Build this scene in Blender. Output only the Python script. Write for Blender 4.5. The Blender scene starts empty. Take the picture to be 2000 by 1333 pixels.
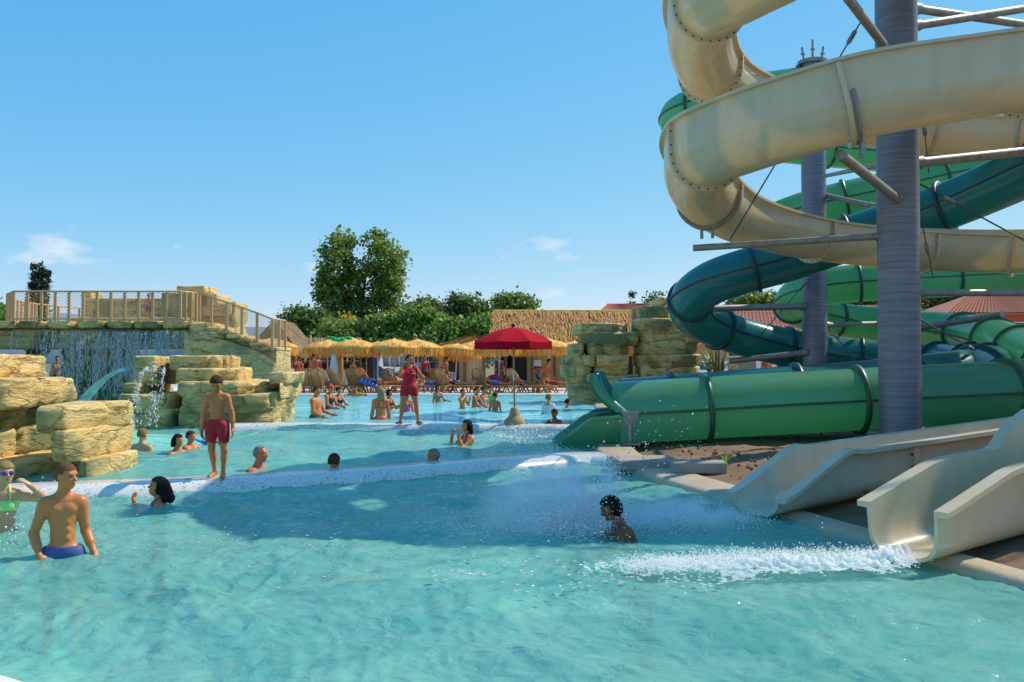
import bpy, math, random
import numpy as np
from mathutils import Vector, Matrix

random.seed(7)
RNG = np.random.default_rng(7)
scene = bpy.context.scene
COL = scene.collection
R = math.radians

# ------------------------------------------------------------------ camera
CAM = Vector((0.0, 0.0, 1.6))
PITCH = math.atan(43.5 / 1777.8)
FPX = 1777.8
cam_data = bpy.data.cameras.new("camera")
cam_data.lens = 32.0
cam_data.sensor_width = 36.0
cam_data.clip_start = 0.05
cam_data.clip_end = 6000.0
cam = bpy.data.objects.new("camera", cam_data)
COL.objects.link(cam)
cam.location = CAM
cam.rotation_euler = (math.pi / 2 + PITCH, 0, 0)
scene.camera = cam

# ------------------------------------------------------------------ light
SUN_EL, SUN_AZ = 47.0, 27.0           # azimuth measured from +X (right) towards +Y (away)
sun_dir = Vector((math.cos(R(SUN_EL)) * math.cos(R(SUN_AZ)), math.cos(R(SUN_EL)) * math.sin(R(SUN_AZ)), math.sin(R(SUN_EL))))
sd = bpy.data.lights.new("sun", 'SUN')
sd.energy = 4.1
sd.angle = R(0.53)
sd.color = (1.0, 0.90, 0.74)
sun = bpy.data.objects.new("sun", sd)
COL.objects.link(sun)
sun.rotation_euler = (-sun_dir).to_track_quat('-Z', 'Y').to_euler()

world = bpy.data.worlds.new("World")
scene.world = world
world.use_nodes = True
wn, wl = world.node_tree.nodes, world.node_tree.links
wn.clear()
w_out = wn.new("ShaderNodeOutputWorld")
w_bg = wn.new("ShaderNodeBackground")
w_sky = wn.new("ShaderNodeTexSky")
w_sky.sky_type = 'NISHITA'
w_sky.sun_disc = False
w_sky.sun_elevation = R(SUN_EL)
w_sky.sun_rotation = R(90.0 - SUN_AZ)
w_sky.air_density = 1.0
w_sky.dust_density = 0.1
w_sky.altitude = 1500.0
w_sky.ozone_density = 1.6
w_bg.inputs[1].default_value = 0.15
w_hsv = wn.new("ShaderNodeHueSaturation")
w_hsv.inputs['Saturation'].default_value = 1.0
w_hsv.inputs['Value'].default_value = 1.0
w_hsv.inputs['Hue'].default_value = 0.5
# haze-deepened summer blue: one tone curve per channel over the whole sky
w_ss = wn.new("ShaderNodeSeparateColor")
w_cc = wn.new("ShaderNodeCombineColor")
wl.new(w_sky.outputs[0], w_ss.inputs[0])
for _i, (_p, _k) in enumerate(((1.14, 0.530), (0.49, 1.80), (0.15, 4.10))):
    w_pw = wn.new("ShaderNodeMath")
    w_pw.operation = 'POWER'
    w_pw.inputs[1].default_value = _p
    w_ml = wn.new("ShaderNodeMath")
    w_ml.operation = 'MULTIPLY'
    w_ml.inputs[1].default_value = _k
    wl.new(w_ss.outputs[_i], w_pw.inputs[0])
    wl.new(w_pw.outputs[0], w_ml.inputs[0])
    wl.new(w_ml.outputs[0], w_cc.inputs[_i])
wl.new(w_cc.outputs[0], w_hsv.inputs['Color'])
# small fair-weather clouds low over the horizon, all the way round
w_tc = wn.new("ShaderNodeTexCoord")
w_map = wn.new("ShaderNodeMapping")
w_map.inputs['Scale'].default_value = (1.0, 1.0, 2.6)
w_map.inputs['Location'].default_value = (2.3, 2.3, 0.172)
w_map.inputs['Rotation'].default_value = (0, 0, R(-12.2))
w_noise = wn.new("ShaderNodeTexNoise")
w_noise.inputs['Scale'].default_value = 6.5
w_noise.inputs['Detail'].default_value = 8
w_noise.inputs['Roughness'].default_value = 0.55
wl.new(w_tc.outputs['Generated'], w_map.inputs[0])
wl.new(w_map.outputs[0], w_noise.inputs['Vector'])
w_ramp = wn.new("ShaderNodeValToRGB")
w_ramp.color_ramp.elements[0].position = 0.60
w_ramp.color_ramp.elements[1].position = 0.72
wl.new(w_noise.outputs['Fac'], w_ramp.inputs[0])
w_sep = wn.new("ShaderNodeSeparateXYZ")
wl.new(w_tc.outputs['Generated'], w_sep.inputs[0])
w_band = wn.new("ShaderNodeValToRGB")
cr = w_band.color_ramp
cr.elements[0].position = 0.0
cr.elements[0].color = (0.1, 0.1, 0.1, 1)
cr.elements[1].position = 0.16
cr.elements[1].color = (0, 0, 0, 1)
e = cr.elements.new(0.07)
e.color = (0.9, 0.9, 0.9, 1)
e = cr.elements.new(0.125)
e.color = (0.85, 0.85, 0.85, 1)
wl.new(w_sep.outputs['Z'], w_band.inputs[0])
w_mul = wn.new("ShaderNodeMath")
w_mul.operation = 'MULTIPLY'
wl.new(w_ramp.outputs[0], w_mul.inputs[0])
wl.new(w_band.outputs[0], w_mul.inputs[1])
w_mix = wn.new("ShaderNodeMixRGB")
w_mix.inputs[2].default_value = (5.2, 5.4, 5.9, 1)
wl.new(w_mul.outputs[0], w_mix.inputs[0])
wl.new(w_hsv.outputs[0], w_mix.inputs[1])
wl.new(w_mix.outputs[0], w_bg.inputs[0])
wl.new(w_bg.outputs[0], w_out.inputs[0])

scene.view_settings.view_transform = 'Standard'
scene.view_settings.look = 'None'
scene.view_settings.gamma = 1.0
scene.view_settings.exposure = 0.18
scene.view_settings.use_curve_mapping = False
scene.cycles.max_bounces = 8
scene.cycles.volume_bounces = 4
scene.cycles.transparent_max_bounces = 16
scene.cycles.sample_clamp_indirect = 6.0
scene.cycles.use_denoising = True


# ------------------------------------------------------------------ picture measures -> places
def at(px, py, Y):
    u, v = (px - 1000.0) / FPX, (666.5 - py) / FPX
    d = Vector((u, math.cos(PITCH) - v * math.sin(PITCH), math.sin(PITCH) + v * math.cos(PITCH)))
    return CAM + d * (Y / d.y)


def gz(px, py, z):
    u, v = (px - 1000.0) / FPX, (666.5 - py) / FPX
    d = Vector((u, math.cos(PITCH) - v * math.sin(PITCH), math.sin(PITCH) + v * math.cos(PITCH)))
    return CAM + d * ((z - CAM.z) / d.z)


# ------------------------------------------------------------------ noise
_perm = RNG.permutation(256)
_perm = np.concatenate([_perm, _perm, _perm])
_grad = RNG.normal(size=(256, 3))
_grad /= np.linalg.norm(_grad, axis=1)[:, None]


def perlin(P):
    P = np.asarray(P, dtype=np.float64)
    i = np.floor(P).astype(np.int64)
    f = P - i
    w = f * f * f * (f * (f * 6 - 15) + 10)
    i &= 255
    out = 0.0
    for dx in (0, 1):
        for dy in (0, 1):
            for dz in (0, 1):
                h = _perm[_perm[_perm[(i[..., 0] + dx) & 255] + ((i[..., 1] + dy) & 255)] + ((i[..., 2] + dz) & 255)]
                g = _grad[h]
                d = g[..., 0] * (f[..., 0] - dx) + g[..., 1] * (f[..., 1] - dy) + g[..., 2] * (f[..., 2] - dz)
                wx = w[..., 0] if dx else 1 - w[..., 0]
                wy = w[..., 1] if dy else 1 - w[..., 1]
                wz = w[..., 2] if dz else 1 - w[..., 2]
                out = out + d * wx * wy * wz
    return out


def fbm(P, octv=3):
    s, a, t = 0.0, 1.0, 0.0
    for o in range(octv):
        s = s + a * perlin(P * (2 ** o) + 17.3 * o)
        t += a
        a *= 0.5
    return s / t


# ------------------------------------------------------------------ materials
def mat(name):
    m = bpy.data.materials.new(name)
    m.use_nodes = True
    nt = m.node_tree
    nt.nodes.clear()
    out = nt.nodes.new("ShaderNodeOutputMaterial")
    b = nt.nodes.new("ShaderNodeBsdfPrincipled")
    nt.links.new(b.outputs[0], out.inputs[0])
    return m, nt, b, out


def simple(name, col, rough=0.6, metal=0.0, var=0.12, vscale=6.0, bump=0.0, bscale=30.0, spec=0.5, coat=0.0, obj_var=0.0, sss=0.0, stretch=None, coords='Object'):
    m, nt, b, out = mat(name)
    N, L = nt.nodes, nt.links
    b.inputs['Roughness'].default_value = rough
    b.inputs['Metallic'].default_value = metal
    b.inputs['Specular IOR Level'].default_value = spec
    b.inputs['Coat Weight'].default_value = coat
    b.inputs['Coat Roughness'].default_value = 0.08
    tc = N.new("ShaderNodeTexCoord")
    vec = tc.outputs[coords]
    if stretch:
        mp = N.new("ShaderNodeMapping")
        mp.inputs['Scale'].default_value = stretch
        L.new(vec, mp.inputs[0])
        vec = mp.outputs[0]
    n = N.new("ShaderNodeTexNoise")
    n.inputs['Scale'].default_value = vscale
    n.inputs['Detail'].default_value = 5
    L.new(vec, n.inputs['Vector'])
    mx = N.new("ShaderNodeMixRGB")
    mx.inputs[1].default_value = tuple(c * (1 - var) for c in col) + (1,)
    mx.inputs[2].default_value = tuple(min(1, c * (1 + var)) for c in col) + (1,)
    L.new(n.outputs['Fac'], mx.inputs[0])
    colout = mx.outputs[0]
    if obj_var:
        oi = N.new("ShaderNodeObjectInfo")
        hv = N.new("ShaderNodeHueSaturation")
        mr = N.new("ShaderNodeMapRange")
        mr.inputs['To Min'].default_value = 1 - obj_var
        mr.inputs['To Max'].default_value = 1 + obj_var
        L.new(oi.outputs['Random'], mr.inputs[0])
        L.new(mr.outputs[0], hv.inputs['Value'])
        L.new(colout, hv.inputs['Color'])
        colout = hv.outputs[0]
    L.new(colout, b.inputs['Base Color'])
    if sss:
        b.inputs['Subsurface Weight'].default_value = sss
        b.inputs['Subsurface Radius'].default_value = (0.02, 0.008, 0.005)
        b.inputs['Subsurface Scale'].default_value = 0.5
    if bump:
        n2 = N.new("ShaderNodeTexNoise")
        n2.inputs['Scale'].default_value = bscale
        n2.inputs['Detail'].default_value = 4
        L.new(vec, n2.inputs['Vector'])
        bp = N.new("ShaderNodeBump")
        bp.inputs['Strength'].default_value = bump
        bp.inputs['Distance'].default_value = 0.02
        L.new(n2.outputs['Fac'], bp.inputs['Height'])
        L.new(bp.outputs[0], b.inputs['Normal'])
    return m


# ------------------------------------------------------------------ things and meshes
ORG = {}


def tag(o, label=None, cat=None, group=None, kind=None):
    if label:
        o['label'] = label
    if cat:
        o['category'] = cat
    if group:
        o['group'] = group
    if kind:
        o['kind'] = kind
    return o


def thing(name, label, cat, loc=(0, 0, 0), group=None, kind=None):
    o = bpy.data.objects.new(name, None)
    o.empty_display_size = 0.2
    COL.objects.link(o)
    o.location = loc
    ORG[o.name] = Vector(loc)
    return tag(o, label, cat, group, kind)


def link_mesh(name, me, parent=None):
    o = bpy.data.objects.new(name, me)
    COL.objects.link(o)
    if parent is not None:
        o.parent = parent
        ORG[o.name] = ORG[parent.name]
    else:
        ORG[o.name] = Vector((0, 0, 0))
    return o


def fast_mesh(name, V, F, m, smooth=True):
    """V (n,3) array, F list/array of faces (quads or tris or mixed list)."""
    me = bpy.data.meshes.new(name)
    V = np.asarray(V, dtype=np.float32)
    if isinstance(F, np.ndarray):
        k = F.shape[1]
        me.vertices.add(len(V))
        me.vertices.foreach_set("co", V.ravel())
        me.loops.add(F.size)
        me.loops.foreach_set("vertex_index", F.astype(np.int32).ravel())
        me.polygons.add(len(F))
        me.polygons.foreach_set("loop_start", np.arange(0, F.size, k, dtype=np.int32))
        me.polygons.foreach_set("loop_total", np.full(len(F), k, dtype=np.int32))
        me.update(calc_edges=True)
        me.validate()
    else:
        me.from_pydata([tuple(map(float, v)) for v in V], [], F)
        me.update()
    if smooth:
        me.polygons.foreach_set("use_smooth", np.ones(len(me.polygons), dtype=bool))
    if m is not None:
        me.materials.append(m)
    return me


class MB:
    def __init__(self):
        self.v, self.f = [], []

    def add(self, V, F):
        o = len(self.v)
        self.v += [tuple(p) for p in V]
        self.f += [tuple(i + o for i in q) for q in F]
        return self

    def box(self, c, s, rz=0.0, rot=None, bev=0.0):
        x, y, z = s[0] / 2, s[1] / 2, s[2] / 2
        M = rot if rot is not None else Matrix.Rotation(rz, 3, 'Z')
        c = Vector(c)
        if bev > 0:
            b = min(bev, x * 0.9, y * 0.9, z * 0.9)
            pts, idx = [], {}
            for sx in (-1, 1):
                for sy in (-1, 1):
                    for sz in (-1, 1):
                        for ax in range(3):
                            p = [sx * x, sy * y, sz * z]
                            for k in range(3):
                                if k != ax:
                                    p[k] -= (sx, sy, sz)[k] * b
                            idx[(sx, sy, sz, ax)] = len(pts)
                            pts.append(c + M @ Vector(p))
            F = []
            for ax in range(3):
                a1, a2 = [k for k in range(3) if k != ax]
                for s_ in (-1, 1):
                    q = []
                    for (u, v) in ((-1, -1), (1, -1), (1, 1), (-1, 1)):
                        k = [0, 0, 0]
                        k[ax], k[a1], k[a2] = s_, u, v
                        q.append(idx[(k[0], k[1], k[2], ax)])
                    F.append(tuple(q))
                for u in (-1, 1):
                    for v in (-1, 1):
                        k0, k1 = [0, 0, 0], [0, 0, 0]
                        k0[ax], k1[ax] = -1, 1
                        k0[a1] = k1[a1] = u
                        k0[a2] = k1[a2] = v
                        F.append((idx[(*k0, a1)], idx[(*k1, a1)], idx[(*k1, a2)], idx[(*k0, a2)]))
            for sx in (-1, 1):
                for sy in (-1, 1):
                    for sz in (-1, 1):
                        F.append(tuple(idx[(sx, sy, sz, a)] for a in range(3)))
            return self.add(pts, F)
        pts = [c + M @ Vector((sx * x, sy * y, sz * z)) for sx in (-1, 1) for sy in (-1, 1) for sz in (-1, 1)]
        return self.add(pts, [(0, 1, 3, 2), (4, 6, 7, 5), (0, 4, 5, 1), (2, 3, 7, 6), (0, 2, 6, 4), (1, 5, 7, 3)])

    def tube(self, pts, r, n=10, caps=True, closed=False):
        pts = [Vector(p) for p in pts]
        k = len(pts)
        rs = r if isinstance(r, (list, tuple)) else [r] * k
        V, F = [], []
        prev = None
        for i, p in enumerate(pts):
            if closed:
                t = (pts[(i + 1) % k] - pts[i - 1]).normalized()
            else:
                t = (pts[min(i + 1, k - 1)] - pts[max(i - 1, 0)]).normalized()
            if prev is None:
                a = Vector((0, 0, 1)) if abs(t.z) < 0.9 else Vector((1, 0, 0))
                u = t.cross(a).normalized()
            else:
                u = (prev - t * prev.dot(t)).normalized()
            prev = u
            w = t.cross(u)
            for j in range(n):
                a = 2 * math.pi * j / n
                V.append(p + (u * math.cos(a) + w * math.sin(a)) * rs[i])
        for i in range(k if closed else k - 1):
            for j in range(n):
                a, b = i * n, ((i + 1) % k) * n
                F.append((a + j, a + (j + 1) % n, b + (j + 1) % n, b + j))
        if caps and not closed:
            F.append(tuple(reversed(range(n))))
            F.append(tuple(range((k - 1) * n, k * n)))
        return self.add(V, F)

    def lathe(self, prof, n=24, c=(0, 0, 0), rx=1.0, ry=1.0):
        c = Vector(c)
        V, F = [], []
        for (r, z) in prof:
            for j in range(n):
                a = 2 * math.pi * j / n
                V.append(c + Vector((r * rx * math.cos(a), r * ry * math.sin(a), z)))
        for i in range(len(prof) - 1):
            for j in range(n):
                F.append((i * n + j, i * n + (j + 1) % n, (i + 1) * n + (j + 1) % n, (i + 1) * n + j))
        if prof[0][0] > 1e-6:
            F.append(tuple(reversed(range(n))))
        if prof[-1][0] > 1e-6:
            F.append(tuple(range((len(prof) - 1) * n, len(prof) * n)))
        return self.add(V, F)

    def prism(self, outline, z0, z1):
        n = len(outline)
        V = [(x, y, z0) for x, y in outline] + [(x, y, z1) for x, y in outline]
        F = [tuple(reversed(range(n))), tuple(range(n, 2 * n))]
        for i in range(n):
            F.append((i, (i + 1) % n, n + (i + 1) % n, n + i))
        return self.add(V, F)

    def slabpoly(self, quad, t):
        """a plate of thickness t below a planar polygon of 3D points"""
        q = [Vector(p) for p in quad]
        nrm = (q[1] - q[0]).cross(q[2] - q[0]).normalized()
        n = len(q)
        V = q + [p - nrm * t for p in q]
        F = [tuple(range(n)), tuple(reversed(range(n, 2 * n)))]
        for i in range(n):
            F.append((i, n + i, n + (i + 1) % n, (i + 1) % n))
        return self.add(V, F)

    def ball(self, c, r, seg=8, rings=6, s=(1, 1, 1), M=None):
        V, F = [], []
        c = Vector(c)
        for i in range(rings + 1):
            th = math.pi * i / rings
            for j in range(seg):
                ph = 2 * math.pi * j / seg
                p = Vector((r * s[0] * math.sin(th) * math.cos(ph), r * s[1] * math.sin(th) * math.sin(ph), r * s[2] * math.cos(th)))
                V.append(c + (M @ p if M is not None else p))
        for i in range(rings):
            for j in range(seg):
                F.append((i * seg + j, (i + 1) * seg + j, (i + 1) * seg + (j + 1) % seg, i * seg + (j + 1) % seg))
        return self.add(V, F)

    def build(self, name, m, parent=None, smooth=False, kind=None, label=None):
        V = np.array([tuple(p) for p in self.v], dtype=np.float64).reshape(-1, 3)
        if parent is not None:
            V = V - np.array(ORG[parent.name])
        me = bpy.data.meshes.new(name)
        me.from_pydata([tuple(p) for p in V.tolist()], [], self.f)
        me.update()
        if smooth:
            me.polygons.foreach_set("use_smooth", np.ones(len(me.polygons), dtype=bool))
            if smooth == 'auto':
                try:
                    me.set_sharp_from_angle(angle=R(40))
                except Exception:
                    pass
        me.materials.append(m)
        o = link_mesh(name, me, parent)
        return tag(o, label, None, None, kind)


def arr_obj(name, V, F, m, parent=None, smooth=True, kind=None, label=None):
    V = np.asarray(V, dtype=np.float64)
    if parent is not None:
        V = V - np.array(ORG[parent.name])
    o = link_mesh(name, fast_mesh(name, V, F, m, smooth), parent)
    return tag(o, label, None, None, kind)


def copy_tree(o, parent=None):
    c = o.copy()
    COL.objects.link(c)
    ORG[c.name] = ORG[o.name].copy()
    if parent is not None:
        c.parent = parent
    for ch in list(o.children):
        copy_tree(ch, c)
    return c


def spline(pts, n=12, closed=False):
    """Catmull-Rom through points (sequence of equal-length tuples)"""
    P = np.array(pts, dtype=np.float64)
    k = len(P)
    out = []
    for i in range(k - 1):
        p0, p1, p2, p3 = P[max(i - 1, 0)], P[i], P[i + 1], P[min(i + 2, k - 1)]
        for j in range(n):
            t = j / n
            out.append(0.5 * (2 * p1 + (p2 - p0) * t + (2 * p0 - 5 * p1 + 4 * p2 - p3) * t * t + (3 * p1 - p0 - 3 * p2 + p3) * t ** 3))
    out.append(P[-1])
    return np.array(out)


def resample(P, step):
    d = np.linalg.norm(np.diff(P, axis=0), axis=1)
    s = np.concatenate([[0], np.cumsum(d)])
    n = max(2, int(round(s[-1] / step)) + 1)
    t = np.linspace(0, s[-1], n)
    return np.stack([np.interp(t, s, P[:, k]) for k in range(P.shape[1])], axis=1), s[-1]


def frames(P):
    T = np.gradient(P, axis=0)
    T /= np.linalg.norm(T, axis=1)[:, None]
    side = np.cross(T, np.array([0, 0, 1.0]))
    side /= np.linalg.norm(side, axis=1)[:, None]
    up = np.cross(side, T)
    return T, side, up


def sweep(P, secs, side, up, closed_sec):
    """secs (n,m,2): side/up offsets per path point; returns V,F"""
    n, m = secs.shape[:2]
    V = P[:, None, :] + secs[:, :, 0:1] * side[:, None, :] + secs[:, :, 1:2] * up[:, None, :]
    V = V.reshape(-1, 3)
    i = np.arange(n - 1)[:, None]
    j = np.arange(m if closed_sec else m - 1)[None, :]
    j2 = (j + 1) % m
    F = np.stack([i * m + j, (i + 1) * m + j, (i + 1) * m + j2, i * m + j2], axis=-1).reshape(-1, 4)
    return V, F


def grid_faces(n, m):
    i = np.arange(n - 1)[:, None]
    j = np.arange(m - 1)[None, :]
    return np.stack([i * m + j, i * m + j + 1, (i + 1) * m + j + 1, (i + 1) * m + j], axis=-1).reshape(-1, 4)

# ================================================================== materials of the setting
def water_mat(name, tint, body, fac, bump=0.35, bscale=5.0):
    m, nt, b, out = mat(name)
    N, L = nt.nodes, nt.links
    N.remove(b)
    tc = N.new("ShaderNodeTexCoord")
    mp = N.new("ShaderNodeMapping")
    mp.inputs['Scale'].default_value = (1.0, 1.25, 1.0)
    L.new(tc.outputs['Object'], mp.inputs[0])
    n1 = N.new("ShaderNodeTexNoise")
    n1.inputs['Scale'].default_value = bscale
    n1.inputs['Detail'].default_value = 6
    n1.inputs['Distortion'].default_value = 0.9
    L.new(mp.outputs[0], n1.inputs['Vector'])
    n2 = N.new("ShaderNodeTexVoronoi")
    n2.feature = 'SMOOTH_F1'
    n2.inputs['Scale'].default_value = bscale * 0.55
    n2.inputs['Smoothness'].default_value = 0.6
    mixv = N.new("ShaderNodeMixRGB")
    mixv.inputs[0].default_value = 0.12
    L.new(mp.outputs[0], mixv.inputs[1])
    L.new(n1.outputs['Color'], mixv.inputs[2])
    L.new(mixv.outputs[0], n2.inputs['Vector'])
    add = N.new("ShaderNodeMath")
    add.operation = 'ADD'
    L.new(n1.outputs['Fac'], add.inputs[0])
    L.new(n2.outputs['Distance'], add.inputs[1])
    bp = N.new("ShaderNodeBump")
    bp.inputs['Strength'].default_value = bump
    bp.inputs['Distance'].default_value = 0.06
    L.new(add.outputs[0], bp.inputs['Height'])
    tr = N.new("ShaderNodeBsdfTransparent")
    tr.inputs[0].default_value = (*tint, 1)
    df = N.new("ShaderNodeBsdfDiffuse")
    # stirred-up water: soft clouds of paler and deeper colour
    n3 = N.new("ShaderNodeTexNoise")
    n3.inputs['Scale'].default_value = 1.1
    n3.inputs['Detail'].default_value = 7
    n3.inputs['Distortion'].default_value = 1.2
    L.new(mp.outputs[0], n3.inputs['Vector'])
    rp = N.new("ShaderNodeValToRGB")
    rp.color_ramp.elements[0].position = 0.33
    rp.color_ramp.elements[1].position = 0.68
    rp.color_ramp.elements[0].color = (body[0] * 0.72, body[1] * 0.88, body[2] * 0.9, 1)
    rp.color_ramp.elements[1].color = (min(1, body[0] * 1.3), min(1, body[1] * 1.08), min(1, body[2] * 1.08), 1)
    L.new(n3.outputs['Fac'], rp.inputs[0])
    L.new(rp.outputs[0], df.inputs[0])
    L.new(bp.outputs[0], df.inputs['Normal'])
    mx = N.new("ShaderNodeMixShader")
    mx.inputs[0].default_value = fac
    L.new(tr.outputs[0], mx.inputs[1])
    L.new(df.outputs[0], mx.inputs[2])
    gl = N.new("ShaderNodeBsdfGlossy")
    gl.inputs['Roughness'].default_value = 0.06
    gl.inputs['Color'].default_value = (0.9, 0.95, 1, 1)
    L.new(bp.outputs[0], gl.inputs['Normal'])
    fr = N.new("ShaderNodeFresnel")
    fr.inputs['IOR'].default_value = 1.33
    L.new(bp.outputs[0], fr.inputs['Normal'])
    fm = N.new("ShaderNodeMath")
    fm.operation = 'MULTIPLY'
    fm.inputs[1].default_value = 0.52
    fm.use_clamp = True
    L.new(fr.outputs[0], fm.inputs[0])
    mx2 = N.new("ShaderNodeMixShader")
    L.new(fm.outputs[0], mx2.inputs[0])
    L.new(mx.outputs[0], mx2.inputs[1])
    L.new(gl.outputs[0], mx2.inputs[2])
    L.new(mx2.outputs[0], out.inputs[0])
    return m


def mosaic_mat(name, cell=40.0, base=(0.82, 0.78, 0.72), dark=(0.25, 0.3, 0.24), share=0.09):
    m, nt, b, out = mat(name)
    N, L = nt.nodes, nt.links
    tc = N.new("ShaderNodeTexCoord")
    v = N.new("ShaderNodeTexVoronoi")
    v.inputs['Scale'].default_value = cell
    v.inputs['Randomness'].default_value = 0.12
    v.distance = 'CHEBYCHEV'
    L.new(tc.outputs['Object'], v.inputs['Vector'])
    sep = N.new("ShaderNodeSeparateColor")
    L.new(v.outputs['Color'], sep.inputs[0])
    rp = N.new("ShaderNodeValToRGB")
    rp.color_ramp.interpolation = 'CONSTANT'
    rp.color_ramp.elements[0].color = (*dark, 1)
    rp.color_ramp.elements[1].position = share
    rp.color_ramp.elements[1].color = (*[c * 0.86 for c in base], 1)
    e_ = rp.color_ramp.elements.new(0.4)
    e_.color = (*base, 1)
    L.new(sep.outputs[0], rp.inputs[0])
    gr = N.new("ShaderNodeValToRGB")
    gr.color_ramp.elements[0].position = 0.42
    gr.color_ramp.elements[0].color = (1, 1, 1, 1)
    gr.color_ramp.elements[1].position = 0.5
    gr.color_ramp.elements[1].color = (0.72, 0.72, 0.7, 1)
    L.new(v.outputs['Distance'], gr.inputs[0])
    mu = N.new("ShaderNodeMixRGB")
    mu.blend_type = 'MULTIPLY'
    mu.inputs[0].default_value = 1
    L.new(rp.outputs[0], mu.inputs[1])
    L.new(gr.outputs[0], mu.inputs[2])
    L.new(mu.outputs[0], b.inputs['Base Color'])
    b.inputs['Roughness'].default_value = 0.22
    bp = N.new("ShaderNodeBump")
    bp.inputs['Strength'].default_value = 0.3
    bp.inputs['Distance'].default_value = 0.004
    bp.invert = True
    L.new(v.outputs['Distance'], bp.inputs['Height'])
    L.new(bp.outputs[0], b.inputs['Normal'])
    return m


M_WATER_LOW = water_mat("lower_water", (0.60, 0.92, 0.84), (0.215, 0.56, 0.455), 0.60, bump=0.55, bscale=6.5)
M_WATER_MID = water_mat("middle_water", (0.52, 0.90, 0.84), (0.24, 0.62, 0.54), 0.55, bump=0.45)
M_WATER_UP = water_mat("upper_water", (0.45, 0.88, 0.90), (0.24, 0.66, 0.68), 0.7, bump=0.5)
M_BASIN = simple("basin", (0.55, 0.80, 0.78), 0.5, var=0.06, vscale=2)
M_MOSAIC = mosaic_mat("mosaic", 46.0, share=0.05, dark=(0.34, 0.38, 0.33))
M_COPING = simple("coping", (0.50, 0.38, 0.25), 0.6, var=0.28, vscale=2.2, bump=0.25)
M_RIM = simple("pool_rim", (0.80, 0.79, 0.75), 0.35, var=0.05, vscale=5)
M_DECK = simple("deck", (0.62, 0.50, 0.38), 0.75, var=0.16, vscale=0.9, bump=0.1)
M_PALE = simple("pale_paving", (0.72, 0.68, 0.60), 0.75, var=0.08, vscale=0.8)
M_GROUND = simple("dry_ground", (0.20, 0.19, 0.09), 0.95, var=0.35, vscale=0.3)
M_SOIL = simple("soil", (0.20, 0.12, 0.06), 0.95, var=0.45, vscale=2.2, bump=0.9, bscale=9)


# ================================================================== ground and pools
def x_edge(y):
    return float(np.interp(y, [-8, 0, 14.2, 15.5, 20.5, 30, 39], [7.65, 5.44, 1.46, 1.40, 1.95, 2.7, 3.2]))


NEAR = [(-14.0, 9.2), (-6.0, 5.9), (-3.6, 4.86), (-2.55, 4.46), (-1.6, 3.95), (0.5, 3.3), (4.55, 2.6)]
Zg = 0.2
mb = MB()
ys = [-60, -8, 2.6, 8, 14.2, 15.5, 20.5, 30, 39.35]
for y0, y1 in zip(ys[:-1], ys[1:]):
    mb.add([(x_edge(y0) + 0.42, y0, Zg - 0.24), (400, y0, Zg - 0.24), (400, y1, Zg - 0.24), (x_edge(y1) + 0.42, y1, Zg - 0.24)], [(0, 1, 2, 3)])
mb.add([(-500, 39.35, Zg), (500, 39.35, Zg), (3000, 3500, Zg), (-3000, 3500, Zg)], [(0, 1, 2, 3)])
mb.add([(-500, -60, Zg), (-14.4, -60, Zg), (-14.4, 39.35, Zg), (-500, 39.35, Zg)], [(0, 1, 2, 3)])
mb.add([(-14.4, -60, Zg - .1), (9, -60, Zg - .1)] + [(x, y - 0.35, Zg - .1) for x, y in reversed(NEAR)] + [(-14.4, 9.0, Zg - .1)], [tuple(range(len(NEAR) + 3))])
mb.build("ground", M_GROUND, kind='structure')

# paved lido deck beyond the pool
mb = MB()
mb.box((3, 56, Zg - 0.1), (70, 33.2, 0.32))
mb.build("deck", M_DECK, kind='structure')
mb = MB()
mb.box((-14, 56.2, Zg + 0.065), (22, 24, 0.02))
mb.build("pale_paving", M_PALE, kind='structure')

# basin under all three waters
mb = MB()
mb.add([(-14.3, 2, -1.25), (9, 2, -1.25), (9, 39.3, -1.25), (-14.3, 39.3, -1.25)], [(0, 1, 2, 3)])
for y0, y1 in zip([-8, 2.6, 8, 14.2, 15.5, 20.5, 30], [2.6, 8, 14.2, 15.5, 20.5, 30, 39.3]):
    a, b_ = x_edge(y0) + 0.02, x_edge(y1) + 0.02
    mb.add([(a, y0, -1.25), (b_, y1, -1.25), (b_, y1, -0.03), (a, y0, -0.03)], [(0, 1, 2, 3)])
for (a, b_) in zip(NEAR[:-1], NEAR[1:]):
    mb.add([(*a, -1.25), (*b_, -1.25), (*b_, 0.0), (*a, 0.0)], [(0, 1, 2, 3)])
mb.add([(-14.3, 2, -1.25), (-14.3, 39.3, -1.25), (-14.3, 39.3, .1), (-14.3, 2, .1)], [(0, 1, 2, 3)])
mb.build("pool_basin", M_BASIN, kind='structure')

# coping along the slide side and the near side
mb = MB()
yy = list(np.linspace(-6, 15.4, 30)) + list(np.linspace(15.9, 39, 24))
prof = [(0.0, -0.3), (0.0, 0.05), (0.03, 0.095), (0.08, 0.115), (0.62, 0.115), (0.62, -0.3)]
V, F = [], []
for y in yy:
    xe = x_edge(y)
    zz = 0.0 if y < 14.6 else (0.1 if y < 20.6 else 0.16)
    zz = float(np.interp(y, [12.2, 13.4, 14.3, 15.2, 20.3, 20.8], [-0.055, 0.0, 0.0, 0.07, 0.07, 0.15]))
    for (dx, z) in prof:
        wd = float(np.interp(y, [9.5, 10.6], [0.45, 1.0]))
        V.append((xe + dx * (wd if dx > 0.2 else 1), y, z + (zz if z > 0 else 0)))
np_ = len(prof)
for i in range(len(yy) - 1):
    for j in range(np_ - 1):
        F.append((i * np_ + j, (i + 1) * np_ + j, (i + 1) * np_ + j + 1, i * np_ + j + 1))
mb.add(V, F)
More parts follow.
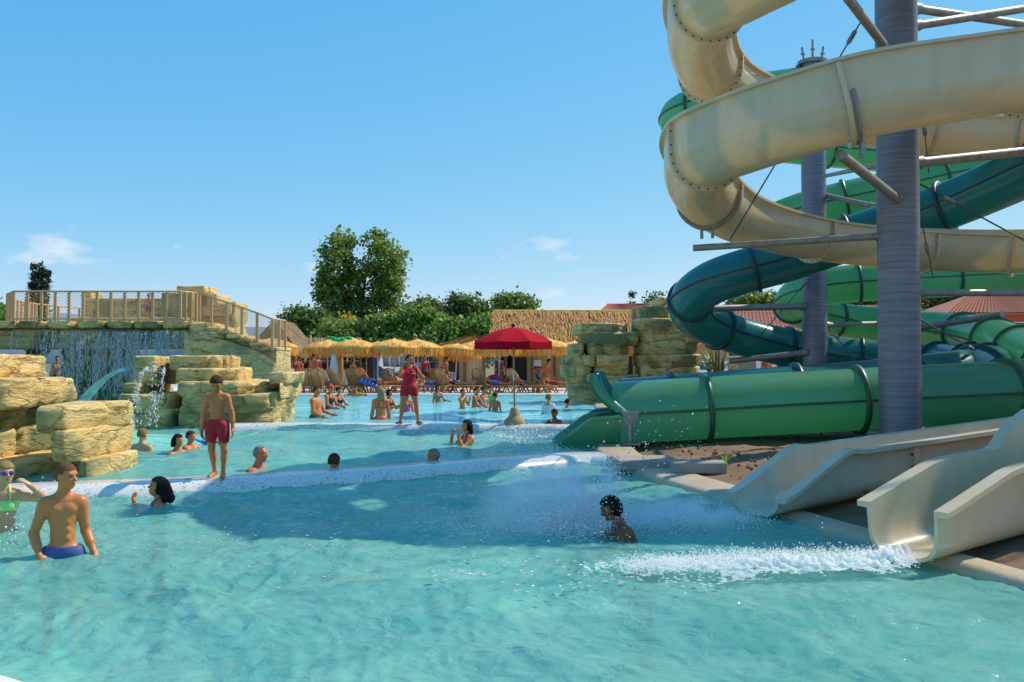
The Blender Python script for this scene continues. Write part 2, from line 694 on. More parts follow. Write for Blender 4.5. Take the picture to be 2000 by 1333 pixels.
mb.build("pool_coping", M_COPING, smooth='auto', kind='structure')
mb = MB()
pts = spline(NEAR, 8)
V, F = [], []
prof2 = [(0.06, -0.3), (0.06, 0.03), (0.0, 0.10), (-0.12, 0.125), (-0.34, 0.125), (-0.37, 0.1), (-0.37, -0.3)]
for i, (x, y) in enumerate(pts):
    t = pts[min(i + 1, len(pts) - 1)] - pts[max(i - 1, 0)]
    t /= np.linalg.norm(t)
    nx, ny = -t[1], t[0]
    for (d, z) in prof2:
        V.append((x + nx * d, y + ny * d, z))
k_ = len(prof2)
for i in range(len(pts) - 1):
    for j in range(k_ - 1):
        F.append((i * k_ + j, i * k_ + j + 1, (i + 1) * k_ + j + 1, (i + 1) * k_ + j))
mb.add(V, F)
mb.build("pool_coping.001", M_RIM, smooth='auto', kind='structure')


def ledge(name, pts3, prof, m):
    P = spline(pts3, 10)
    P, _ = resample(P, 0.12)
    T = np.gradient(P, axis=0)
    T[:, 2] = 0
    T /= np.linalg.norm(T, axis=1)[:, None]
    nrm = np.stack([-T[:, 1], T[:, 0], np.zeros(len(T))], axis=1)   # away from the camera when walking right
    wob = 0.012 * perlin(np.stack([P[:, 0] * 0.9, P[:, 1] * 0.9, P[:, 2] * 0 + 3.1], axis=1))
    k = len(prof)
    V = np.zeros((len(P), k, 3))
    for j, (d, z) in enumerate(prof):
        V[:, j] = P + nrm * d
        V[:, j, 2] = P[:, 2] + z + (wob if z > -0.2 else 0)
    i = np.arange(len(P) - 1)[:, None]
    j = np.arange(k - 1)[None, :]
    F = np.stack([i * k + j, i * k + j + 1, (i + 1) * k + j + 1, (i + 1) * k + j], axis=-1).reshape(-1, 4)
    caps = V.reshape(-1, 3)
    o = arr_obj(name, caps, F, m, kind='structure')
    return o


def rounded(w, zt, depth):
    a = [(w * 0.5, -depth), (w * 0.5, zt - 0.05), (w * 0.5 - 0.02, zt - 0.015), (w * 0.5 - 0.06, zt), (0.0, zt), (-w * 0.12, zt - 0.004)]
    for k in range(1, 8):
        t = k / 7 * math.pi / 2
        a.append((-w * 0.12 - w * 0.42 * math.sin(t), zt - 0.004 - (zt + 0.12) * (1 - math.cos(t))))
    a.append((-w * 0.58, -depth))
    return a


L1 = [gz(px, py, 0.14) for px, py in ((-380, 955), (-100, 950), (180, 941), (300, 937), (450, 930), (600, 921), (830, 905), (1000, 893), (1100, 886), (1160, 884), (1210, 889))]
L1 = [(p.x, p.y - 0.12, 0.0) for p in L1]
ledge("pool_ledge", L1, rounded(0.62, 0.14, 1.2), M_MOSAIC)
L2 = [gz(px, py, 0.24) for px, py in ((400, 828), (555, 826), (700, 826.5), (850, 827), (1000, 828), (1130, 830))]
L2 = [(p.x, p.y - 0.1, 0.1) for p in L2]
ledge("pool_ledge.001", L2, rounded(0.5, 0.14, 1.3), M_MOSAIC)
# white rim at the far end
mb = MB()
mb.box((-4, 39.2, 0.1), (21, 0.5, 0.42), bev=0.05)
mb.build("pool_rim", M_RIM, kind='structure')
L1x = np.array([p[0] for p in L1])
L1y = np.array([p[1] for p in L1])


def ledge_y(x):
    return np.interp(x, L1x, L1y)


# ------------------------------------------------------------------ water surfaces
_wr = np.random.default_rng(3)
_W = []
for k in range(46):
    lam = 0.16 * (12 ** _wr.random())
    th = _wr.normal(0.35, 0.9)
    amp = 0.0085 * lam ** 0.8 * _wr.uniform(0.5, 1.3)
    _W.append((2 * math.pi / lam * math.cos(th), 2 * math.pi / lam * math.sin(th), _wr.uniform(0, 6.28), amp))


def waves(x, y):
    dx = 0.18 * np.sin(1.3 * y + 0.6 * x) + 0.12 * np.sin(2.9 * x - 1.1 * y + 1)
    dy = 0.18 * np.sin(1.7 * x - 0.5 * y + 2) + 0.1 * np.sin(3.7 * y + 1.9 * x)
    z = np.zeros_like(x)
    for kx, ky, ph, a in _W:
        s = np.sin(kx * (x + dx) + ky * (y + dy) + ph)
        z += a * (1 - np.abs(s)) * 1.25 if a < 0.006 else a * s
    m = 0.75 + 0.6 * perlin(np.stack([x * 0.5, y * 0.5, x * 0 + 9.2], axis=-1))
    return z * m


def water(name, xs_lo, xs_hi, ylo, yhi, ny, nx, z0, m, amp=1.0, ygeo=False):
    t = np.linspace(0, 1, ny)
    s = np.linspace(0, 1, nx)
    if callable(ylo):
        X = np.broadcast_to((xs_lo + (xs_hi - xs_lo) * s)[None, :], (ny, nx)).copy()
        a, b_ = ylo(X[0]), yhi(X[0])
        Y = a[None, :] + (b_ - a)[None, :] * t[:, None]
    else:
        yv = ylo * (yhi / ylo) ** t if ygeo else ylo + (yhi - ylo) * t
        hi = np.array([xs_hi(y) for y in yv])
        lo = np.array([xs_lo(y) for y in yv])
        X = lo[:, None] + (hi - lo)[:, None] * s[None, :]
        Y = np.broadcast_to(yv[:, None], (ny, nx)).copy()
    Zw = waves(X, Y) * amp
    Zw = Zw - Zw.mean()
    V = np.stack([X, Y, Zw + z0], axis=-1).reshape(-1, 3)
    return arr_obj(name, V, grid_faces(ny, nx), m, kind='structure')


def low_hi(y):
    e = x_edge(y) + 0.02
    return e


water("lower_water", lambda y: max(-13.9, -0.75 * y - 2.2), low_hi, 2.4, 15.3, 420, 460, 0.0, M_WATER_LOW, 0.85, True)
water("middle_water", -14, 1.45, lambda x: ledge_y(x) - 0.05, lambda x: np.where(x > -5.4, 20.7, 30.5), 200, 300, 0.105, M_WATER_MID, 0.8)
water("upper_water", lambda y: -5.2 - (y - 20.4) * 0.26, lambda y: x_edge(y) + 0.02, 20.5, 39.1, 130, 160, 0.205, M_WATER_UP, 0.8, True)

# ------------------------------------------------------------------ bare soil between the slides
nx, ny = 200, 190
t = np.linspace(0, 1, ny)
yv = 4.0 + 32 * t ** 1.5
s = np.linspace(0, 1, nx)
X = np.array([x_edge(y) + float(np.interp(y, [9.5, 10.6], [0.26, 0.6])) for y in yv])[:, None] + 26 * (s ** 1.6)[None, :]
Y = np.broadcast_to(yv[:, None], X.shape).copy()
d = X - np.array([x_edge(y) + 0.6 for y in yv])[:, None]
P3 = np.stack([X, Y, X * 0], axis=-1)
Zs = 0.075 + 0.12 * np.clip(d / 1.5, 0, 1) + 0.10 * np.clip(d, 0, 1) * fbm(P3 * 0.9, 4) + 0.10 * np.clip(d, 0, 1) * np.abs(fbm(P3 * 2.3 + 5, 3)) + 0.03 * perlin(P3 * 7)
Zs = Zs - 0.06 * np.clip((13.2 - Y) / 1.0, 0, 1) * np.clip(1 - (d - 2.5) / 4, 0, 1)
arr_obj("soil", np.stack([X, Y, Zs], axis=-1).reshape(-1, 3), grid_faces(ny, nx), M_SOIL, kind='structure')
# crumbled clods of earth lying on the soil
_cr = np.random.default_rng(21)
V, F = [], []
for k in range(1500):
    yy_ = 6 + 13 * _cr.random() ** 0.8
    dd_ = 0.5 + 9 * _cr.random() ** 1.4
    r_ = 0.010 + 0.034 * _cr.random() ** 3
    c_ = np.array([x_edge(yy_) + 0.6 + dd_, yy_, 0.2 + r_ * 0.2])
    o_ = len(V)
    for dv in ((1, 0, 0), (-1, 0, 0), (0, 1, 0), (0, -1, 0), (0, 0, 1), (0, 0, -1)):
        V.append(c_ + np.array(dv) * r_ * _cr.uniform(0.6, 1.3))
    F += [(o_ + a, o_ + b_, o_ + c) for a, b_, c in ((0, 2, 4), (2, 1, 4), (1, 3, 4), (3, 0, 4), (2, 0, 5), (1, 2, 5), (3, 1, 5), (0, 3, 5))]
cz = np.array(V)
arr_obj("soil_clods", cz, np.array(F), M_SOIL, kind='stuff', smooth=False)
# concrete slabs by the slide foot
M_CONC = simple("concrete", (0.36, 0.30, 0.24), 0.85, var=0.3, vscale=4, bump=0.3)
mb = MB()
p = gz(1225, 897, 0.22)
mb.box((p.x + 0.3, p.y + 0.35, 0.13), (0.9, 0.8, 0.14), rz=0.05, bev=0.015)
mb.box((p.x + 0.95, p.y - 0.35, 0.15), (0.75, 0.4, 0.16), rz=-0.06, bev=0.015)
mb.build("concrete_footing", M_CONC, kind='structure')

# ================================================================== water slides
def gel(name, col, trans, rough=0.22, tcol=None, var=0.08):
    m, nt, b, out = mat(name)
    N, L = nt.nodes, nt.links
    tc = N.new("ShaderNodeTexCoord")
    n = N.new("ShaderNodeTexNoise")
    n.inputs['Distortion'].default_value = 0.8
    n.inputs['Scale'].default_value = 1.3
    n.inputs['Detail'].default_value = 6
    L.new(tc.outputs['Object'], n.inputs['Vector'])
    mx = N.new("ShaderNodeMixRGB")
    mx.inputs[1].default_value = tuple(c * (1 - var) for c in col) + (1,)
    mx.inputs[2].default_value = tuple(min(1, c * (1 + var)) for c in col) + (1,)
    L.new(n.outputs['Fac'], mx.inputs[0])
    # faint run-down stains and faded patches in the gelcoat
    mps = N.new("ShaderNodeMapping")
    mps.inputs['Scale'].default_value = (4.0, 4.0, 0.7)
    L.new(tc.outputs['Object'], mps.inputs[0])
    ns = N.new("ShaderNodeTexNoise")
    ns.inputs['Scale'].default_value = 1.6
    ns.inputs['Detail'].default_value = 7
    ns.inputs['Roughness'].default_value = 0.65
    L.new(mps.outputs[0], ns.inputs['Vector'])
    rs = N.new("ShaderNodeValToRGB")
    rs.color_ramp.elements[0].position = 0.36
    rs.color_ramp.elements[1].position = 0.56
    rs.color_ramp.elements[0].color = (0.92, 0.91, 0.89, 1)
    rs.color_ramp.elements[1].color = (1, 1, 1, 1)
    L.new(ns.outputs['Fac'], rs.inputs[0])
    ms = N.new("ShaderNodeMixRGB")
    ms.blend_type = 'MULTIPLY'
    ms.inputs[0].default_value = 1.0
    L.new(mx.outputs[0], ms.inputs[1])
    L.new(rs.outputs[0], ms.inputs[2])
    L.new(ms.outputs[0], b.inputs['Base Color'])
    rr = N.new("ShaderNodeMapRange")
    rr.inputs['To Min'].default_value = rough + 0.15
    rr.inputs['To Max'].default_value = rough - 0.02
    L.new(ns.outputs['Fac'], rr.inputs[0])
    L.new(rr.outputs[0], b.inputs['Roughness'])
    b.inputs['Coat Weight'].default_value = 0.2
    n2 = N.new("ShaderNodeTexNoise")
    n2.inputs['Scale'].default_value = 3.5
    n2.inputs['Detail'].default_value = 3
    L.new(tc.outputs['Object'], n2.inputs['Vector'])
    bp = N.new("ShaderNodeBump")
    bp.inputs['Strength'].default_value = 0.12
    bp.inputs['Distance'].default_value = 0.02
    L.new(n2.outputs['Fac'], bp.inputs['Height'])
    L.new(bp.outputs[0], b.inputs['Normal'])
    if trans > 0:
        tl = N.new("ShaderNodeBsdfTranslucent")
        tl.inputs[0].default_value = (*(tcol or col), 1)
        mix = N.new("ShaderNodeMixShader")
        mix.inputs[0].default_value = trans
        L.new(b.outputs[0], mix.inputs[1])
        L.new(tl.outputs[0], mix.inputs[2])
        L.new(mix.outputs[0], out.inputs[0])
    return m


M_CREAM = gel("cream_gelcoat", (0.76, 0.65, 0.44), 0.24, 0.2, (0.88, 0.70, 0.42), 0.04)
M_CREAMF = gel("cream_flange", (0.66, 0.51, 0.32), 0.0, 0.35)
M_CREAM2 = gel("pale_cream_gelcoat", (0.72, 0.62, 0.46), 0.12, 0.25, (0.78, 0.65, 0.45), 0.07)
M_TEAL = gel("teal_gelcoat", (0.025, 0.20, 0.205), 0.3, 0.16, (0.04, 0.52, 0.46), 0.10)
M_GREEN = gel("green_gelcoat", (0.13, 0.36, 0.22), 0.42, 0.2, (0.30, 0.82, 0.46), 0.10)
M_TEALF = simple("dark_teal_flange", (0.008, 0.05, 0.055), 0.4)
M_GREENF = simple("dark_green_flange", (0.03, 0.11, 0.06), 0.4)
M_BOLT = simple("bolt", (0.06, 0.045, 0.035), 0.5, metal=0.4)
M_BOLTL = simple("bright_bolt", (0.35, 0.36, 0.33), 0.4, metal=0.7)


def galv_mat(name, base, band):
    m, nt, b, out = mat(name)
    N, L = nt.nodes, nt.links
    tc = N.new("ShaderNodeTexCoord")
    mp = N.new("ShaderNodeMapping")
    mp.inputs['Scale'].default_value = (0.6, 0.6, 22.0) if band else (6, 6, 6)
    L.new(tc.outputs['Object'], mp.inputs[0])
    n = N.new("ShaderNodeTexNoise")
    n.inputs['Scale'].default_value = 1.0
    n.inputs['Detail'].default_value = 7
    n.inputs['Roughness'].default_value = 0.7
    L.new(mp.outputs[0], n.inputs['Vector'])
    rp = N.new("ShaderNodeValToRGB")
    rp.color_ramp.elements[0].position = 0.26
    rp.color_ramp.elements[1].position = 0.68
    rp.color_ramp.elements[0].color = (*[c * 0.55 for c in base], 1)
    rp.color_ramp.elements[1].color = (*[c * 1.25 for c in base], 1)
    L.new(n.outputs['Fac'], rp.inputs[0])
    L.new(rp.outputs[0], b.inputs['Base Color'])
    b.inputs['Metallic'].default_value = 0.35
    b.inputs['Roughness'].default_value = 0.5
    bp = N.new("ShaderNodeBump")
    bp.inputs['Strength'].default_value = 0.25
    bp.inputs['Distance'].default_value = 0.01
    L.new(n.outputs['Fac'], bp.inputs['Height'])
    L.new(bp.outputs[0], b.inputs['Normal'])
    return m


M_GALV = galv_mat("galvanised_column", (0.22, 0.22, 0.26), True)
M_PIPE = galv_mat("galvanised_pipe", (0.30, 0.28, 0.25), False)
M_WOODDECK = simple("deck_board", (0.25, 0.18, 0.12), 0.8, var=0.2)
M_CABLE = simple("cable", (0.10, 0.10, 0.10), 0.5, metal=0.6)


def sp(c, e):
    return math.copysign(abs(c) ** e, c)


def usec(r, hl, hr, t=0.03, lip=0.075, n=16, sq=1.0):
    """closed U section, side axis positive to the right of travel; a negative wall height cuts into the round"""
    aL = math.pi + math.asin(min(0.98, max(0.0, -hl) / r))
    aR = 2 * math.pi - math.asin(min(0.98, max(0.0, -hr) / r))
    xL, xR = r * math.cos(aL), r * math.cos(aR)
    out = [(xL - lip, hl), (xL - lip, hl - 0.045), (xL - 0.005, hl - 0.05 if hl > 0.05 else hl - 0.045)]
    for k in range(n + 1):
        a = aL + (aR - aL) * k / n
        out.append((r * sp(math.cos(a), sq), r * sp(math.sin(a), sq)))
    out += [(xR + 0.005, hr - 0.05 if hr > 0.05 else hr - 0.045), (xR + lip, hr - 0.045), (xR + lip, hr), (xR - t, hr)]
    for k in range(n + 1):
        a = aR + (aL - aR) * k / n
        out.append(((r - t) * sp(math.cos(a), sq), (r - t) * sp(math.sin(a), sq)))
    out.append((xL + t, hl))
    return out


def usec_flange(r, hl, hr, w, n=24):
    out = []
    out.append((-r - w, hl - 0.06))
    for k in range(n + 1):
        a = math.pi + math.pi * k / n
        out.append(((r + w) * math.cos(a), (r + w) * math.sin(a)))
    out.append((r + w, hr - 0.06))
    out.append((r - 0.002, hr - 0.06))
    for k in range(n + 1):
        a = 2 * math.pi - math.pi * k / n
        out.append(((r - 0.002) * math.cos(a), (r - 0.002) * math.sin(a)))
    out.append((-r + 0.002, hl - 0.06))
    return out


def bolt_mesh(cs, axis_list, size):
    V, F = [], []
    for c, t in zip(cs, axis_list):
        c, t = Vector(c), Vector(t).normalized()
        a = Vector((0, 0, 1)) if abs(t.z) < 0.9 else Vector((1, 0, 0))
        u = t.cross(a).normalized()
        w = t.cross(u)
        o = len(V)
        for k in range(6):
            an = math.pi * k / 3
            V.append(c + (u * math.cos(an) + w * math.sin(an)) * size - t * size * 2.2)
        for k in range(6):
            an = math.pi * k / 3
            V.append(c + (u * math.cos(an) + w * math.sin(an)) * size + t * size * 2.2)
        F.append(tuple(o + k for k in range(6)))
        F.append(tuple(o + 6 + k for k in reversed(range(6))))
        for k in range(6):
            F.append((o + k, o + (k + 1) % 6, o + 6 + (k + 1) % 6, o + 6 + k))
    return V, F


def cap_ends(V, F, m):
    n = len(V) // m
    return [tuple(q) for q in F.tolist()] + [tuple(reversed(range(m))), tuple(range((n - 1) * m, n * m))]


def flume(root, P, rf, hl, hr, mt, mf, joint=2.2, flange=0.075, seg=0.16, first=0.0, marks=None, shape=None):
    """open trough in bolted sections; hl/hr are functions of distance run"""
    P, Ltot = resample(P, seg)
    T, side, up = frames(P)
    s = np.linspace(0, Ltot, len(P))
    cuts = [0] + [int(round(x / Ltot * (len(P) - 1))) for x in np.arange(first if first > 0 else joint, Ltot - 0.5, joint)] + [len(P) - 1]
    rf = rf if callable(rf) else (lambda x, r_=rf: r_)
    if marks:
        mi = [int(np.argmin(np.linalg.norm(P - np.array(q)[None], axis=1))) for q in marks]
        lo_, hi_ = min(mi), max(mi)
        cuts = sorted(set([c for c in cuts if c < lo_ - 8 or c > hi_ + 8] + mi + [0, len(P) - 1]))
    for a, b_ in zip(cuts[:-1], cuts[1:]):
        secs = np.array([usec(rf(x), hl(x), hr(x), **(shape(x) if shape else {})) for x in s[a:b_ + 1]])
        Pa = P[a:b_ + 1].copy()
        V, F = sweep(Pa, secs, side[a:b_ + 1], up[a:b_ + 1], True)
        F = cap_ends(V, F, secs.shape[1])
        o = arr_obj("trough_section", V, F, mt, root)
        o.data.set_sharp_from_angle(angle=R(38))
    for c in cuts[1:-1]:
        r = rf(s[c])
        sec = np.array(usec_flange(r, hl(s[c]), hr(s[c]), flange))
        base = P[c]
        Pp = np.array([base - T[c] * 0.035, base + T[c] * 0.035])
        V, F = sweep(Pp, np.array([sec, sec]), np.array([side[c]] * 2), np.array([up[c]] * 2), True)
        fl = arr_obj("joint_flange", V, cap_ends(V, F, len(sec)), mf, root, smooth=False)
        cs = []
        angs = np.linspace(math.pi * 1.02, math.pi * 1.98, 13)
        rr = r + flange * 0.55
        for a in angs:
            cs.append(base + side[c] * rr * math.cos(a) + up[c] * rr * math.sin(a))
        for h in np.arange(0.12, hl(s[c]) - 0.1, 0.22):
            cs.append(base - side[c] * rr + up[c] * h)
        for h in np.arange(0.12, hr(s[c]) - 0.1, 0.22):
            cs.append(base + side[c] * rr + up[c] * h)
        V, F = bolt_mesh(cs, [T[c]] * len(cs), 0.017)
        arr_obj("bolts", V, F, M_BOLT, fl, smooth=False, kind='stuff')
    return P, T, side, up


def ring_sec(r, n=36, squash=1.0):
    return np.array([(r * math.cos(2 * math.pi * k / n), r * squash * math.sin(2 * math.pi * k / n)) for k in range(n)])


def tube_slide(root, P, r, mt, mf, joint=2.2, flange=0.07, seg=0.16, first=0.0):
    P, Ltot = resample(P, seg)
    T, side, up = frames(P)
    s = np.linspace(0, Ltot, len(P))
    cuts = [0] + [int(round(x / Ltot * (len(P) - 1))) for x in np.arange(first if first > 0 else joint, Ltot - 0.5, joint)] + [len(P) - 1]
    n = 36
    for a, b_ in zip(cuts[:-1], cuts[1:]):
        sec = ring_sec(r, n)
        V, F = sweep(P[a:b_ + 1], np.repeat(sec[None], b_ + 1 - a, axis=0), side[a:b_ + 1], up[a:b_ + 1], True)
        o = arr_obj("tube_section", V, F, mt, root)
        # lengthwise seams where the upper and lower half shells are bolted together
        for sg in (-1, 1):
            sq = np.array([(sg * (r - 0.004), -0.022), (sg * (r + 0.035), -0.022), (sg * (r + 0.035), 0.022), (sg * (r - 0.004), 0.022)])
            V, F = sweep(P[a:b_ + 1], np.repeat(sq[None], b_ + 1 - a, axis=0), side[a:b_ + 1], up[a:b_ + 1], True)
            arr_obj("seam", V, cap_ends(V, F, 4), mf, o, smooth=False)
    for c in cuts[1:-1]:
        sec = ring_sec(r + flange, n)
        sec0 = ring_sec(r - 0.003, n)
        Pp = [P[c] - T[c] * 0.04, P[c] - T[c] * 0.04, P[c] + T[c] * 0.04, P[c] + T[c] * 0.04]
        V, F = sweep(np.array(Pp), np.array([sec0, sec, sec, sec0]), np.array([side[c]] * 4), np.array([up[c]] * 4), True)
        fl = arr_obj("joint_flange", V, F, mf, root, smooth=False)
        cs = [P[c] + side[c] * (r + flange * .55) * math.cos(a) + up[c] * (r + flange * .55) * math.sin(a) for a in np.linspace(0, 2 * math.pi, 25)[:-1]]
        V, F = bolt_mesh(cs, [T[c]] * len(cs), 0.014)
        arr_obj("bolts", V, F, M_BOLTL, fl, smooth=False, kind='stuff')
    return P, T, side, up


def pix_path(lst):
    return [tuple(at(*q)) for q in lst]


# ---- columns -------------------------------------------------------
def column(name, px, Y, r, z1, label, capped):
    b = at(px, 710, Y)
    t = thing(name, label, "column", (b.x, b.y, 0.1), "steel columns of the slide tower")
    m1 = MB()
    m1.lathe([(r, 0.0), (r, z1)], 40, (b.x, b.y, 0))
    m1.build("shaft", M_GALV, t, smooth='auto')
    m2 = MB()
    m2.lathe([(r * 1.7, 0.05), (r * 1.7, 0.17)], 32, (b.x, b.y, 0))
    m2.build("base_plate", M_PIPE, t, smooth='auto')
    for k in range(8):
        g = MB()
        a = 2 * math.pi * k / 8
        d = Vector((math.cos(a), math.sin(a), 0))
        c = Vector((b.x, b.y, 0.3)) + d * (r + 0.1)
        g.box(c, (0.2, 0.02, 0.28), rz=a)
        g.build("gusset", M_PIPE, t)
    if capped:
        m3 = MB()
        m3.lathe([(r * 1.25, z1), (r * 1.25, z1 + 0.1), (r * 0.6, z1 + 0.16), (0, z1 + 0.17)], 32, (b.x, b.y, 0))
        m3.build("cap", M_PIPE, t, smooth='auto')
        for dx, h, lean in ((-0.24, 0.5, -0.06), (0.0, 0.72, 0), (0.24, 0.52, 0.06)):
            m4 = MB()
            m4.tube([(b.x + dx, b.y, z1 + .1), (b.x + dx + lean, b.y, z1 + h)], 0.03, 8)
            m4.box((b.x + dx + lean * .6, b.y, z1 + h * .62), (0.12, 0.05, 0.03))
            m4.build("bracket", M_PIPE, t)
    return b


C1 = column("steel_column", 1757, 15.2, 0.335, 12.5, "thick grey galvanised column in front, rising past the cream slide out of the picture", False)
C2 = column("steel_column", 1592, 25.3, 0.33, 9.95, "grey galvanised column farther back with three prongs on its top, inside the teal tube", True)

# ---- cream spiral --------------------------------------------------
spiral = [(1740, -190, 12.5), (1580, -95, 12.7), (1455, -30, 13.3), (1384, 14, 14.2), (1366, 78, 15.3), (1388, 140, 16.5),
          (1450, 182, 17.9), (1560, 216, 19.3), (1700, 240, 20.1), (1850, 257, 20.3), (2000, 262, 19.8), (2130, 258, 18.5), (2220, 238, 16.6), (2210, 195, 14.9),
          (2110, 160, 13.5), (1980, 148, 12.9), (1850, 166, 12.6), (1700, 192, 12.5), (1560, 233, 12.8), (1445, 272, 13.4), (1378, 302, 14.2), (1360, 345, 15.3), (1387, 388, 16.5),
          (1450, 425, 17.9), (1560, 455, 19.3), (1700, 474, 20.1), (1850, 484, 20.3), (2000, 488, 19.8), (2140, 490, 18.3), (2270, 500, 16.0)]
dirB = Vector((0.839, 0.545, 0)).normalized()
near0 = Vector((3.10, 7.28, 0.32))
tail = []
for tt in (9.2, 7.6, 6.0, 4.4, 3.0, 1.6, 0.6, 0.0):
    p = near0 + dirB * tt
    p.z = 0.34 + 0.05 * min(tt, 1.5) + 0.04 * max(0, tt - 1.5)
    tail.append(tuple(p))
upper = [(12.6, 12.2, 9.25), (11.2, 12.4, 9.0), (9.0, 12.5, 8.75)]
Ppath = upper + pix_path(spiral[0:]) + [(12.9, 14.0, 2.3), (12.3, 12.9, 1.5)] + tail
root = thing("spiral_slide", "cream open spiral water slide winding round the front column and ending nearest the camera", "water slide", (C1.x - 0.6, C1.y + 1.2, 0.1))
Pn = spline(Ppath, 14)
Pn, Ln = resample(Pn, 0.10)


def hl_main(s):
    e = Ln - s                                   # distance to the mouth
    full = 0.50 if e > 11 else 0.36 + 0.14 * max(0, (e - 8)) / 3
    if e > 4.9 and e < 8:
        full = max(full, 0.26 + 0.0 * e)
    lo = np.interp(e, [0, 0.05, 0.95, 1.2], [0.12, 0.13, 0.34, 0.36])
    return float(min(full, lo) if e < 1.2 else full)


def hr_main(s):
    e = Ln - s
    full = 0.26 if e > 11 else 0.36
    # tall shield panel where the run-out begins
    sh = np.interp(e, [1.9, 1.98, 2.12, 2.3, 2.6, 3.1, 3.8, 6.5, 8.5], [0.36, 0.37, 0.48, 0.58, 0.68, 0.75, 0.78, 0.7, 0.36])
    if 1.9 < e < 8.5:
        full = max(full, float(sh))
    lo = np.interp(e, [0, 0.05, 0.95, 1.2], [0.12, 0.13, 0.34, 0.36])
    return float(min(full, lo) if e < 1.2 else full)


marks = [at(*q) for q in ((1384, 14, 14.2), (1388, 140, 16.5), (1560, 216, 19.3), (1812, 252, 20.2), (2000, 262, 19.8), (2200, 190, 14.8), (2010, 149, 12.9), (1640, 208, 12.6), (1378, 302, 14.2), (1387, 388, 16.5), (1590, 461, 19.5), (1812, 482, 20.25), (1978, 487, 19.9))]
P, T, S_, U_ = flume(root, Pn, lambda x: float(np.interp(Ln - x, [4, 9], [0.31, 0.53])), hl_main, hr_main, M_CREAM, M_CREAMF, joint=2.15, first=1.35, seg=0.10, marks=marks, shape=lambda x: dict(sq=float(np.interp(Ln - x, [4, 9], [0.62, 1.0])), lip=float(np.interp(Ln - x, [4, 9], [0.095, 0.075]))))
SP = (P, T, S_, U_)

# ---- cream far run-out ---------------------------------------------
far0 = Vector((2.50, 9.42, 0.32))
root2 = thing("straight_slide", "cream open slide run-out behind the nearest one, spray before its mouth", "water slide", (far0.x + 2, far0.y + 1.4, 0.1))
tail = []
for tt in (12, 10.5, 9, 7.5, 6.0, 4.4, 3.0, 1.6, 0.6, 0.0):
    p = far0 + dirB * tt
    p.z = 0.34 + 0.055 * min(tt, 1.5) + 0.04 * max(0, tt - 1.5) + 0.05 * max(0, tt - 7) ** 1.6
    tail.append(tuple(p))
Pf = spline(tail, 14)
Pf, Lf = resample(Pf, 0.16)


def h_far(s):
    e = Lf - s
    return float(np.interp(e, [0, 0.05, 1.05, 1.3, 20], [-0.10, -0.10, 0.30, 0.26, 0.26]))


flume(root2, Pf, 0.31, h_far, h_far, M_CREAM2, M_CREAMF, joint=2.3, first=2.9, shape=lambda x: dict(sq=0.62, lip=0.095))
for tt in (4.2,):
    q = far0 + dirB * tt
    m1 = MB()
    m1.box((q.x, q.y, 0.1), (0.9, 0.12, 0.12), rz=2.1)
    for sg in (-1, 1):
        m1.tube([(q.x + 0.3 * sg * -0.545, q.y + 0.3 * sg * 0.839, -0.1), (q.x + 0.3 * sg * -0.545, q.y + 0.3 * sg * 0.839, 0.16)], 0.05, 8)
    m1.build("cradle", M_PIPE, root2)

# ---- teal tube -----------------------------------------------------
teal = [(2260, 215, 18.0), (2150, 270, 18.4), (2050, 315, 19.2), (1950, 360, 20.3), (1850, 402, 21.3), (1740, 440, 22.0), (1640, 472, 22.4), (1540, 506, 22.6), (1455, 530, 22.8), (1392, 552, 23.2),
        (1352, 582, 24.0), (1352, 614, 25.0), (1400, 641, 25.8), (1470, 664, 26.4), (1560, 684, 26.8), (1660, 699, 26.8), (1760, 707, 26.2), (1850, 712, 24.6), (1915, 718, 22.0), (1935, 727, 19.8), (1880, 738, 18.2),
        (1780, 752, 17.6), (1640, 766, 17.5), (1500, 775, 17.5), (1350, 787, 17.5), (1215, 797, 17.5)]
root3 = thing("teal_tube_slide", "dark teal closed tube slide looping round the back column and ending behind the green tube", "water slide", (C2.x - 1.2, C2.y - 0.5, 0.1))
Pt = spline(pix_path(teal), 14)
PT = tube_slide(root3, Pt, 0.56, M_TEAL, M_TEALF, joint=2.3)

# ---- green tube ----------------------------------------------------
green = [(2200, 60, 23), (2050, 100, 24), (1900, 135, 24.5), (1700, 160, 25), (1560, 172, 25.4), (1450, 188, 25.8), (1370, 205, 26.4), (1325, 228, 27.5), (1340, 252, 28.6), (1420, 272, 29.8), (1550, 288, 30.6),
         (1700, 302, 31), (1850, 312, 30.6), (2000, 318, 29.5), (2090, 320, 28), (2050, 320, 26.5), (1950, 328, 26), (1850, 345, 26), (1740, 372, 26.2), (1640, 394, 26.5), (1555, 417, 27), (1510, 440, 28),
         (1540, 462, 29.2), (1640, 474, 30.3), (1800, 484, 30.6), (1950, 500, 30), (2080, 520, 28.5), (2060, 530, 27), (1960, 537, 26.4), (1850, 543, 26.4), (1740, 549, 26.5), (1640, 557, 26.8), (1575, 571, 27.4),
         (1548, 594, 28.4), (1580, 613, 29.6), (1655, 627, 30.2), (1760, 638, 29.3), (1850, 647, 27.2), (1925, 660, 24.2), (1985, 684, 21.0), (2050, 712, 18.6), (2062, 742, 17.0), (1990, 763, 16.5),
         (1880, 770, 16.35), (1760, 776, 16.3), (1630, 783, 16.3), (1500, 790, 16.3), (1350, 799, 16.3), (1203, 807, 16.3)]
root4 = thing("green_tube_slide", "bright green closed tube slide with a long low last stretch to the middle pool", "water slide", (6.0, 16.3, 0.1))
Pg = spline(pix_path(green), 14)
PG = tube_slide(root4, Pg, 0.555, M_GREEN, M_GREENF, joint=2.74)


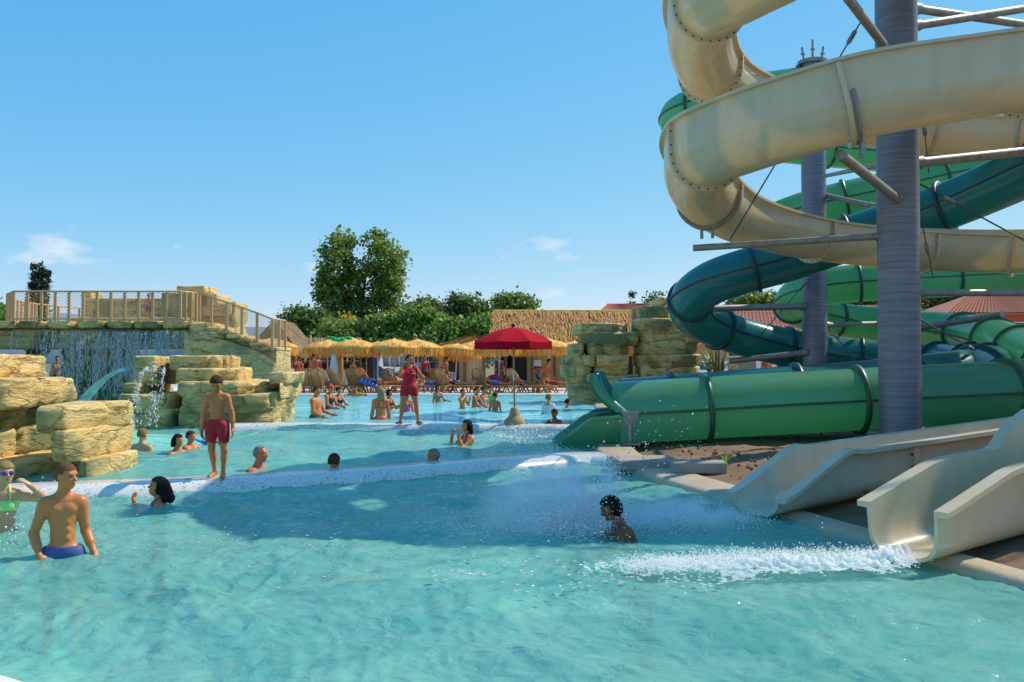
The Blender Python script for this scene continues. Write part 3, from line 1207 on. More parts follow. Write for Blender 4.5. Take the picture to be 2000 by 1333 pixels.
def mouth(root, end, prev, r, mt, mf):
    end, prev = Vector(end), Vector(prev)
    d = (end - prev).normalized()
    pts = [end + d * x for x in np.linspace(0.0, 1.15, 16)]
    for i, p in enumerate(pts):
        p.z -= 0.0
    Pm = np.array([tuple(p) for p in pts])
    Tm, sm, um = frames(Pm)
    sl = np.linspace(0, 1.15, 16)
    secs = np.array([usec(r + 0.01, h, h, lip=0.13) for h in np.interp(sl, [0, 0.50, 1.02, 1.15], [0.0, -0.02, -0.36, -0.46])])
    V, F = sweep(Pm, secs, sm, um, True)
    o = arr_obj("mouth_trough", V, cap_ends(V, F, secs.shape[1]), mt, root)
    o.data.set_sharp_from_angle(angle=R(38))
    # flared hood edge: two curved horns standing up at the end of the roof
    T0, s0, u0 = Tm[0], sm[0], um[0]
    for sg in (-1, 1):
        V, F = [], []
        n = 12
        for i in range(n + 1):
            k = i / n
            a = math.radians(4 + 64 * k)
            fwd = 0.05 + 0.36 * math.sin(k * math.pi * 0.55)
            wdt = 0.20 * (1 - 0.55 * k)
            for rr, ff in ((r - 0.02, fwd), (r + 0.05, fwd), (r + 0.05, fwd - wdt), (r - 0.02, fwd - wdt)):
                rr2 = rr + 0.18 * k * k
                V.append(Vector(Pm[0]) + Vector(s0) * sg * rr2 * math.cos(a) + Vector(u0) * rr2 * math.sin(a) + Vector(T0) * ff)
        for i in range(n):
            for j in range(4):
                F.append((i * 4 + j, i * 4 + (j + 1) % 4, (i + 1) * 4 + (j + 1) % 4, (i + 1) * 4 + j))
        F += [(0, 1, 2, 3), (n * 4 + 3, n * 4 + 2, n * 4 + 1, n * 4)]
        arr_obj("splash_horn", V, F, mt, root)
    return Pm


mouth(root4, Pg[-1], Pg[-4], 0.555, M_GREEN, M_GREENF)
mouth(root3, Pt[-1], Pt[-4], 0.56, M_TEAL, M_TEALF)


def steel_foot(root, x, y, z0, z1, w):
    m1 = MB()
    m1.tube([(x, y, z0), (x, y, z1)], 0.05, 10)
    m1.box((x, y, z0 + 0.02), (0.3, 0.3, 0.03))
    m1.build("leg", M_PIPE, root)
    m2 = MB()
    m2.add([(x - w, y - 0.03, z1 + 0.18), (x + w, y - 0.03, z1 + 0.18), (x + 0.05, y - 0.03, z1 - 0.1), (x - 0.05, y - 0.03, z1 - 0.1),
            (x - w, y + 0.03, z1 + 0.18), (x + w, y + 0.03, z1 + 0.18), (x + 0.05, y + 0.03, z1 - 0.1), (x - 0.05, y + 0.03, z1 - 0.1)],
           [(3, 2, 1, 0), (4, 5, 6, 7), (0, 1, 5, 4), (1, 2, 6, 5), (2, 3, 7, 6), (3, 0, 4, 7)])
    m2.build("cradle", M_PIPE, root)


gfoot = at(1231, 812, 15.68)
steel_foot(root4, gfoot.x, gfoot.y, 0.2, gfoot.z - 0.12, 0.16)
steel_foot(root4, gfoot.x + 0.1, 17.0, 0.2, gfoot.z - 0.2, 0.14)

# ---- struts, brackets and cables of the tower ----------------------
def strut(p0, p1, r, label, end=0.05, kind="strut"):
    a, b_ = at(*p0), at(*p1)
    t = thing("support_pipe", label, "support pipe", tuple((a + b_) / 2), "galvanised pipes holding the slides")
    m1 = MB()
    m1.tube([a, b_], r, 12)
    m1.build("pipe", M_PIPE, t, smooth='auto')
    d = (b_ - a).normalized()
    m2 = MB()
    m2.tube([b_ - d * 0.02, b_ + d * 0.16], r * 1.35, 12)
    m2.build("end_socket", M_PIPE, t, smooth='auto')
    return t


def cradle(parent, Pdat, frac_pt, r, thick=0.02):
    """steel band under a slide near a given point"""
    P_, T_, s_, u_ = Pdat
    i = int(np.argmin(np.linalg.norm(P_ - np.array(frac_pt)[None], axis=1)))
    rr = r + 0.05
    pts = [tuple(P_[i] + s_[i] * rr * math.cos(a) + u_[i] * rr * math.sin(a) - T_[i] * 0.1) for a in np.linspace(math.pi * 0.98, math.pi * 2.02, 19)]
    m1 = MB()
    m1.tube(pts, 0.03, 8)
    m1.build("cradle_band", M_PIPE, parent)
    c = Vector(P_[i]) - Vector(u_[i]) * (rr + 0.09) - Vector(T_[i]) * 0.1
    for sg in (-1, 1):
        m2 = MB()
        m2.box(c + Vector(s_[i]) * 0.1 * sg, (0.05, 0.05, 0.2))
        m2.build("saddle", M_PIPE, parent)


t_ = strut((1354, 485, 16.2), (1713, 462, 15.25), 0.06, "long grey pipe under the lowest cream bend reaching left from the front column")
cradle(t_, SP, at(1387, 388, 16.5), 0.53)
t_ = strut((1640, 302, 12.7), (1748, 386, 14.85), 0.075, "short thick pipe slanting down from the cream slide to the front column")
cradle(t_, SP, at(1640, 208, 12.6), 0.53)
t_ = strut((1655, -5, 12.9), (1733, 98, 14.9), 0.07, "pipe slanting down to the front column at the very top, left of it")
strut((2060, 290, 16.6), (1797, 318, 15.25), 0.085, "pipe reaching right from the front column under the upper cream pass")
strut((2080, 5, 17.5), (1792, 50, 15.3), 0.075, "upper pipe rising to the right from the top of the front column")
strut((2080, 60, 18.5), (1792, 18, 15.5), 0.075, "pipe falling to the right behind the rising one at the top of the front column")
strut((2080, 573, 16.0), (1800, 572, 15.2), 0.06, "level pipe to the right of the front column across the green tube")
strut((1380, 603, 24.3), (1566, 599, 25.2), 0.09, "level pipe from the back column to the teal bend")
strut((1425, 706, 25.9), (1566, 690, 25.2), 0.08, "low pipe from the back column under the teal tube")
strut((1722, 632, 27.5), (1617, 635, 25.4), 0.07, "short level pipe to the right of the back column between the green passes")
strut((1958, 614, 23.0), (1800, 640, 25.5), 0.09, "pipe hanging over the lower green tube at the right")
strut((1607, 345, 24.5), (1720, 322, 15.6), 0.05, "thin pipe between the two columns below the cream slide")
strut((1560, 300, 25.0), (1480, 290, 25.6), 0.06, "short pipe left of the back column top under the cream slide")
strut((1612, 382, 25.2), (1700, 402, 24.0), 0.07, "short pipe right of the back column above the teal tube")


def cable(p0, p1, label, r=0.014, buckle=0.5):
    a, b_ = at(*p0), at(*p1)
    t = thing("stay_cable", label, "cable", tuple((a + b_) / 2), "steel stay cables of the slide tower")
    m1 = MB()
    m1.tube([a, b_], r, 6)
    m1.build("wire", M_CABLE, t)
    c = a.lerp(b_, buckle)
    d = (b_ - a).normalized()
    m2 = MB()
    m2.tube([c - d * 0.14, c - d * 0.1, c + d * 0.1, c + d * 0.14], [0.018, 0.04, 0.04, 0.018], 8)
    m2.build("turnbuckle", M_PIPE, t, smooth='auto')


cable((1425, 470, 16.0), (1682, 42, 15.4), "steel cable running up from the lowest cream bend to the top of the front column", buckle=0.93)
cable((1797, 360, 15.2), (2060, 502, 16.5), "steel cable falling to the right from the front column across the cream slide", buckle=0.2)
cable((1797, 165, 15.4), (1814, 338, 15.3), "short steel cable beside the front column below the cream slide", r=0.01)
cable((1800, 430, 15.3), (1822, 540, 15.9), "short steel cable beside the front column at the cream joint", r=0.01)
cable((1420, 590, 24.4), (1566, 522, 25.1), "thin cable from the teal bend up to the back column", buckle=0.9)
cable((1455, 690, 25.8), (1580, 545, 25.0), "thin cable crossing the lower teal tube up to the back column", buckle=0.93)
cable((1620, 640, 25.4), (1700, 745, 22.0), "thin cable falling to the right from the back column behind the green tube", buckle=0.2)
cable((1798, 625, 15.3), (1905, 685, 18.0), "thin cable falling right from the front column over the green tube", buckle=0.9)

# unseen deck on posts with a ladder, added to shade the lower pool
tw = thing("added_shade_deck", "unseen deck on posts above the view, added to shade the lower pool", "tower", (8.1, 12.3, 0.1))
RT = Matrix.Rotation(R(-10), 3, 'Z')


def TW(x, y, z):
    return Vector((8.1, 12.3, 0)) + RT @ Vector((x, y, 0)) + Vector((0, 0, z))


for k in range(5, 12):
    m1 = MB()
    m1.box(TW(0.7 + 0.1 * math.sin(k * 2.3), -1.45 + 0.265 * k, 8.7), (6.6 + 0.3 * math.sin(k * 1.7), 0.25, 0.06), rz=R(-10))
    m1.build("deck_board", M_WOODDECK, tw)
for sx in (0.3, 3.7):
    for sy in (-0.1, 1.3):
        m1 = MB()
        m1.tube([TW(sx, sy, 0.0), TW(sx, sy, 9.9)], 0.11, 12)
        m1.build("post", M_PIPE, tw, smooth='auto')
for sy in (-0.2, 1.55):
    m1 = MB()
    m1.tube([TW(-2.5, sy, 9.7), TW(4.0, sy, 9.7)], 0.03, 8)
    m1.build("rail", M_PIPE, tw)
    for k in range(9):
        m1 = MB()
        m1.tube([TW(-2.5 + k * .8, sy, 8.7), TW(-2.5 + k * .8, sy, 9.7)], 0.025, 6)
        m1.build("baluster", M_PIPE, tw)
for sg in (0, 1):
    m1 = MB()
    m1.tube([TW(4.25, .1 + sg * .8, 0.1), TW(4.25, .1 + sg * .8, 9.6)], 0.04, 8)
    m1.build("ladder_side", M_PIPE, tw)
for k in range(28):
    m1 = MB()
    m1.tube([TW(4.25, .1, 0.4 + .3 * k), TW(4.25, .9, 0.4 + .3 * k)], 0.02, 6)
    m1.build("rung", M_PIPE, tw)

# ================================================================== artificial rock
def rock_mat(name, base, algae, amount):
    m, nt, b, out = mat(name)
    N, L = nt.nodes, nt.links
    tc = N.new("ShaderNodeTexCoord")
    mp = N.new("ShaderNodeMapping")
    mp.inputs['Scale'].default_value = (0.8, 0.8, 3.2)
    L.new(tc.outputs['Object'], mp.inputs[0])
    n = N.new("ShaderNodeTexNoise")
    n.inputs['Scale'].default_value = 3.0
    n.inputs['Detail'].default_value = 9
    n.inputs['Roughness'].default_value = 0.68
    n.inputs['Distortion'].default_value = 1.1
    L.new(mp.outputs[0], n.inputs['Vector'])
    rp = N.new("ShaderNodeValToRGB")
    e = rp.color_ramp.elements
    e[0].position, e[1].position = 0.33, 0.62
    e[0].color = (base[0] * 0.30, base[1] * 0.20, base[2] * 0.10, 1)
    e[1].color = (min(1, base[0] * 1.12), min(1, base[1] * 1.12), min(1, base[2] * 1.1), 1)
    q = rp.color_ramp.elements.new(0.46)
    q.color = (*base, 1)
    L.new(n.outputs['Fac'], rp.inputs[0])
    # painted green stains, stronger on some stones than on others
    n2 = N.new("ShaderNodeTexNoise")
    n2.inputs['Scale'].default_value = 0.75
    n2.inputs['Detail'].default_value = 6
    L.new(tc.outputs['Object'], n2.inputs['Vector'])
    oi = N.new("ShaderNodeObjectInfo")
    ad = N.new("ShaderNodeMath")
    ad.operation = 'MULTIPLY_ADD'
    ad.inputs[1].default_value = 0.16
    L.new(oi.outputs['Random'], ad.inputs[0])
    L.new(n2.outputs['Fac'], ad.inputs[2])
    r2 = N.new("ShaderNodeValToRGB")
    r2.color_ramp.elements[0].position = 0.66 - amount * 0.22
    r2.color_ramp.elements[1].position = 0.78 - amount * 0.2
    L.new(ad.outputs[0], r2.inputs[0])
    geo = N.new("ShaderNodeNewGeometry")
    sp = N.new("ShaderNodeSeparateXYZ")
    L.new(geo.outputs['Normal'], sp.inputs[0])
    mr = N.new("ShaderNodeMapRange")
    mr.inputs['From Min'].default_value = 0.25
    mr.inputs['From Max'].default_value = 0.8
    mr.inputs['To Min'].default_value = 1.0
    mr.inputs['To Max'].default_value = 0.0
    L.new(sp.outputs['Z'], mr.inputs[0])
    mm = N.new("ShaderNodeMath")
    mm.operation = 'MULTIPLY'
    L.new(r2.outputs[0], mm.inputs[0])
    L.new(mr.outputs[0], mm.inputs[1])
    mx = N.new("ShaderNodeMixRGB")
    mx.inputs[2].default_value = (*algae, 1)
    L.new(mm.outputs[0], mx.inputs[0])
    L.new(rp.outputs[0], mx.inputs[1])
    # fine cracks and joints in the moulded stone
    mpv = N.new("ShaderNodeMapping")
    mpv.inputs['Scale'].default_value = (1.0, 1.0, 3.4)
    L.new(tc.outputs['Object'], mpv.inputs[0])
    nzv = N.new("ShaderNodeTexNoise")
    nzv.inputs['Scale'].default_value = 2.5
    nzv.inputs['Detail'].default_value = 5
    L.new(mpv.outputs[0], nzv.inputs['Vector'])
    mxv = N.new("ShaderNodeMixRGB")
    mxv.inputs[0].default_value = 0.42
    L.new(mpv.outputs[0], mxv.inputs[1])
    L.new(nzv.outputs['Color'], mxv.inputs[2])
    vor = N.new("ShaderNodeTexVoronoi")
    vor.feature = 'DISTANCE_TO_EDGE'
    vor.inputs['Scale'].default_value = 1.05
    L.new(mxv.outputs[0], vor.inputs['Vector'])
    crk = N.new("ShaderNodeValToRGB")
    crk.color_ramp.elements[0].position = 0.004
    crk.color_ramp.elements[0].color = (0.34, 0.27, 0.20, 1)
    crk.color_ramp.elements[1].position = 0.032
    crk.color_ramp.elements[1].color = (1, 1, 1, 1)
    L.new(vor.outputs['Distance'], crk.inputs[0])
    mcr = N.new("ShaderNodeMixRGB")
    mcr.blend_type = 'MULTIPLY'
    mcr.inputs[0].default_value = 0.5
    L.new(mx.outputs[0], mcr.inputs[1])
    L.new(crk.outputs[0], mcr.inputs[2])
    L.new(mcr.outputs[0], b.inputs['Base Color'])
    b.inputs['Roughness'].default_value = 0.7
    n3 = N.new("ShaderNodeTexNoise")
    n3.inputs['Scale'].default_value = 9.0
    n3.inputs['Detail'].default_value = 7
    L.new(mp.outputs[0], n3.inputs['Vector'])
    sm = N.new("ShaderNodeMath")
    sm.operation = 'MULTIPLY_ADD'
    sm.inputs[1].default_value = 0.45
    L.new(n3.outputs['Fac'], sm.inputs[0])
    L.new(n.outputs['Fac'], sm.inputs[2])
    sm2 = N.new("ShaderNodeMath")
    sm2.operation = 'MULTIPLY_ADD'
    sm2.inputs[1].default_value = 0.35
    L.new(crk.outputs[0], sm2.inputs[0])
    L.new(sm.outputs[0], sm2.inputs[2])
    bp = N.new("ShaderNodeBump")
    bp.inputs['Strength'].default_value = 0.95
    bp.inputs['Distance'].default_value = 0.07
    L.new(sm2.outputs[0], bp.inputs['Height'])
    L.new(bp.outputs[0], b.inputs['Normal'])
    return m


M_ROCK = rock_mat("sand_rock", (0.76, 0.52, 0.19), (0.2, 0.2, 0.07), 0.3)
M_ROCKG = rock_mat("green_stained_rock", (0.74, 0.53, 0.20), (0.21, 0.22, 0.085), 0.5)
M_ROCKD = rock_mat("plain_rock", (0.78, 0.55, 0.22), (0.24, 0.23, 0.09), 0.12)
_rs = [100]


def slab_mesh(lx, ly, lz, seed, n_ang=110, rough=1.0):
    rg = np.random.default_rng(seed)
    off = rg.uniform(0, 90, 3)
    th = np.linspace(0, 2 * np.pi, n_ang, endpoint=False)
    c, s = np.cos(th), np.sin(th)
    ex = rg.uniform(5.0, 9.0)
    rad = (np.abs(c) ** ex + np.abs(s) ** ex) ** (-1 / ex)
    for q in range(6):                                  # knock facets off the block
        a_ = rg.uniform(0, 2 * np.pi)
        lim = rg.uniform(0.93, 1.12) if abs(math.sin(2 * a_)) < 0.5 else rg.uniform(1.0, 1.28)
        cc_ = np.cos(th - a_)
        rad = np.where(cc_ > 0.2, np.minimum(rad, lim / np.maximum(cc_, 0.2)), rad)
    zl = np.array([0.0, 0.04, 0.12, 0.24, 0.38, 0.5, 0.62, 0.74, 0.85, 0.93, 0.98, 1.0])
    inset = np.array([0.26, 0.17, 0.10, 0.05, 0.015, 0.0, 0.0, 0.0, 0.005, 0.015, 0.035, 0.075]) * min(1.0, lz / 0.42) * 1.0
    under = rg.uniform(0.3, 0.9)
    inset[:4] *= under
    edge = min(lx, ly)
    rows = []
    for z, ins in zip(zl, inset):
        x = rad * c * lx / 2
        y = rad * s * ly / 2
        k = 1 - ins * 2.0 * 0.5 / np.maximum(np.hypot(x, y), 0.2)
        rows.append(np.stack([x * k, y * k, np.full(n_ang, (z - 0.5) * lz)], axis=-1))
    for q in (0.8, 0.5, 0.2):
        a = rows[-1 if q == 0.8 else -1].copy()
        a[:, :2] = rows[len(zl) - 1][:, :2] * q
        rows.append(a)
    V = np.array(rows)
    Pn_ = V.copy() + off
    big = fbm(Pn_ * np.array([0.9, 0.9, 0.25]), 3)
    med = fbm(Pn_ * np.array([2.1, 2.1, 3.0]) + 7, 3)
    strat = perlin(Pn_ * np.array([0.55, 0.55, 13.0]) + 3)
    chip = np.maximum(0, fbm(Pn_ * np.array([1.6, 1.6, 2.2]) + 31, 2) - 0.12)
    crack = np.exp(-((np.abs(perlin(Pn_ * np.array([0.8, 0.8, 0.35]) + 60)) / 0.022) ** 2))
    d = np.hypot(V[..., 0], V[..., 1])[..., None]
    dirv = np.concatenate([V[..., :2] / np.maximum(d, 1e-3), np.zeros_like(d)], axis=-1)
    side = np.ones(len(rows))
    side[len(zl):] = 0
    amt = (0.09 * big + 0.06 * med + 0.045 * strat - 0.38 * chip - 0.10 * crack) * rough * min(1.0, edge / 0.8)
    V = V + dirv * (amt * side[:, None])[..., None]
    V[len(zl):, :, :2] = V[len(zl) - 1][None, :, :2] * np.array([0.8, 0.5, 0.2])[:, None, None]
    V[..., 2] += 0.10 * lz / 0.45 * fbm(Pn_ * np.array([0.7, 0.7, 0.0]) + 11, 3) * (zl.tolist()[-1] and 1)
    V[len(zl) - 3:, :, 2] += 0.03 * med[len(zl) - 3:]
    m = n_ang
    i = np.arange(len(rows) - 1)[:, None]
    j = np.arange(m)[None, :]
    F = np.stack([i * m + j, i * m + (j + 1) % m, (i + 1) * m + (j + 1) % m, (i + 1) * m + j], axis=-1).reshape(-1, 4)
    Fl = [tuple(q) for q in F.tolist()] + [tuple(range((len(rows) - 1) * m, len(rows) * m)), tuple(reversed(range(m)))]
    return V.reshape(-1, 3), Fl


def slab(root, x0, x1, yt, yb, Y, depth, rz=0.0, m=None, rough=1.0, grow=0.02):
    """a stone seen between x0..x1, yt..yb with its face at distance Y"""
    _rs[0] += 1
    Yk = Y + depth * 0.8                 # the corner seen on the side away from the middle is the far one
    a, b_ = at(x0, (yt + yb) / 2, Y if x0 < 1000 else Yk), at(x1, (yt + yb) / 2, Yk if x1 < 1000 else Y)
    zt, zb = at(0.5 * (x0 + x1), yt, Y).z, at(0.5 * (x0 + x1), yb, Y).z
    lz = zt - zb + grow
    V, F = slab_mesh(b_.x - a.x, depth, lz, _rs[0], rough=rough)
    Rm = np.array(Matrix.Rotation(rz, 3, 'Z'))
    V = V @ Rm.T + np.array([(a.x + b_.x) / 2, Y + depth / 2, (zt + zb) / 2])
    o = arr_obj("rock_slab", V, F, m or M_ROCK, root)
    o.data.set_sharp_from_angle(angle=R(55))
    return o


# front left stack ---------------------------------------------------
lr = thing("rock_formation", "layered sand-coloured rock stack at the left edge, behind the boys in the lower pool", "rock", (-7.2, 12.2, 0.0))
slab(lr, -260, 178, 908, 985, 11.7, 2.2, 0.02, M_ROCKG)
slab(lr, 176, 228, 902, 948, 11.9, 1.6, 0.0, M_ROCKD, 0.6)
slab(lr, -200, 98, 846, 908, 11.55, 2.4, 0.0, M_ROCKG)
slab(lr, 86, 249, 843, 905, 11.5, 2.3, 0.02, M_ROCK)
slab(lr, -220, 112, 800, 848, 11.7, 2.5, 0.0, M_ROCK)
slab(lr, 46, 246, 795, 848, 11.6, 2.0, -0.03, M_ROCK)
slab(lr, -260, 165, 744, 803, 11.8, 2.6, 0.02, M_ROCK)
slab(lr, -240, 80, 692, 746, 12.3, 2.4, -0.05, M_ROCKD)

# middle fountain stack ----------------------------------------------
mr_ = thing("rock_formation", "layered rock fountain with thin water jets behind the boy in red shorts", "rock", (-8.0, 22.2, 0.0))
slab(mr_, 238, 400, 800, 850, 21.2, 2.4, 0.0, M_ROCKG)
slab(mr_, 330, 578, 796, 850, 21.1, 2.6, 0.0, M_ROCKG)
slab(mr_, 222, 392, 771, 808, 21.0, 2.8, 0.0, M_ROCKG)
slab(mr_, 340, 580, 770, 805, 20.9, 2.9, 0.0, M_ROCK)
slab(mr_, 233, 330, 748, 776, 21.3, 2.3, 0.03, M_ROCKG)
slab(mr_, 322, 552, 746, 777, 21.0, 2.8, 0.0, M_ROCK)
slab(mr_, 545, 582, 748, 778, 21.4, 2.2, 0.0, M_ROCKD, 0.6)
slab(mr_, 258, 350, 721, 752, 21.5, 2.0, 0.05, M_ROCKG)
slab(mr_, 330, 492, 720, 751, 21.3, 2.5, 0.0, M_ROCK)
slab(mr_, 520, 590, 729, 750, 21.6, 1.8, -0.04, M_ROCKD)
slab(mr_, 252, 345, 697, 726, 21.5, 1.8, 0.0, M_ROCKG)
slab(mr_, 318, 470, 696, 724, 21.6, 2.0, 0.0, M_ROCK)

# right arch ---------------------------------------------------------
ar = thing("rock_formation", "tall rock arch of stacked slabs right of the red parasol, behind the green tube", "rock", (4.0, 33, 0.0))
YA = 31.5
for x0, x1, yt, yb, m_ in ((1107, 1215, 752, 800, M_ROCKG), (1105, 1252, 733, 758, M_ROCKG), (1093, 1160, 714, 738, M_ROCKG), (1152, 1232, 712, 736, M_ROCK), (1097, 1166, 695, 716, M_ROCKG), (1150, 1232, 694, 715, M_ROCKG),
                           (1108, 1145, 672, 697, M_ROCKG), (1138, 1232, 671, 697, M_ROCK), (1236, 1372, 741, 800, M_ROCK), (1240, 1372, 717, 746, M_ROCKG), (1233, 1378, 693, 720, M_ROCK), (1235, 1373, 666, 696, M_ROCKG),
                           (1127, 1250, 648, 675, M_ROCKG), (1238, 1345, 641, 670, M_ROCKG), (1316, 1385, 642, 668, M_ROCK), (1115, 1232, 632, 652, M_ROCKG), (1230, 1332, 622, 645, M_ROCKG), (1232, 1320, 597, 625, M_ROCKG), (1268, 1312, 582, 600, M_ROCKD)):
    slab(ar, x0, x1, yt, yb, YA + RNG.uniform(-0.15, 0.15), 2.4, 0.0, m_, 0.8)

# ================================================================== waterfall platform with its stairs
YP = 28.0
M_RAIL = simple("cream_painted_rail", (0.60, 0.37, 0.17), 0.5, var=0.15, vscale=8)
M_NET = simple("rope_net", (0.42, 0.30, 0.20), 0.9)
M_PLAST = rock_mat("rendered_wall", (0.70, 0.50, 0.21), (0.3, 0.27, 0.11), 0.15)
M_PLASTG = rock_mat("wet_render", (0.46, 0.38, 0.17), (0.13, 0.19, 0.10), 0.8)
pl = thing("waterfall_platform", "rendered viewing platform above the curtain of falling water, stair on its right", "platform", (-17, 30, 0.0))
pA, pB = at(-420, 640, YP), at(372, 640, YP)
zd = at(0, 629, YP).z
# deck edge stones
xs = np.linspace(pA.x, pB.x, 15)
for a, b_ in zip(xs[:-1], xs[1:]):
    _rs[0] += 1
    V, F = slab_mesh(b_ - a - 0.01, 1.2, 0.22, _rs[0], 40, 0.25)
    arr_obj("edge_stone", V + np.array([(a + b_) / 2, YP + 0.5, zd - 0.09]), F, M_ROCKG if RNG.random() < .6 else M_ROCKD, pl)
m1 = MB()
m1.box(((pA.x + pB.x) / 2, YP + 2.6, zd - 0.14), (pB.x - pA.x, 4.2, 0.2))
m1.build("deck_slab", M_PLAST, pl)
m1 = MB()
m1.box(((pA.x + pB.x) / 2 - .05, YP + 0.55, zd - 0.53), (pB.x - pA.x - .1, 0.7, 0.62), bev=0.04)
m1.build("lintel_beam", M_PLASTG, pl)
# inner parapet of the platform
m1 = MB()
w0, w1 = at(160, 600, 31.5), at(352, 600, 31.5)
ztop = at(200, 583, 31.5).z
m1.box(((w0.x + w1.x) / 2, 31.7, (zd + ztop) / 2), (w1.x - w0.x, 0.4, ztop - zd), bev=0.03)
m1.build("parapet_wall", M_PLAST, pl)
m1 = MB()
w0, w1 = at(130, 600, 29.9), at(372, 600, 29.9)
m1.box(((w0.x + w1.x) / 2, 30.0, zd + 0.12), (w1.x - w0.x, 0.35, 0.22), bev=0.02)
m1.build("bench_step", M_PLAST, pl)
m1 = MB()
c_ = at(345, 600, 30.6)
zz = at(345, 572, 30.6).z
m1.box((c_.x, 30.9, (zd + zz) / 2), (1.0, 0.7, zz - zd), bev=0.03)
m1.build("parapet_wall", M_PLAST, pl)
# piers under the deck
for x0, x1, Yq in ((112, 238, 29.2), (-330, -180, 29.2), (358, 470, 28.6)):
    a, b_ = at(x0, 700, Yq), at(x1, 700, Yq)
    for zt_, zb_, g in ((zd - 0.8, 1.5, 0.05), (1.55, 0.8, 0.0), (0.82, -0.4, 0.08)):
        _rs[0] += 1
        V, F = slab_mesh(b_.x - a.x + g, 1.6, zt_ - zb_ + 0.06, _rs[0], 64, 0.7)
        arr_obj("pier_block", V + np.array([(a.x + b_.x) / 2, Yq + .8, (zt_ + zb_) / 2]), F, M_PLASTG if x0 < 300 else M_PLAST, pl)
# curved stair wall: a drum that swells to the right under the steps
st0, st1 = at(366, 632, YP - 0.2), at(537, 688, YP - 1.6)
N_ST = 8
for k in range(N_ST):
    f0, f1 = k / N_ST, (k + 1) / N_ST
    xa, xb = st0.x + (st1.x - st0.x) * f0, st0.x + (st1.x - st0.x) * f1
    ya = YP - 0.2 - 1.4 * math.sin(f0 * math.pi / 2)
    zt_ = zd - (zd - 1.95) * (f0 ** 1.1)
    m1 = MB()
    m1.box(((xa + xb) / 2, ya + 0.95, (zt_ - 0.1 + zt_) / 2), (xb - xa + 0.05, 1.9, 0.1), bev=0.02)
    m1.build("stair_tread", M_ROCKD, pl)
    m2 = MB()
    m2.box(((xa + xb) / 2, ya + 1.0, (zt_ - 0.1) / 2), (xb - xa, 1.7, zt_ - 0.12))
    m2.build("stair_block", M_PLAST, pl)
# smooth render over the stair side, flaring outwards towards its foot
n1, n2 = 46, 18
V = []
for i in range(n1):
    f = i / (n1 - 1)
    x = st0.x + (st1.x + 0.15 - st0.x) * math.sin(f * math.pi / 2)
    y = YP - 0.5 - 1.5 * f ** 0.8 + 2.2 * max(0, f - 0.82) / 0.18
    zt_ = zd - 0.32 - (zd - 1.75) * (min(1, f * 1.02) ** 1.15)
    for j in range(n2):
        g = j / (n2 - 1)
        z = zt_ * (1 - g) + 0.0 * g
        bulge = 0.25 * math.sin(g * math.pi) * (0.4 + f)
        V.append((x - 0.35 * g * f, y - bulge * 0.5 + 0.3 * g, z))
V = np.array(V)
V += 0.06 * fbm(V * 0.9, 3)[:, None] * np.array([0.3, 1, 0.2])
arr_obj("stair_side", V, grid_faces(n1, n2)[:, ::-1], M_PLAST, pl)
for x0, x1, yt, yb, Yq in ((366, 436, 630, 652, 27.3), (376, 466, 650, 672, 27.1), (372, 486, 668, 690, 27.0)):
    slab(pl, x0, x1, yt, yb, Yq, 1.6, 0.0, M_ROCKD, 0.8)

# boulders on top of the stair landing
bo = thing("rock_formation", "flat boulders piled on the stair landing behind the platform railing", "rock", (-12, 31, zd))
for x0, x1, yt, yb, Yq, m_ in ((372, 480, 640, 700, 31.6, M_ROCKD), (368, 478, 612, 644, 31.6, M_ROCKD), (378, 470, 594, 616, 31.4, M_ROCKD), (446, 482, 590, 630, 31.7, M_ROCK), (400, 449, 574, 598, 31.2, M_ROCKD), (382, 410, 572, 596, 31.5, M_ROCK), (340, 423, 558, 575, 31.0, M_ROCK)):
    slab(bo, x0, x1, yt, yb, Yq, 1.6, 0, m_, 0.7)
bo2 = thing("rock_formation", "small boulder pile beside the cypress behind the middle of the platform railing", "rock", (-14.5, 33, zd))
for x0, x1, yt, yb in ((160, 196, 582, 640), (161, 198, 570, 584)):
    slab(bo2, x0, x1, yt, yb, 32.2, 1.0, 0, M_ROCKD, 0.5)

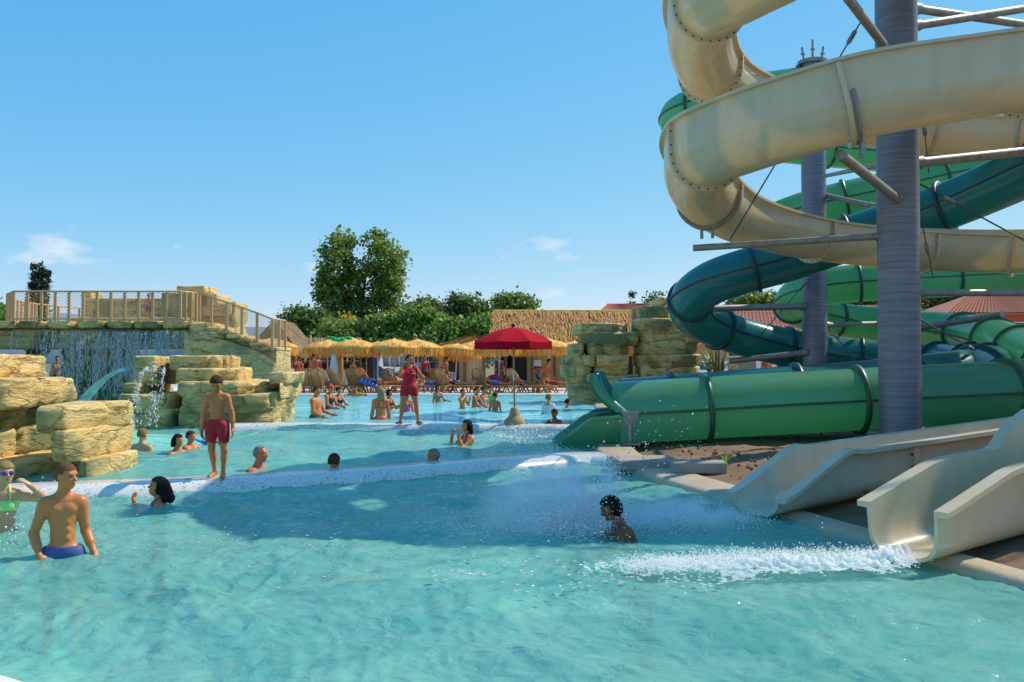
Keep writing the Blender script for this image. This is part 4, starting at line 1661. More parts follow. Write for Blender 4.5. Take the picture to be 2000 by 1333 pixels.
# railing -----------------------------------------------------------
def railing(name, label, pts, h, posts, net, group=None, top=True, r=0.028):
    """pts: foot points; one straight run per pair"""
    t = thing(name, label, "railing", tuple(pts[0]), group)
    pts = [Vector(p) for p in pts]
    hv = Vector((0, 0, h))
    m1 = MB()
    m1.tube([p + hv for p in pts], r, 8)
    m1.build("top_rail", M_RAIL, t, smooth=True)
    m1 = MB()
    m1.tube([p + Vector((0, 0, 0.07)) for p in pts], r * 0.8, 8)
    m1.build("bottom_rail", M_RAIL, t, smooth=True)
    for a, b_, n in zip(pts[:-1], pts[1:], posts):
        for k in range(n + 1):
            if k == n and b_ is not pts[-1]:
                continue
            p = a.lerp(b_, k / n)
            m2 = MB()
            m2.box(p + Vector((0, 0, h / 2)), (0.075, 0.06, h))
            m2.build("post", M_RAIL, t)
    if net:
        m3 = MB()
        for a, b_ in zip(pts[:-1], pts[1:]):
            Ld = (b_ - a).length
            u = (b_ - a) / Ld
            hh = h - 0.1
            step = 0.10
            k = -hh
            while k < Ld:
                for sg in (1, -1):
                    s0, z0 = k, 0.07 if sg > 0 else h - 0.03
                    s1, z1 = k + hh, h - 0.03 if sg > 0 else 0.07
                    c0, c1 = max(s0, 0), min(s1, Ld)
                    if c1 - c0 > 0.02:
                        za = z0 + (z1 - z0) * (c0 - s0) / (s1 - s0)
                        zb = z0 + (z1 - z0) * (c1 - s0) / (s1 - s0)
                        m3.tube([a + u * c0 + Vector((0, 0, za)), a + u * c1 + Vector((0, 0, zb))], 0.0055, 3, caps=False)
                k += step
        m3.build("net", M_NET, t, kind='stuff')
    return t


hR = at(200, 572, YP).z - zd + 0.02
fr = [at(14, 629, YP + 1.0), at(26, 629, YP), at(352, 629, YP), at(383, 629, YP + 0.6)]
for p in fr:
    p.z = zd + 0.02
railing("platform_railing", "cream railing with rope netting along the front of the waterfall platform", fr, hR, [2, 12, 3], True)
sf = [Vector((fr[3].x + 0.12, fr[3].y - 0.05, zd + 0.02))]
for k in range(1, 6):
    f = k / 5
    p = at(383 + (532 - 383) * f, 640, YP + 0.6 - 2.2 * f)
    p.z = zd + 0.02 - (zd - 1.95) * f ** 1.05
    sf.append(p)
sf.append(Vector((sf[-1].x + 0.1, sf[-1].y + 1.1, sf[-1].z)))
railing("stair_railing", "cream stair railing with rope netting descending to the right from the platform", sf, hR, [1, 1, 1, 1, 1, 2], True)
bk = [at(27, 629, YP + 2.0), at(70, 629, YP + 4.0), at(155, 629, YP + 6.5)]
for p in bk:
    p.z = zd + 0.02
railing("platform_railing", "low cream back railing with close balusters at the left end of the platform", bk, hR * 0.86, [6, 4], False)

# falling water ------------------------------------------------------
def drop_mat(name, alpha):
    m, nt, b, out = mat(name)
    N, L = nt.nodes, nt.links
    N.remove(b)
    tr = N.new("ShaderNodeBsdfTransparent")
    df = N.new("ShaderNodeBsdfDiffuse")
    df.inputs[0].default_value = (0.95, 0.95, 0.93, 1)
    tl = N.new("ShaderNodeBsdfTranslucent")
    tl.inputs[0].default_value = (0.95, 0.95, 0.93, 1)
    ad = N.new("ShaderNodeMixShader")
    ad.inputs[0].default_value = 0.5
    L.new(df.outputs[0], ad.inputs[1])
    L.new(tl.outputs[0], ad.inputs[2])
    gl = N.new("ShaderNodeBsdfGlossy")
    gl.inputs['Roughness'].default_value = 0.15
    m1_ = N.new("ShaderNodeMixShader")
    m1_.inputs[0].default_value = 0.3
    L.new(ad.outputs[0], m1_.inputs[1])
    L.new(gl.outputs[0], m1_.inputs[2])
    mx = N.new("ShaderNodeMixShader")
    mx.inputs[0].default_value = alpha
    L.new(tr.outputs[0], mx.inputs[1])
    L.new(m1_.outputs[0], mx.inputs[2])
    L.new(mx.outputs[0], out.inputs[0])
    return m


M_DROP = drop_mat("water_drop", 0.8)
M_SHEET = drop_mat("water_sheet", 0.45)
OCT = np.array([(1, 0, 0), (-1, 0, 0), (0, 1, 0), (0, -1, 0), (0, 0, 1), (0, 0, -1)], dtype=float)
OCTF = np.array([(0, 2, 4), (2, 1, 4), (1, 3, 4), (3, 0, 4), (2, 0, 5), (1, 2, 5), (3, 1, 5), (0, 3, 5)])


def drops(name, C, S, m, label, cat=None, smooth=True, parent=None):
    C, S = np.asarray(C), np.asarray(S)
    if S.ndim == 1:
        S = np.repeat(S[:, None], 3, axis=1)
    V = (C[:, None, :] + OCT[None] * S[:, None, :]).reshape(-1, 3)
    F = (OCTF[None] + 6 * np.arange(len(C))[:, None, None]).reshape(-1, 3)
    o = arr_obj(name, V, F, m, parent, smooth)
    o['kind'] = 'stuff'
    if label:
        o['label'] = label
    if cat:
        o['category'] = cat
    return o


rg = np.random.default_rng(5)
C, S = [], []
for k in range(58):
    px = rg.uniform(-60, 372) if k < 26 else rg.uniform(150, 370)
    x0 = at(px, 650, YP - 0.15).x
    ztop_ = zd - 0.3
    n = rg.integers(60, 170)
    ph = rg.uniform(0, 6)
    for i in range(n):
        f = rg.random() ** 0.8
        z = ztop_ - f * (ztop_ - 0.3) * rg.uniform(0.5, 1)
        wob = 0.05 * math.sin(9 * f + ph) * (0.3 + f) + rg.normal(0, 0.018 + 0.03 * f)
        C.append((x0 + wob, YP - 0.15 - 0.25 * f + rg.normal(0, 0.04), z))
        w = rg.uniform(0.004, 0.012)
        S.append((w, w, w * rg.uniform(2, 9.0)))
for k in range(420):
    px = rg.uniform(200, 372)
    C.append((at(px, 650, YP - .15).x, YP - 0.15 + rg.normal(0, .08), zd - 0.35 - 0.5 * rg.random() ** 1.3))
    w = rg.uniform(0.005, 0.013)
    S.append((w * 1.4, w, w * rg.uniform(1, 4.5)))
drops("falling_water", C, S, M_DROP, "broken strings of water falling from the platform edge", "falling water")


# connected threads of water among the drops
V, F = [], []
for k in range(90):
    px = rg.uniform(-60, 372) if k < 30 else rg.uniform(150, 372)
    x0 = at(px, 650, YP - 0.18).x
    ph, w0 = rg.uniform(0, 6), rg.uniform(0.004, 0.014)
    z1_ = rg.uniform(0.3, 1.6)
    n_ = 26
    o_ = len(V)
    for i in range(n_):
        f = i / (n_ - 1)
        w = w0 * (0.35 + 0.65 * abs(math.sin(7 * f + ph)))
        x = x0 + 0.035 * math.sin(8 * f + ph) * f + 0.02 * math.sin(23 * f + 2 * ph)
        z = (zd - 0.3) + (z1_ - (zd - 0.3)) * f
        V += [(x - w, YP - 0.17 - 0.22 * f, z), (x + w, YP - 0.17 - 0.22 * f, z), (x, YP - 0.19 - w - 0.22 * f, z)]
    for i in range(n_ - 1):
        for a, b_ in ((0, 1), (1, 2), (2, 0)):
            F.append((o_ + 3 * i + a, o_ + 3 * i + b_, o_ + 3 * i + 3 + b_, o_ + 3 * i + 3 + a))
o = arr_obj("water_threads", np.array(V), np.array(F), M_SHEET)
tag(o, "thin threads of water hanging from the platform edge", "falling water", None, 'stuff')


def jet(px0, py0, Y0, px1, py1, Y1, rise, n, w, spread, seed):
    r_ = np.random.default_rng(seed)
    a, b_ = at(px0, py0, Y0), at(px1, py1, Y1)
    C, S = [], []
    for i in range(n):
        f = r_.random()
        p = a.lerp(b_, f)
        p.z = a.z + (b_.z - a.z) * f ** 2 + rise * (f - f * f)
        C.append((p.x + r_.normal(0, spread * (0.2 + f)), p.y + r_.normal(0, spread * (0.2 + f)), p.z + r_.normal(0, spread * .6)))
        q = r_.uniform(0.5, 1.3) * w
        S.append((q, q, q * r_.uniform(1, 2.5)))
    return C, S


C, S = [], []
for args in ((289, 722, 21.3, 264, 780, 20.6, 0.25, 170, 0.014, 0.03, 1), (322, 722, 21.3, 315, 785, 20.6, 0.2, 130, 0.013, 0.03, 2), (300, 720, 21.3, 300, 790, 20.5, 0.5, 90, 0.013, 0.1, 3),
             (270, 775, 20.9, 262, 832, 20.4, 0.1, 150, 0.016, 0.09, 4), (300, 775, 20.9, 300, 832, 20.4, 0.1, 110, 0.016, 0.1, 6)):
    c_, s_ = jet(*args)
    C += c_
    S += s_
drops("fountain_jets", C, S, M_DROP, "thin arcs of water trickling down the middle rock fountain", "water jet")

# glassy spout from the fountain's left end
_sp0, _sp1 = at(252, 722, 21.6), at(160, 788, 22.2)
n1, n2 = 30, 12
V = []
for i in range(n1):
    f = i / (n1 - 1)
    p = _sp0.lerp(_sp1, f)
    p.z = _sp0.z + (_sp1.z - _sp0.z) * f ** 1.9
    for j in range(n2):
        a = 2 * math.pi * j / n2
        w = 0.16 + 0.22 * f
        nrm = Vector((-0.45, 0, -0.9 + f * .6)).normalized()
        V.append((p.x + 0.05 * math.cos(a) * (1 + f), p.y + w * math.sin(a), p.z + (0.05 + 0.05 * f) * math.cos(a)))
V = np.array(V)
V += 0.035 * fbm(V * 4, 2)[:, None]
i = np.arange(n1 - 1)[:, None]
j = np.arange(n2)[None, :]
F = np.stack([i * n2 + j, (i + 1) * n2 + j, (i + 1) * n2 + (j + 1) % n2, i * n2 + (j + 1) % n2], axis=-1).reshape(-1, 4)
M_SPOUT = water_mat("spout_water", (0.75, 0.92, 0.90), (0.55, 0.72, 0.70), 0.42, 0.8, 9)
o = arr_obj("water_spout", V, F, M_SPOUT)
tag(o, "pale turquoise arc of water pouring left from the rock fountain", "water spout", None, 'stuff')
C = [( _sp1.x + rg.normal(0, .35), _sp1.y + rg.normal(0, .3), 0.12 + abs(rg.normal(0, .16))) for k in range(420)]
drops("foam", C, rg.uniform(0.012, 0.035, 420), M_DROP, "white foam where the pale spout meets the middle pool", "foam")

# ================================================================== trees and shrubs
def leaf_mat(name, dark, light, trans=0.35):
    m, nt, b, out = mat(name)
    N, L = nt.nodes, nt.links
    g = N.new("ShaderNodeNewGeometry")
    rp = N.new("ShaderNodeValToRGB")
    rp.color_ramp.elements[0].color = (*dark, 1)
    rp.color_ramp.elements[1].color = (*light, 1)
    L.new(g.outputs['Random Per Island'], rp.inputs[0])
    L.new(rp.outputs[0], b.inputs['Base Color'])
    b.inputs['Roughness'].default_value = 0.5
    tl = N.new("ShaderNodeBsdfTranslucent")
    hv = N.new("ShaderNodeHueSaturation")
    hv.inputs['Value'].default_value = 1.7
    hv.inputs['Hue'].default_value = 0.485
    L.new(rp.outputs[0], hv.inputs['Color'])
    L.new(hv.outputs[0], tl.inputs[0])
    mx = N.new("ShaderNodeMixShader")
    mx.inputs[0].default_value = trans
    L.new(b.outputs[0], mx.inputs[1])
    L.new(tl.outputs[0], mx.inputs[2])
    L.new(mx.outputs[0], out.inputs[0])
    return m


M_LEAF = leaf_mat("poplar_leaves", (0.07, 0.13, 0.02), (0.26, 0.36, 0.07))
M_LEAFD = leaf_mat("dark_leaves", (0.04, 0.08, 0.013), (0.15, 0.22, 0.04))
M_LEAFG = leaf_mat("fresh_leaves", (0.07, 0.15, 0.02), (0.22, 0.36, 0.05))
M_LEAFO = leaf_mat("olive_leaves", (0.07, 0.075, 0.02), (0.20, 0.20, 0.06))
M_LEAFY = leaf_mat("yellow_blossom", (0.35, 0.27, 0.02), (0.60, 0.45, 0.03))
M_CYP = leaf_mat("cypress_needles", (0.012, 0.026, 0.010), (0.035, 0.055, 0.02), 0.1)
M_BARK = simple("bark", (0.12, 0.085, 0.055), 0.9, var=0.3, vscale=8, bump=0.5)


def leaves(blobs, n, size, seed, clump=0.45, ncl=None):
    """leaf-sized faces gathered in clumps over the blobs (centre, radii)"""
    r_ = np.random.default_rng(seed)
    vol = np.array([b_[1][0] * b_[1][1] * b_[1][2] for b_ in blobs]) ** 0.75
    vol = vol / vol.sum()
    ncl = ncl or max(20, n // 26)
    cc = []
    which = r_.choice(len(blobs), ncl, p=vol)
    for w in which:
        c, rad = blobs[w]
        d = r_.normal(size=3)
        d /= np.linalg.norm(d)
        q = r_.uniform(0.35, 1.05) ** 0.6
        cc.append(np.array(c) + d * np.array(rad) * q)
    cc = np.array(cc)
    idx = r_.integers(0, ncl, n)
    C = cc[idx] + r_.normal(size=(n, 3)) * clump * np.array([1, 1, 0.7])
    nrm = r_.normal(size=(n, 3)) + np.array([0, -0.2, 0.9])
    nrm /= np.linalg.norm(nrm, axis=1)[:, None]
    u = np.cross(nrm, r_.normal(size=(n, 3)))
    u /= np.linalg.norm(u, axis=1)[:, None]
    v = np.cross(nrm, u)
    s = size * r_.uniform(0.6, 1.4, (n, 1))
    V = np.stack([C + u * s, C + v * s * 0.6 + nrm * s * .15, C - u * s, C - v * s * 0.6 + nrm * s * .15], axis=1).reshape(-1, 3)
    return V, np.arange(4 * n).reshape(n, 4)


def tree(name, label, px, Y, blobs_px, m, n, size, clump, seed, group=None, trunk_r=0.22, limbs=7, base=0.2, cat="tree"):
    """blobs_px: (px, py, half width px, half height px) ellipses of the crown seen at distance Y"""
    b_ = at(px, 700, Y)
    t = thing(name, label, cat, (b_.x, Y, base), group)
    sc = FPX / Y
    r_ = np.random.default_rng(seed)
    blobs = []
    for q in blobs_px:
        c = at(q[0], q[1], Y + r_.uniform(-1, 1) * q[2] / sc * 0.4)
        blobs.append(((c.x, c.y, c.z), (q[2] / sc, max(q[2], q[3]) / sc * 0.8, q[3] / sc)))
    V, F = leaves(blobs, n, size, seed, clump)
    V[:, 2] = np.maximum(V[:, 2], base + 0.05)
    arr_obj("crown", V, F, m, t, smooth=False)
    zt = max(c[2] for c, _ in blobs)
    m1 = MB()
    top = Vector((b_.x, Y, base + (zt - base) * 0.8))
    m1.tube([(b_.x, Y, base - .1), (b_.x + 0.05, Y, base + (zt - base) * 0.4), top], [trunk_r, trunk_r * 0.7, trunk_r * 0.25], 8)
    for k in range(limbs):
        c, rad = blobs[k % len(blobs)]
        f = r_.uniform(0.15, 0.6)
        s0 = Vector((b_.x, Y, base + (zt - base) * f * 0.8))
        e0 = Vector(c) + Vector(r_.normal(size=3) * np.array(rad) * 0.4)
        m1.tube([s0, s0.lerp(e0, 0.5) + Vector((0, 0, 0.1)), e0], [trunk_r * 0.5, trunk_r * 0.3, trunk_r * 0.1], 6)
    m1.build("trunk", M_BARK, t, smooth=True)
    return t


GT = "trees and shrubs beyond the lido"
tree("poplar_tree", "tall broad green poplar with two rounded crowns rising above every other tree", 700, 92,
     [(655, 520, 34, 62), (640, 560, 26, 50), (670, 480, 22, 30), (660, 610, 30, 50), (745, 520, 40, 58), (730, 470, 24, 22), (760, 560, 32, 50), (735, 620, 40, 55), (775, 510, 18, 30), (700, 620, 30, 50), (690, 560, 16, 50)],
     M_LEAF, 14500, 0.22, 0.36, 11, GT, 0.3, 14)
tree("shrub_tree", "dense bright green bushy tree left of the poplar above the thatched bar", 590, 82, [(590, 632, 44, 28), (570, 645, 28, 26), (620, 640, 34, 30), (600, 655, 50, 26)], M_LEAFD, 6500, 0.2, 0.4, 12, GT, 0.15, 5)
tree("shrub_tree", "shrub with yellow blossom at the foot of the poplar's left crown", 672, 78, [(675, 630, 18, 16), (655, 640, 14, 16)], M_LEAFY, 500, 0.14, 0.35, 13, GT, 0.08, 3)
tree("shrub_tree", "light green shrub below the poplar, left half, behind the straw parasols", 690, 76, [(650, 655, 30, 30), (690, 660, 34, 34), (735, 655, 30, 34), (715, 680, 50, 26)], M_LEAF, 6500, 0.18, 0.35, 14, GT, 0.12, 5)
tree("shrub_tree", "mid green round tree right of the poplar's foot", 790, 76, [(780, 640, 36, 34), (820, 628, 34, 34), (800, 665, 50, 30), (850, 650, 30, 36)], M_LEAFG, 7500, 0.18, 0.36, 15, GT, 0.14, 6)
tree("shrub_tree", "olive brown ragged tree right of the poplar", 838, 88, [(830, 605, 30, 20), (812, 615, 20, 20), (850, 620, 34, 30)], M_LEAFO, 4500, 0.2, 0.4, 16, GT, 0.16, 6)
tree("shrub_tree", "dark ragged two-topped tree left of the big thatched roof", 915, 84, [(893, 602, 20, 26), (925, 604, 24, 24), (910, 630, 44, 34), (945, 630, 18, 26)], M_LEAFD, 6500, 0.2, 0.4, 17, GT, 0.18, 6)
tree("shrub_tree", "sunlit green shrub just left of the big thatched roof behind the red parasol", 905, 72, [(880, 650, 34, 28), (920, 655, 36, 30), (950, 640, 20, 28), (860, 670, 40, 24)], M_LEAFG, 6000, 0.17, 0.34, 18, GT, 0.12, 5)
tree("shrub_tree", "rounded dark green tree rising behind the left end of the big thatched roof", 1008, 90, [(1005, 594, 36, 18), (985, 600, 20, 18), (1030, 602, 20, 14)], M_LEAF, 4200, 0.2, 0.4, 19, GT, 0.18, 5)
tree("shrub_tree", "low green tree seen through the teal loop left of the back column", 1480, 95, [(1470, 592, 38, 16), (1505, 590, 30, 14), (1440, 600, 24, 12)], M_LEAF, 3200, 0.22, 0.4, 20, GT, 0.16, 4)
tree("shrub_tree", "dark tree standing behind the back column above the green loop", 1556, 100, [(1555, 535, 26, 26), (1575, 560, 30, 40), (1600, 580, 30, 30)], M_LEAFD, 3000, 0.24, 0.4, 21, GT, 0.18, 4)
tree("shrub_tree", "dark olive tree at the right edge above the red roof", 1880, 85, [(1840, 590, 40, 20), (1900, 575, 50, 24), (1960, 565, 40, 22), (2010, 560, 40, 30), (1790, 595, 30, 14)], M_LEAFO, 6500, 0.2, 0.4, 22, GT, 0.2, 6)
tree("shrub_tree", "yellowish tree behind the front column between the two green passes", 1700, 85, [(1690, 592, 40, 16), (1740, 592, 30, 16), (1650, 598, 30, 12)], M_LEAFO, 2800, 0.2, 0.4, 23, GT, 0.18, 4)
tree("shrub_tree", "bright green bush at the far left edge under the end of the platform railing", -5, 60, [(-8, 618, 16, 22), (0, 640, 20, 24)], M_LEAFG, 1800, 0.14, 0.3, 24, GT, 0.1, 3)
tree("cypress_tree", "tall dark cypress standing behind the left part of the platform", 75, 62, [(74, 530, 9, 20), (74, 560, 13, 28), (74, 600, 14, 40), (86, 545, 6, 22), (74, 660, 14, 50)], M_CYP, 9000, 0.10, 0.13, 25, "cypresses", 0.14, 3)
tree("cypress_tree", "tip of a distant small cypress over the middle of the platform railing", 176, 120, [(175, 570, 3, 16), (180, 580, 3, 12), (176, 640, 8, 70)], M_CYP, 900, 0.14, 0.2, 26, "cypresses", 0.12, 2)
tree("cypress_tree", "short dark cypress peeping over the red tiled roof above the thatch", 1236, 100, [(1235, 588, 7, 16), (1238, 620, 9, 40)], M_CYP, 900, 0.15, 0.2, 27, "cypresses", 0.12, 2)
tree("shrub_tree", "tuft of leaves growing behind the top stone of the rock arch", 1275, 60, [(1272, 588, 8, 8), (1290, 580, 10, 6), (1280, 610, 20, 20)], M_LEAFD, 700, 0.12, 0.25, 28, GT, 0.08, 3)
tree("hedge", "long dark hedge behind the parasols and huts", 760, 68, [(560 + 30 * k, 690, 26, 22) for k in range(14)], M_LEAFD, 7000, 0.16, 0.32, 29, None, 0.08, 6, cat="hedge")

# faint hills on the horizon
hp = []
for k in range(90):
    a = -1.5 + 3.0 * k / 89
    d = 2600
    h = 20 + 95 * max(0, math.sin((a + 1.15) * 2.2)) * (a < 0.25) + 12 * math.sin(9 * a) + 6 * math.sin(23 * a)
    hp.append((math.sin(a) * d, math.cos(a) * d, max(12, h)))
mb = MB()
V = [(x, y, -5) for x, y, h in hp] + [(x, y, h) for x, y, h in hp] + [(x * 1.12, y * 1.12, h * .4) for x, y, h in hp]
n = len(hp)
F = [(i, i + 1, n + i + 1, n + i) for i in range(n - 1)] + [(n + i, n + i + 1, 2 * n + i + 1, 2 * n + i) for i in range(n - 1)]
mb.add(V, F)
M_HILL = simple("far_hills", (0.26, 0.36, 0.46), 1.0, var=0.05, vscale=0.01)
mb.build("hills", M_HILL, smooth=True, kind='structure')

# ================================================================== huts and houses
def thatch_mat(name, dark, light):
    m, nt, b, out = mat(name)
    N, L = nt.nodes, nt.links
    g = N.new("ShaderNodeNewGeometry")
    rp = N.new("ShaderNodeValToRGB")
    rp.color_ramp.elements[0].color = (*dark, 1)
    rp.color_ramp.elements[1].color = (*light, 1)
    L.new(g.outputs['Random Per Island'], rp.inputs[0])
    L.new(rp.outputs[0], b.inputs['Base Color'])
    b.inputs['Roughness'].default_value = 0.75
    tl = N.new("ShaderNodeBsdfTranslucent")
    L.new(rp.outputs[0], tl.inputs[0])
    mx = N.new("ShaderNodeMixShader")
    mx.inputs[0].default_value = 0.25
    L.new(b.outputs[0], mx.inputs[1])
    L.new(tl.outputs[0], mx.inputs[2])
    L.new(mx.outputs[0], out.inputs[0])
    return m


M_STRAW = thatch_mat("parasol_straw", (0.70, 0.29, 0.03), (1.0, 0.56, 0.12))
M_STRAWC = simple("parasol_cap_straw", (0.97, 0.55, 0.14), 0.8, var=0.25, vscale=25, bump=0.6, bscale=60)
M_THATCH = thatch_mat("roof_thatch", (0.50, 0.25, 0.06), (0.74, 0.41, 0.13))
M_THATCHB = simple("roof_thatch_base", (0.48, 0.24, 0.07), 0.9, var=0.3, vscale=12, bump=0.6)
M_THATCHG = thatch_mat("grey_thatch", (0.28, 0.18, 0.10), (0.62, 0.45, 0.28))
M_OCHRE = simple("ochre_wall", (0.58, 0.36, 0.13), 0.8, var=0.14, vscale=1.5)
M_BEIGEW = simple("beige_wall", (0.60, 0.44, 0.22), 0.8, var=0.12, vscale=1.5)
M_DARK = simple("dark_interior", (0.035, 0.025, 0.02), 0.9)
M_WOOD = simple("brown_wood", (0.20, 0.10, 0.045), 0.7, var=0.25, vscale=10, stretch=(1, 1, 8))
M_WHITE = simple("white_paint", (0.78, 0.76, 0.72), 0.6, var=0.04)
M_TILE = simple("red_roof_tile", (0.50, 0.17, 0.10), 0.8, var=0.2, vscale=3, obj_var=0.12)
M_REDW = simple("red_wall", (0.52, 0.10, 0.04), 0.8, var=0.12)


def thatch_slope(parent, e0, e1, r0, r1, rows, per_m, ln, m, base_m, seed):
    """roof slope from eave e0-e1 up to ridge r0-r1, straw courses over a solid base"""
    r_ = np.random.default_rng(seed)
    e0, e1, r0, r1 = map(Vector, (e0, e1, r0, r1))
    mb_ = MB()
    q = [e0, e1, r1, r0]
    nrm = (e1 - e0).cross(r0 - e0).normalized()
    if nrm.z < 0:
        nrm = -nrm
        q = [e1, e0, r0, r1]
    mb_.slabpoly(q, 0.14)
    sl = mb_.build("roof_slope", base_m, parent)
    V, F = [], []
    for k in range(rows):
        g = k / rows
        a, b_ = e0.lerp(r0, g), e1.lerp(r1, g)
        down = ((e0 - r0).normalized() + (e1 - r1).normalized()).normalized()
        along = (b_ - a)
        n = int(along.length * per_m)
        u = along.normalized()
        for i in range(n):
            p = a + along * r_.random() + nrm * (0.03 + 0.05 * r_.random()) - down * ln * 0.6
            l_ = ln * r_.uniform(0.8, 1.35)
            w = r_.uniform(0.02, 0.05)
            dd = (down + u * r_.normal(0, 0.10) + nrm * r_.normal(0.04, 0.05)).normalized()
            o_ = len(V)
            V += [p - u * w, p + u * w, p + dd * l_ + u * w * 0.4, p + dd * l_ - u * w * 0.4]
            F.append((o_, o_ + 1, o_ + 2, o_ + 3))
    arr_obj("thatch", np.array([tuple(v) for v in V]), np.array(F), m, sl, smooth=False, kind='stuff')
    # ragged eave ends hanging down
    V, F = [], []
    n = int((e1 - e0).length * per_m * 1.6)
    u = (e1 - e0).normalized()
    for i in range(n):
        p = e0 + (e1 - e0) * r_.random() + nrm * 0.02
        w = r_.uniform(0.015, 0.04)
        l_ = r_.uniform(0.2, 0.42)
        dd = ((e0 - r0).normalized() * 0.55 + Vector((0, 0, -0.8)) + u * r_.normal(0, 0.12)).normalized()
        o_ = len(V)
        V += [p - u * w, p + u * w, p + dd * l_ + u * w * .3, p + dd * l_ - u * w * .3]
        F.append((o_, o_ + 1, o_ + 2, o_ + 3))
    arr_obj("eave_fringe", np.array([tuple(v) for v in V]), np.array(F), m, sl, smooth=False, kind='stuff')
    return sl


# big ochre hut ------------------------------------------------------
h1 = thing("thatched_hut", "large ochre hut with a long thatched roof behind the red parasol", "hut", (3.5, 54, 0.26))
XL, XR = -1.15, 11.0
zr, ze = at(1000, 609, 55).z, at(1000, 668, 51).z
thatch_slope(h1, (XL - .2, 51.0, ze), (XR, 51.0, ze), (XL + .1, 55.2, zr), (XR, 55.2, zr), 13, 26, 0.85, M_THATCH, M_THATCHB, 41)
thatch_slope(h1, (XR, 59.4, ze), (XL - .2, 59.4, ze), (XR, 55.2, zr), (XL + .1, 55.2, zr), 5, 8, 0.7, M_THATCH, M_THATCHB, 42)
m1 = MB()
m1.tube([(XL, 55.2, zr + 0.03), (XR, 55.2, zr + 0.03)], 0.09, 8)
m1.build("ridge_roll", M_STRAWC, h1, smooth='auto')
m1 = MB()
m1.box((5.2, 52.25, 1.5), (11.4, 0.25, 2.6))
m1.build("front_wall", M_OCHRE, h1)
m1 = MB()
m1.add([(-0.5, 52.2, 0.2), (-0.5, 58.4, 0.2), (-0.5, 58.4, ze), (-0.5, 55.2, zr - 0.25), (-0.5, 52.2, ze)], [(0, 1, 2, 3, 4)])
m1.add([(-0.62, 52.2, 0.2), (-0.62, 58.4, 0.2), (-0.62, 58.4, ze), (-0.62, 55.2, zr - 0.25), (-0.62, 52.2, ze)], [(4, 3, 2, 1, 0)])
m1.build("gable_wall", M_WOOD, h1)
for xa, w, z0, z1, mm_, nm in ((0.1, 1.5, 0.25, 2.15, M_DARK, "doorway"), (3.3, 0.9, 0.9, 1.9, M_WHITE, "poster"), (-0.2, 0.3, 0.25, 2.3, M_WHITE, "door_leaf"), (6.2, 1.4, 0.9, 2.0, M_DARK, "window")):
    m1 = MB()
    m1.box((xa, 52.1, (z0 + z1) / 2), (w, 0.06, z1 - z0))
    o = m1.build(nm, mm_, h1)
for xa in (-0.35, 1.15, 2.4, 4.6, 7.5):
    m1 = MB()
    m1.tube([(xa, 51.6, 0.2), (xa, 51.6, ze - 0.05)], 0.08, 8)
    m1.build("post", M_WOOD, h1)

# small hut in the middle --------------------------------------------
h2 = thing("thatched_hut", "small beige hut with a low lopsided thatched roof left of the red parasol", "hut", (-3.6, 51, 0.26))
a0, a1, a2 = at(833, 684, 50), at(925, 657, 50), at(952, 672, 50)
for (p, q, sd_) in ((a0, a1, 43), (a2, a1, 44)):
    thatch_slope(h2, (p.x, 49.6, p.z), (p.x, 54, p.z), (q.x, 49.6, q.z), (q.x, 54, q.z), 8, 24, 0.5, M_THATCH, M_THATCHB, sd_)
m1 = MB()
V = [(a0.x + .5, 50.2, 0.2), (a2.x - .1, 50.2, 0.2), (a2.x - .1, 50.2, a2.z - .1), (a1.x, 50.2, a1.z - .12), (a0.x + .5, 50.2, a0.z + 0.02)]
m1.add(V + [(x, y + 0.2, z) for x, y, z in V], [(0, 1, 2, 3, 4), (9, 8, 7, 6, 5), (0, 5, 6, 1), (1, 6, 7, 2), (4, 9, 5, 0)])
m1.build("gable_wall", M_BEIGEW, h2)
m1 = MB()
m1.box((a0.x + 1.35, 50.15, 1.15), (0.85, 0.08, 1.9))
m1.build("doorway", M_DARK, h2)
for xa in (a0.x + .55, a0.x + 2.1, a2.x - .2):
    m1 = MB()
    m1.box((xa, 50.05, 1.35), (0.16, 0.16, 2.3))
    m1.build("post", M_WOOD, h2)

# bar on the left ----------------------------------------------------
h3 = thing("thatched_bar", "open bar under a greyish thatched roof left of the parasols", "bar", (-10.5, 50, 0.26))
e0, e1, r0, r1 = at(560, 690, 48), at(706, 690, 48), at(572, 662, 50.5), at(706, 662, 50.5)
thatch_slope(h3, tuple(e0), tuple(e1), tuple(r0), tuple(r1), 8, 28, 0.5, M_THATCHG, M_THATCHB, 45)
e0, e1, r0, r1 = at(582, 688, 46), at(582, 688, 50.5), at(535, 628, 46.2), at(535, 628, 50.5)
thatch_slope(h3, tuple(e0), tuple(Vector((e0.x, 50.5, e0.z))), tuple(r0), tuple(Vector((r0.x, 50.5, r0.z))), 9, 26, 0.5, M_THATCHG, M_THATCHB, 46)
e2 = Vector((r0.x - (e0.x - r0.x), e0.y, e0.z))
thatch_slope(h3, tuple(Vector((e2.x, 50.5, e2.z))), tuple(e2), tuple(Vector((r0.x, 50.5, r0.z))), tuple(r0), 9, 18, 0.5, M_THATCHG, M_THATCHB, 47)
for px in (578, 622, 664, 704):
    p = at(px, 700, 48.2)
    m1 = MB()
    m1.tube([(p.x, 48.2, 0.2), (p.x, 48.2, 2.3)], 0.07, 8)
    m1.build("post", M_WOOD, h3)
pa, pb = at(566, 700, 49), at(706, 700, 49)
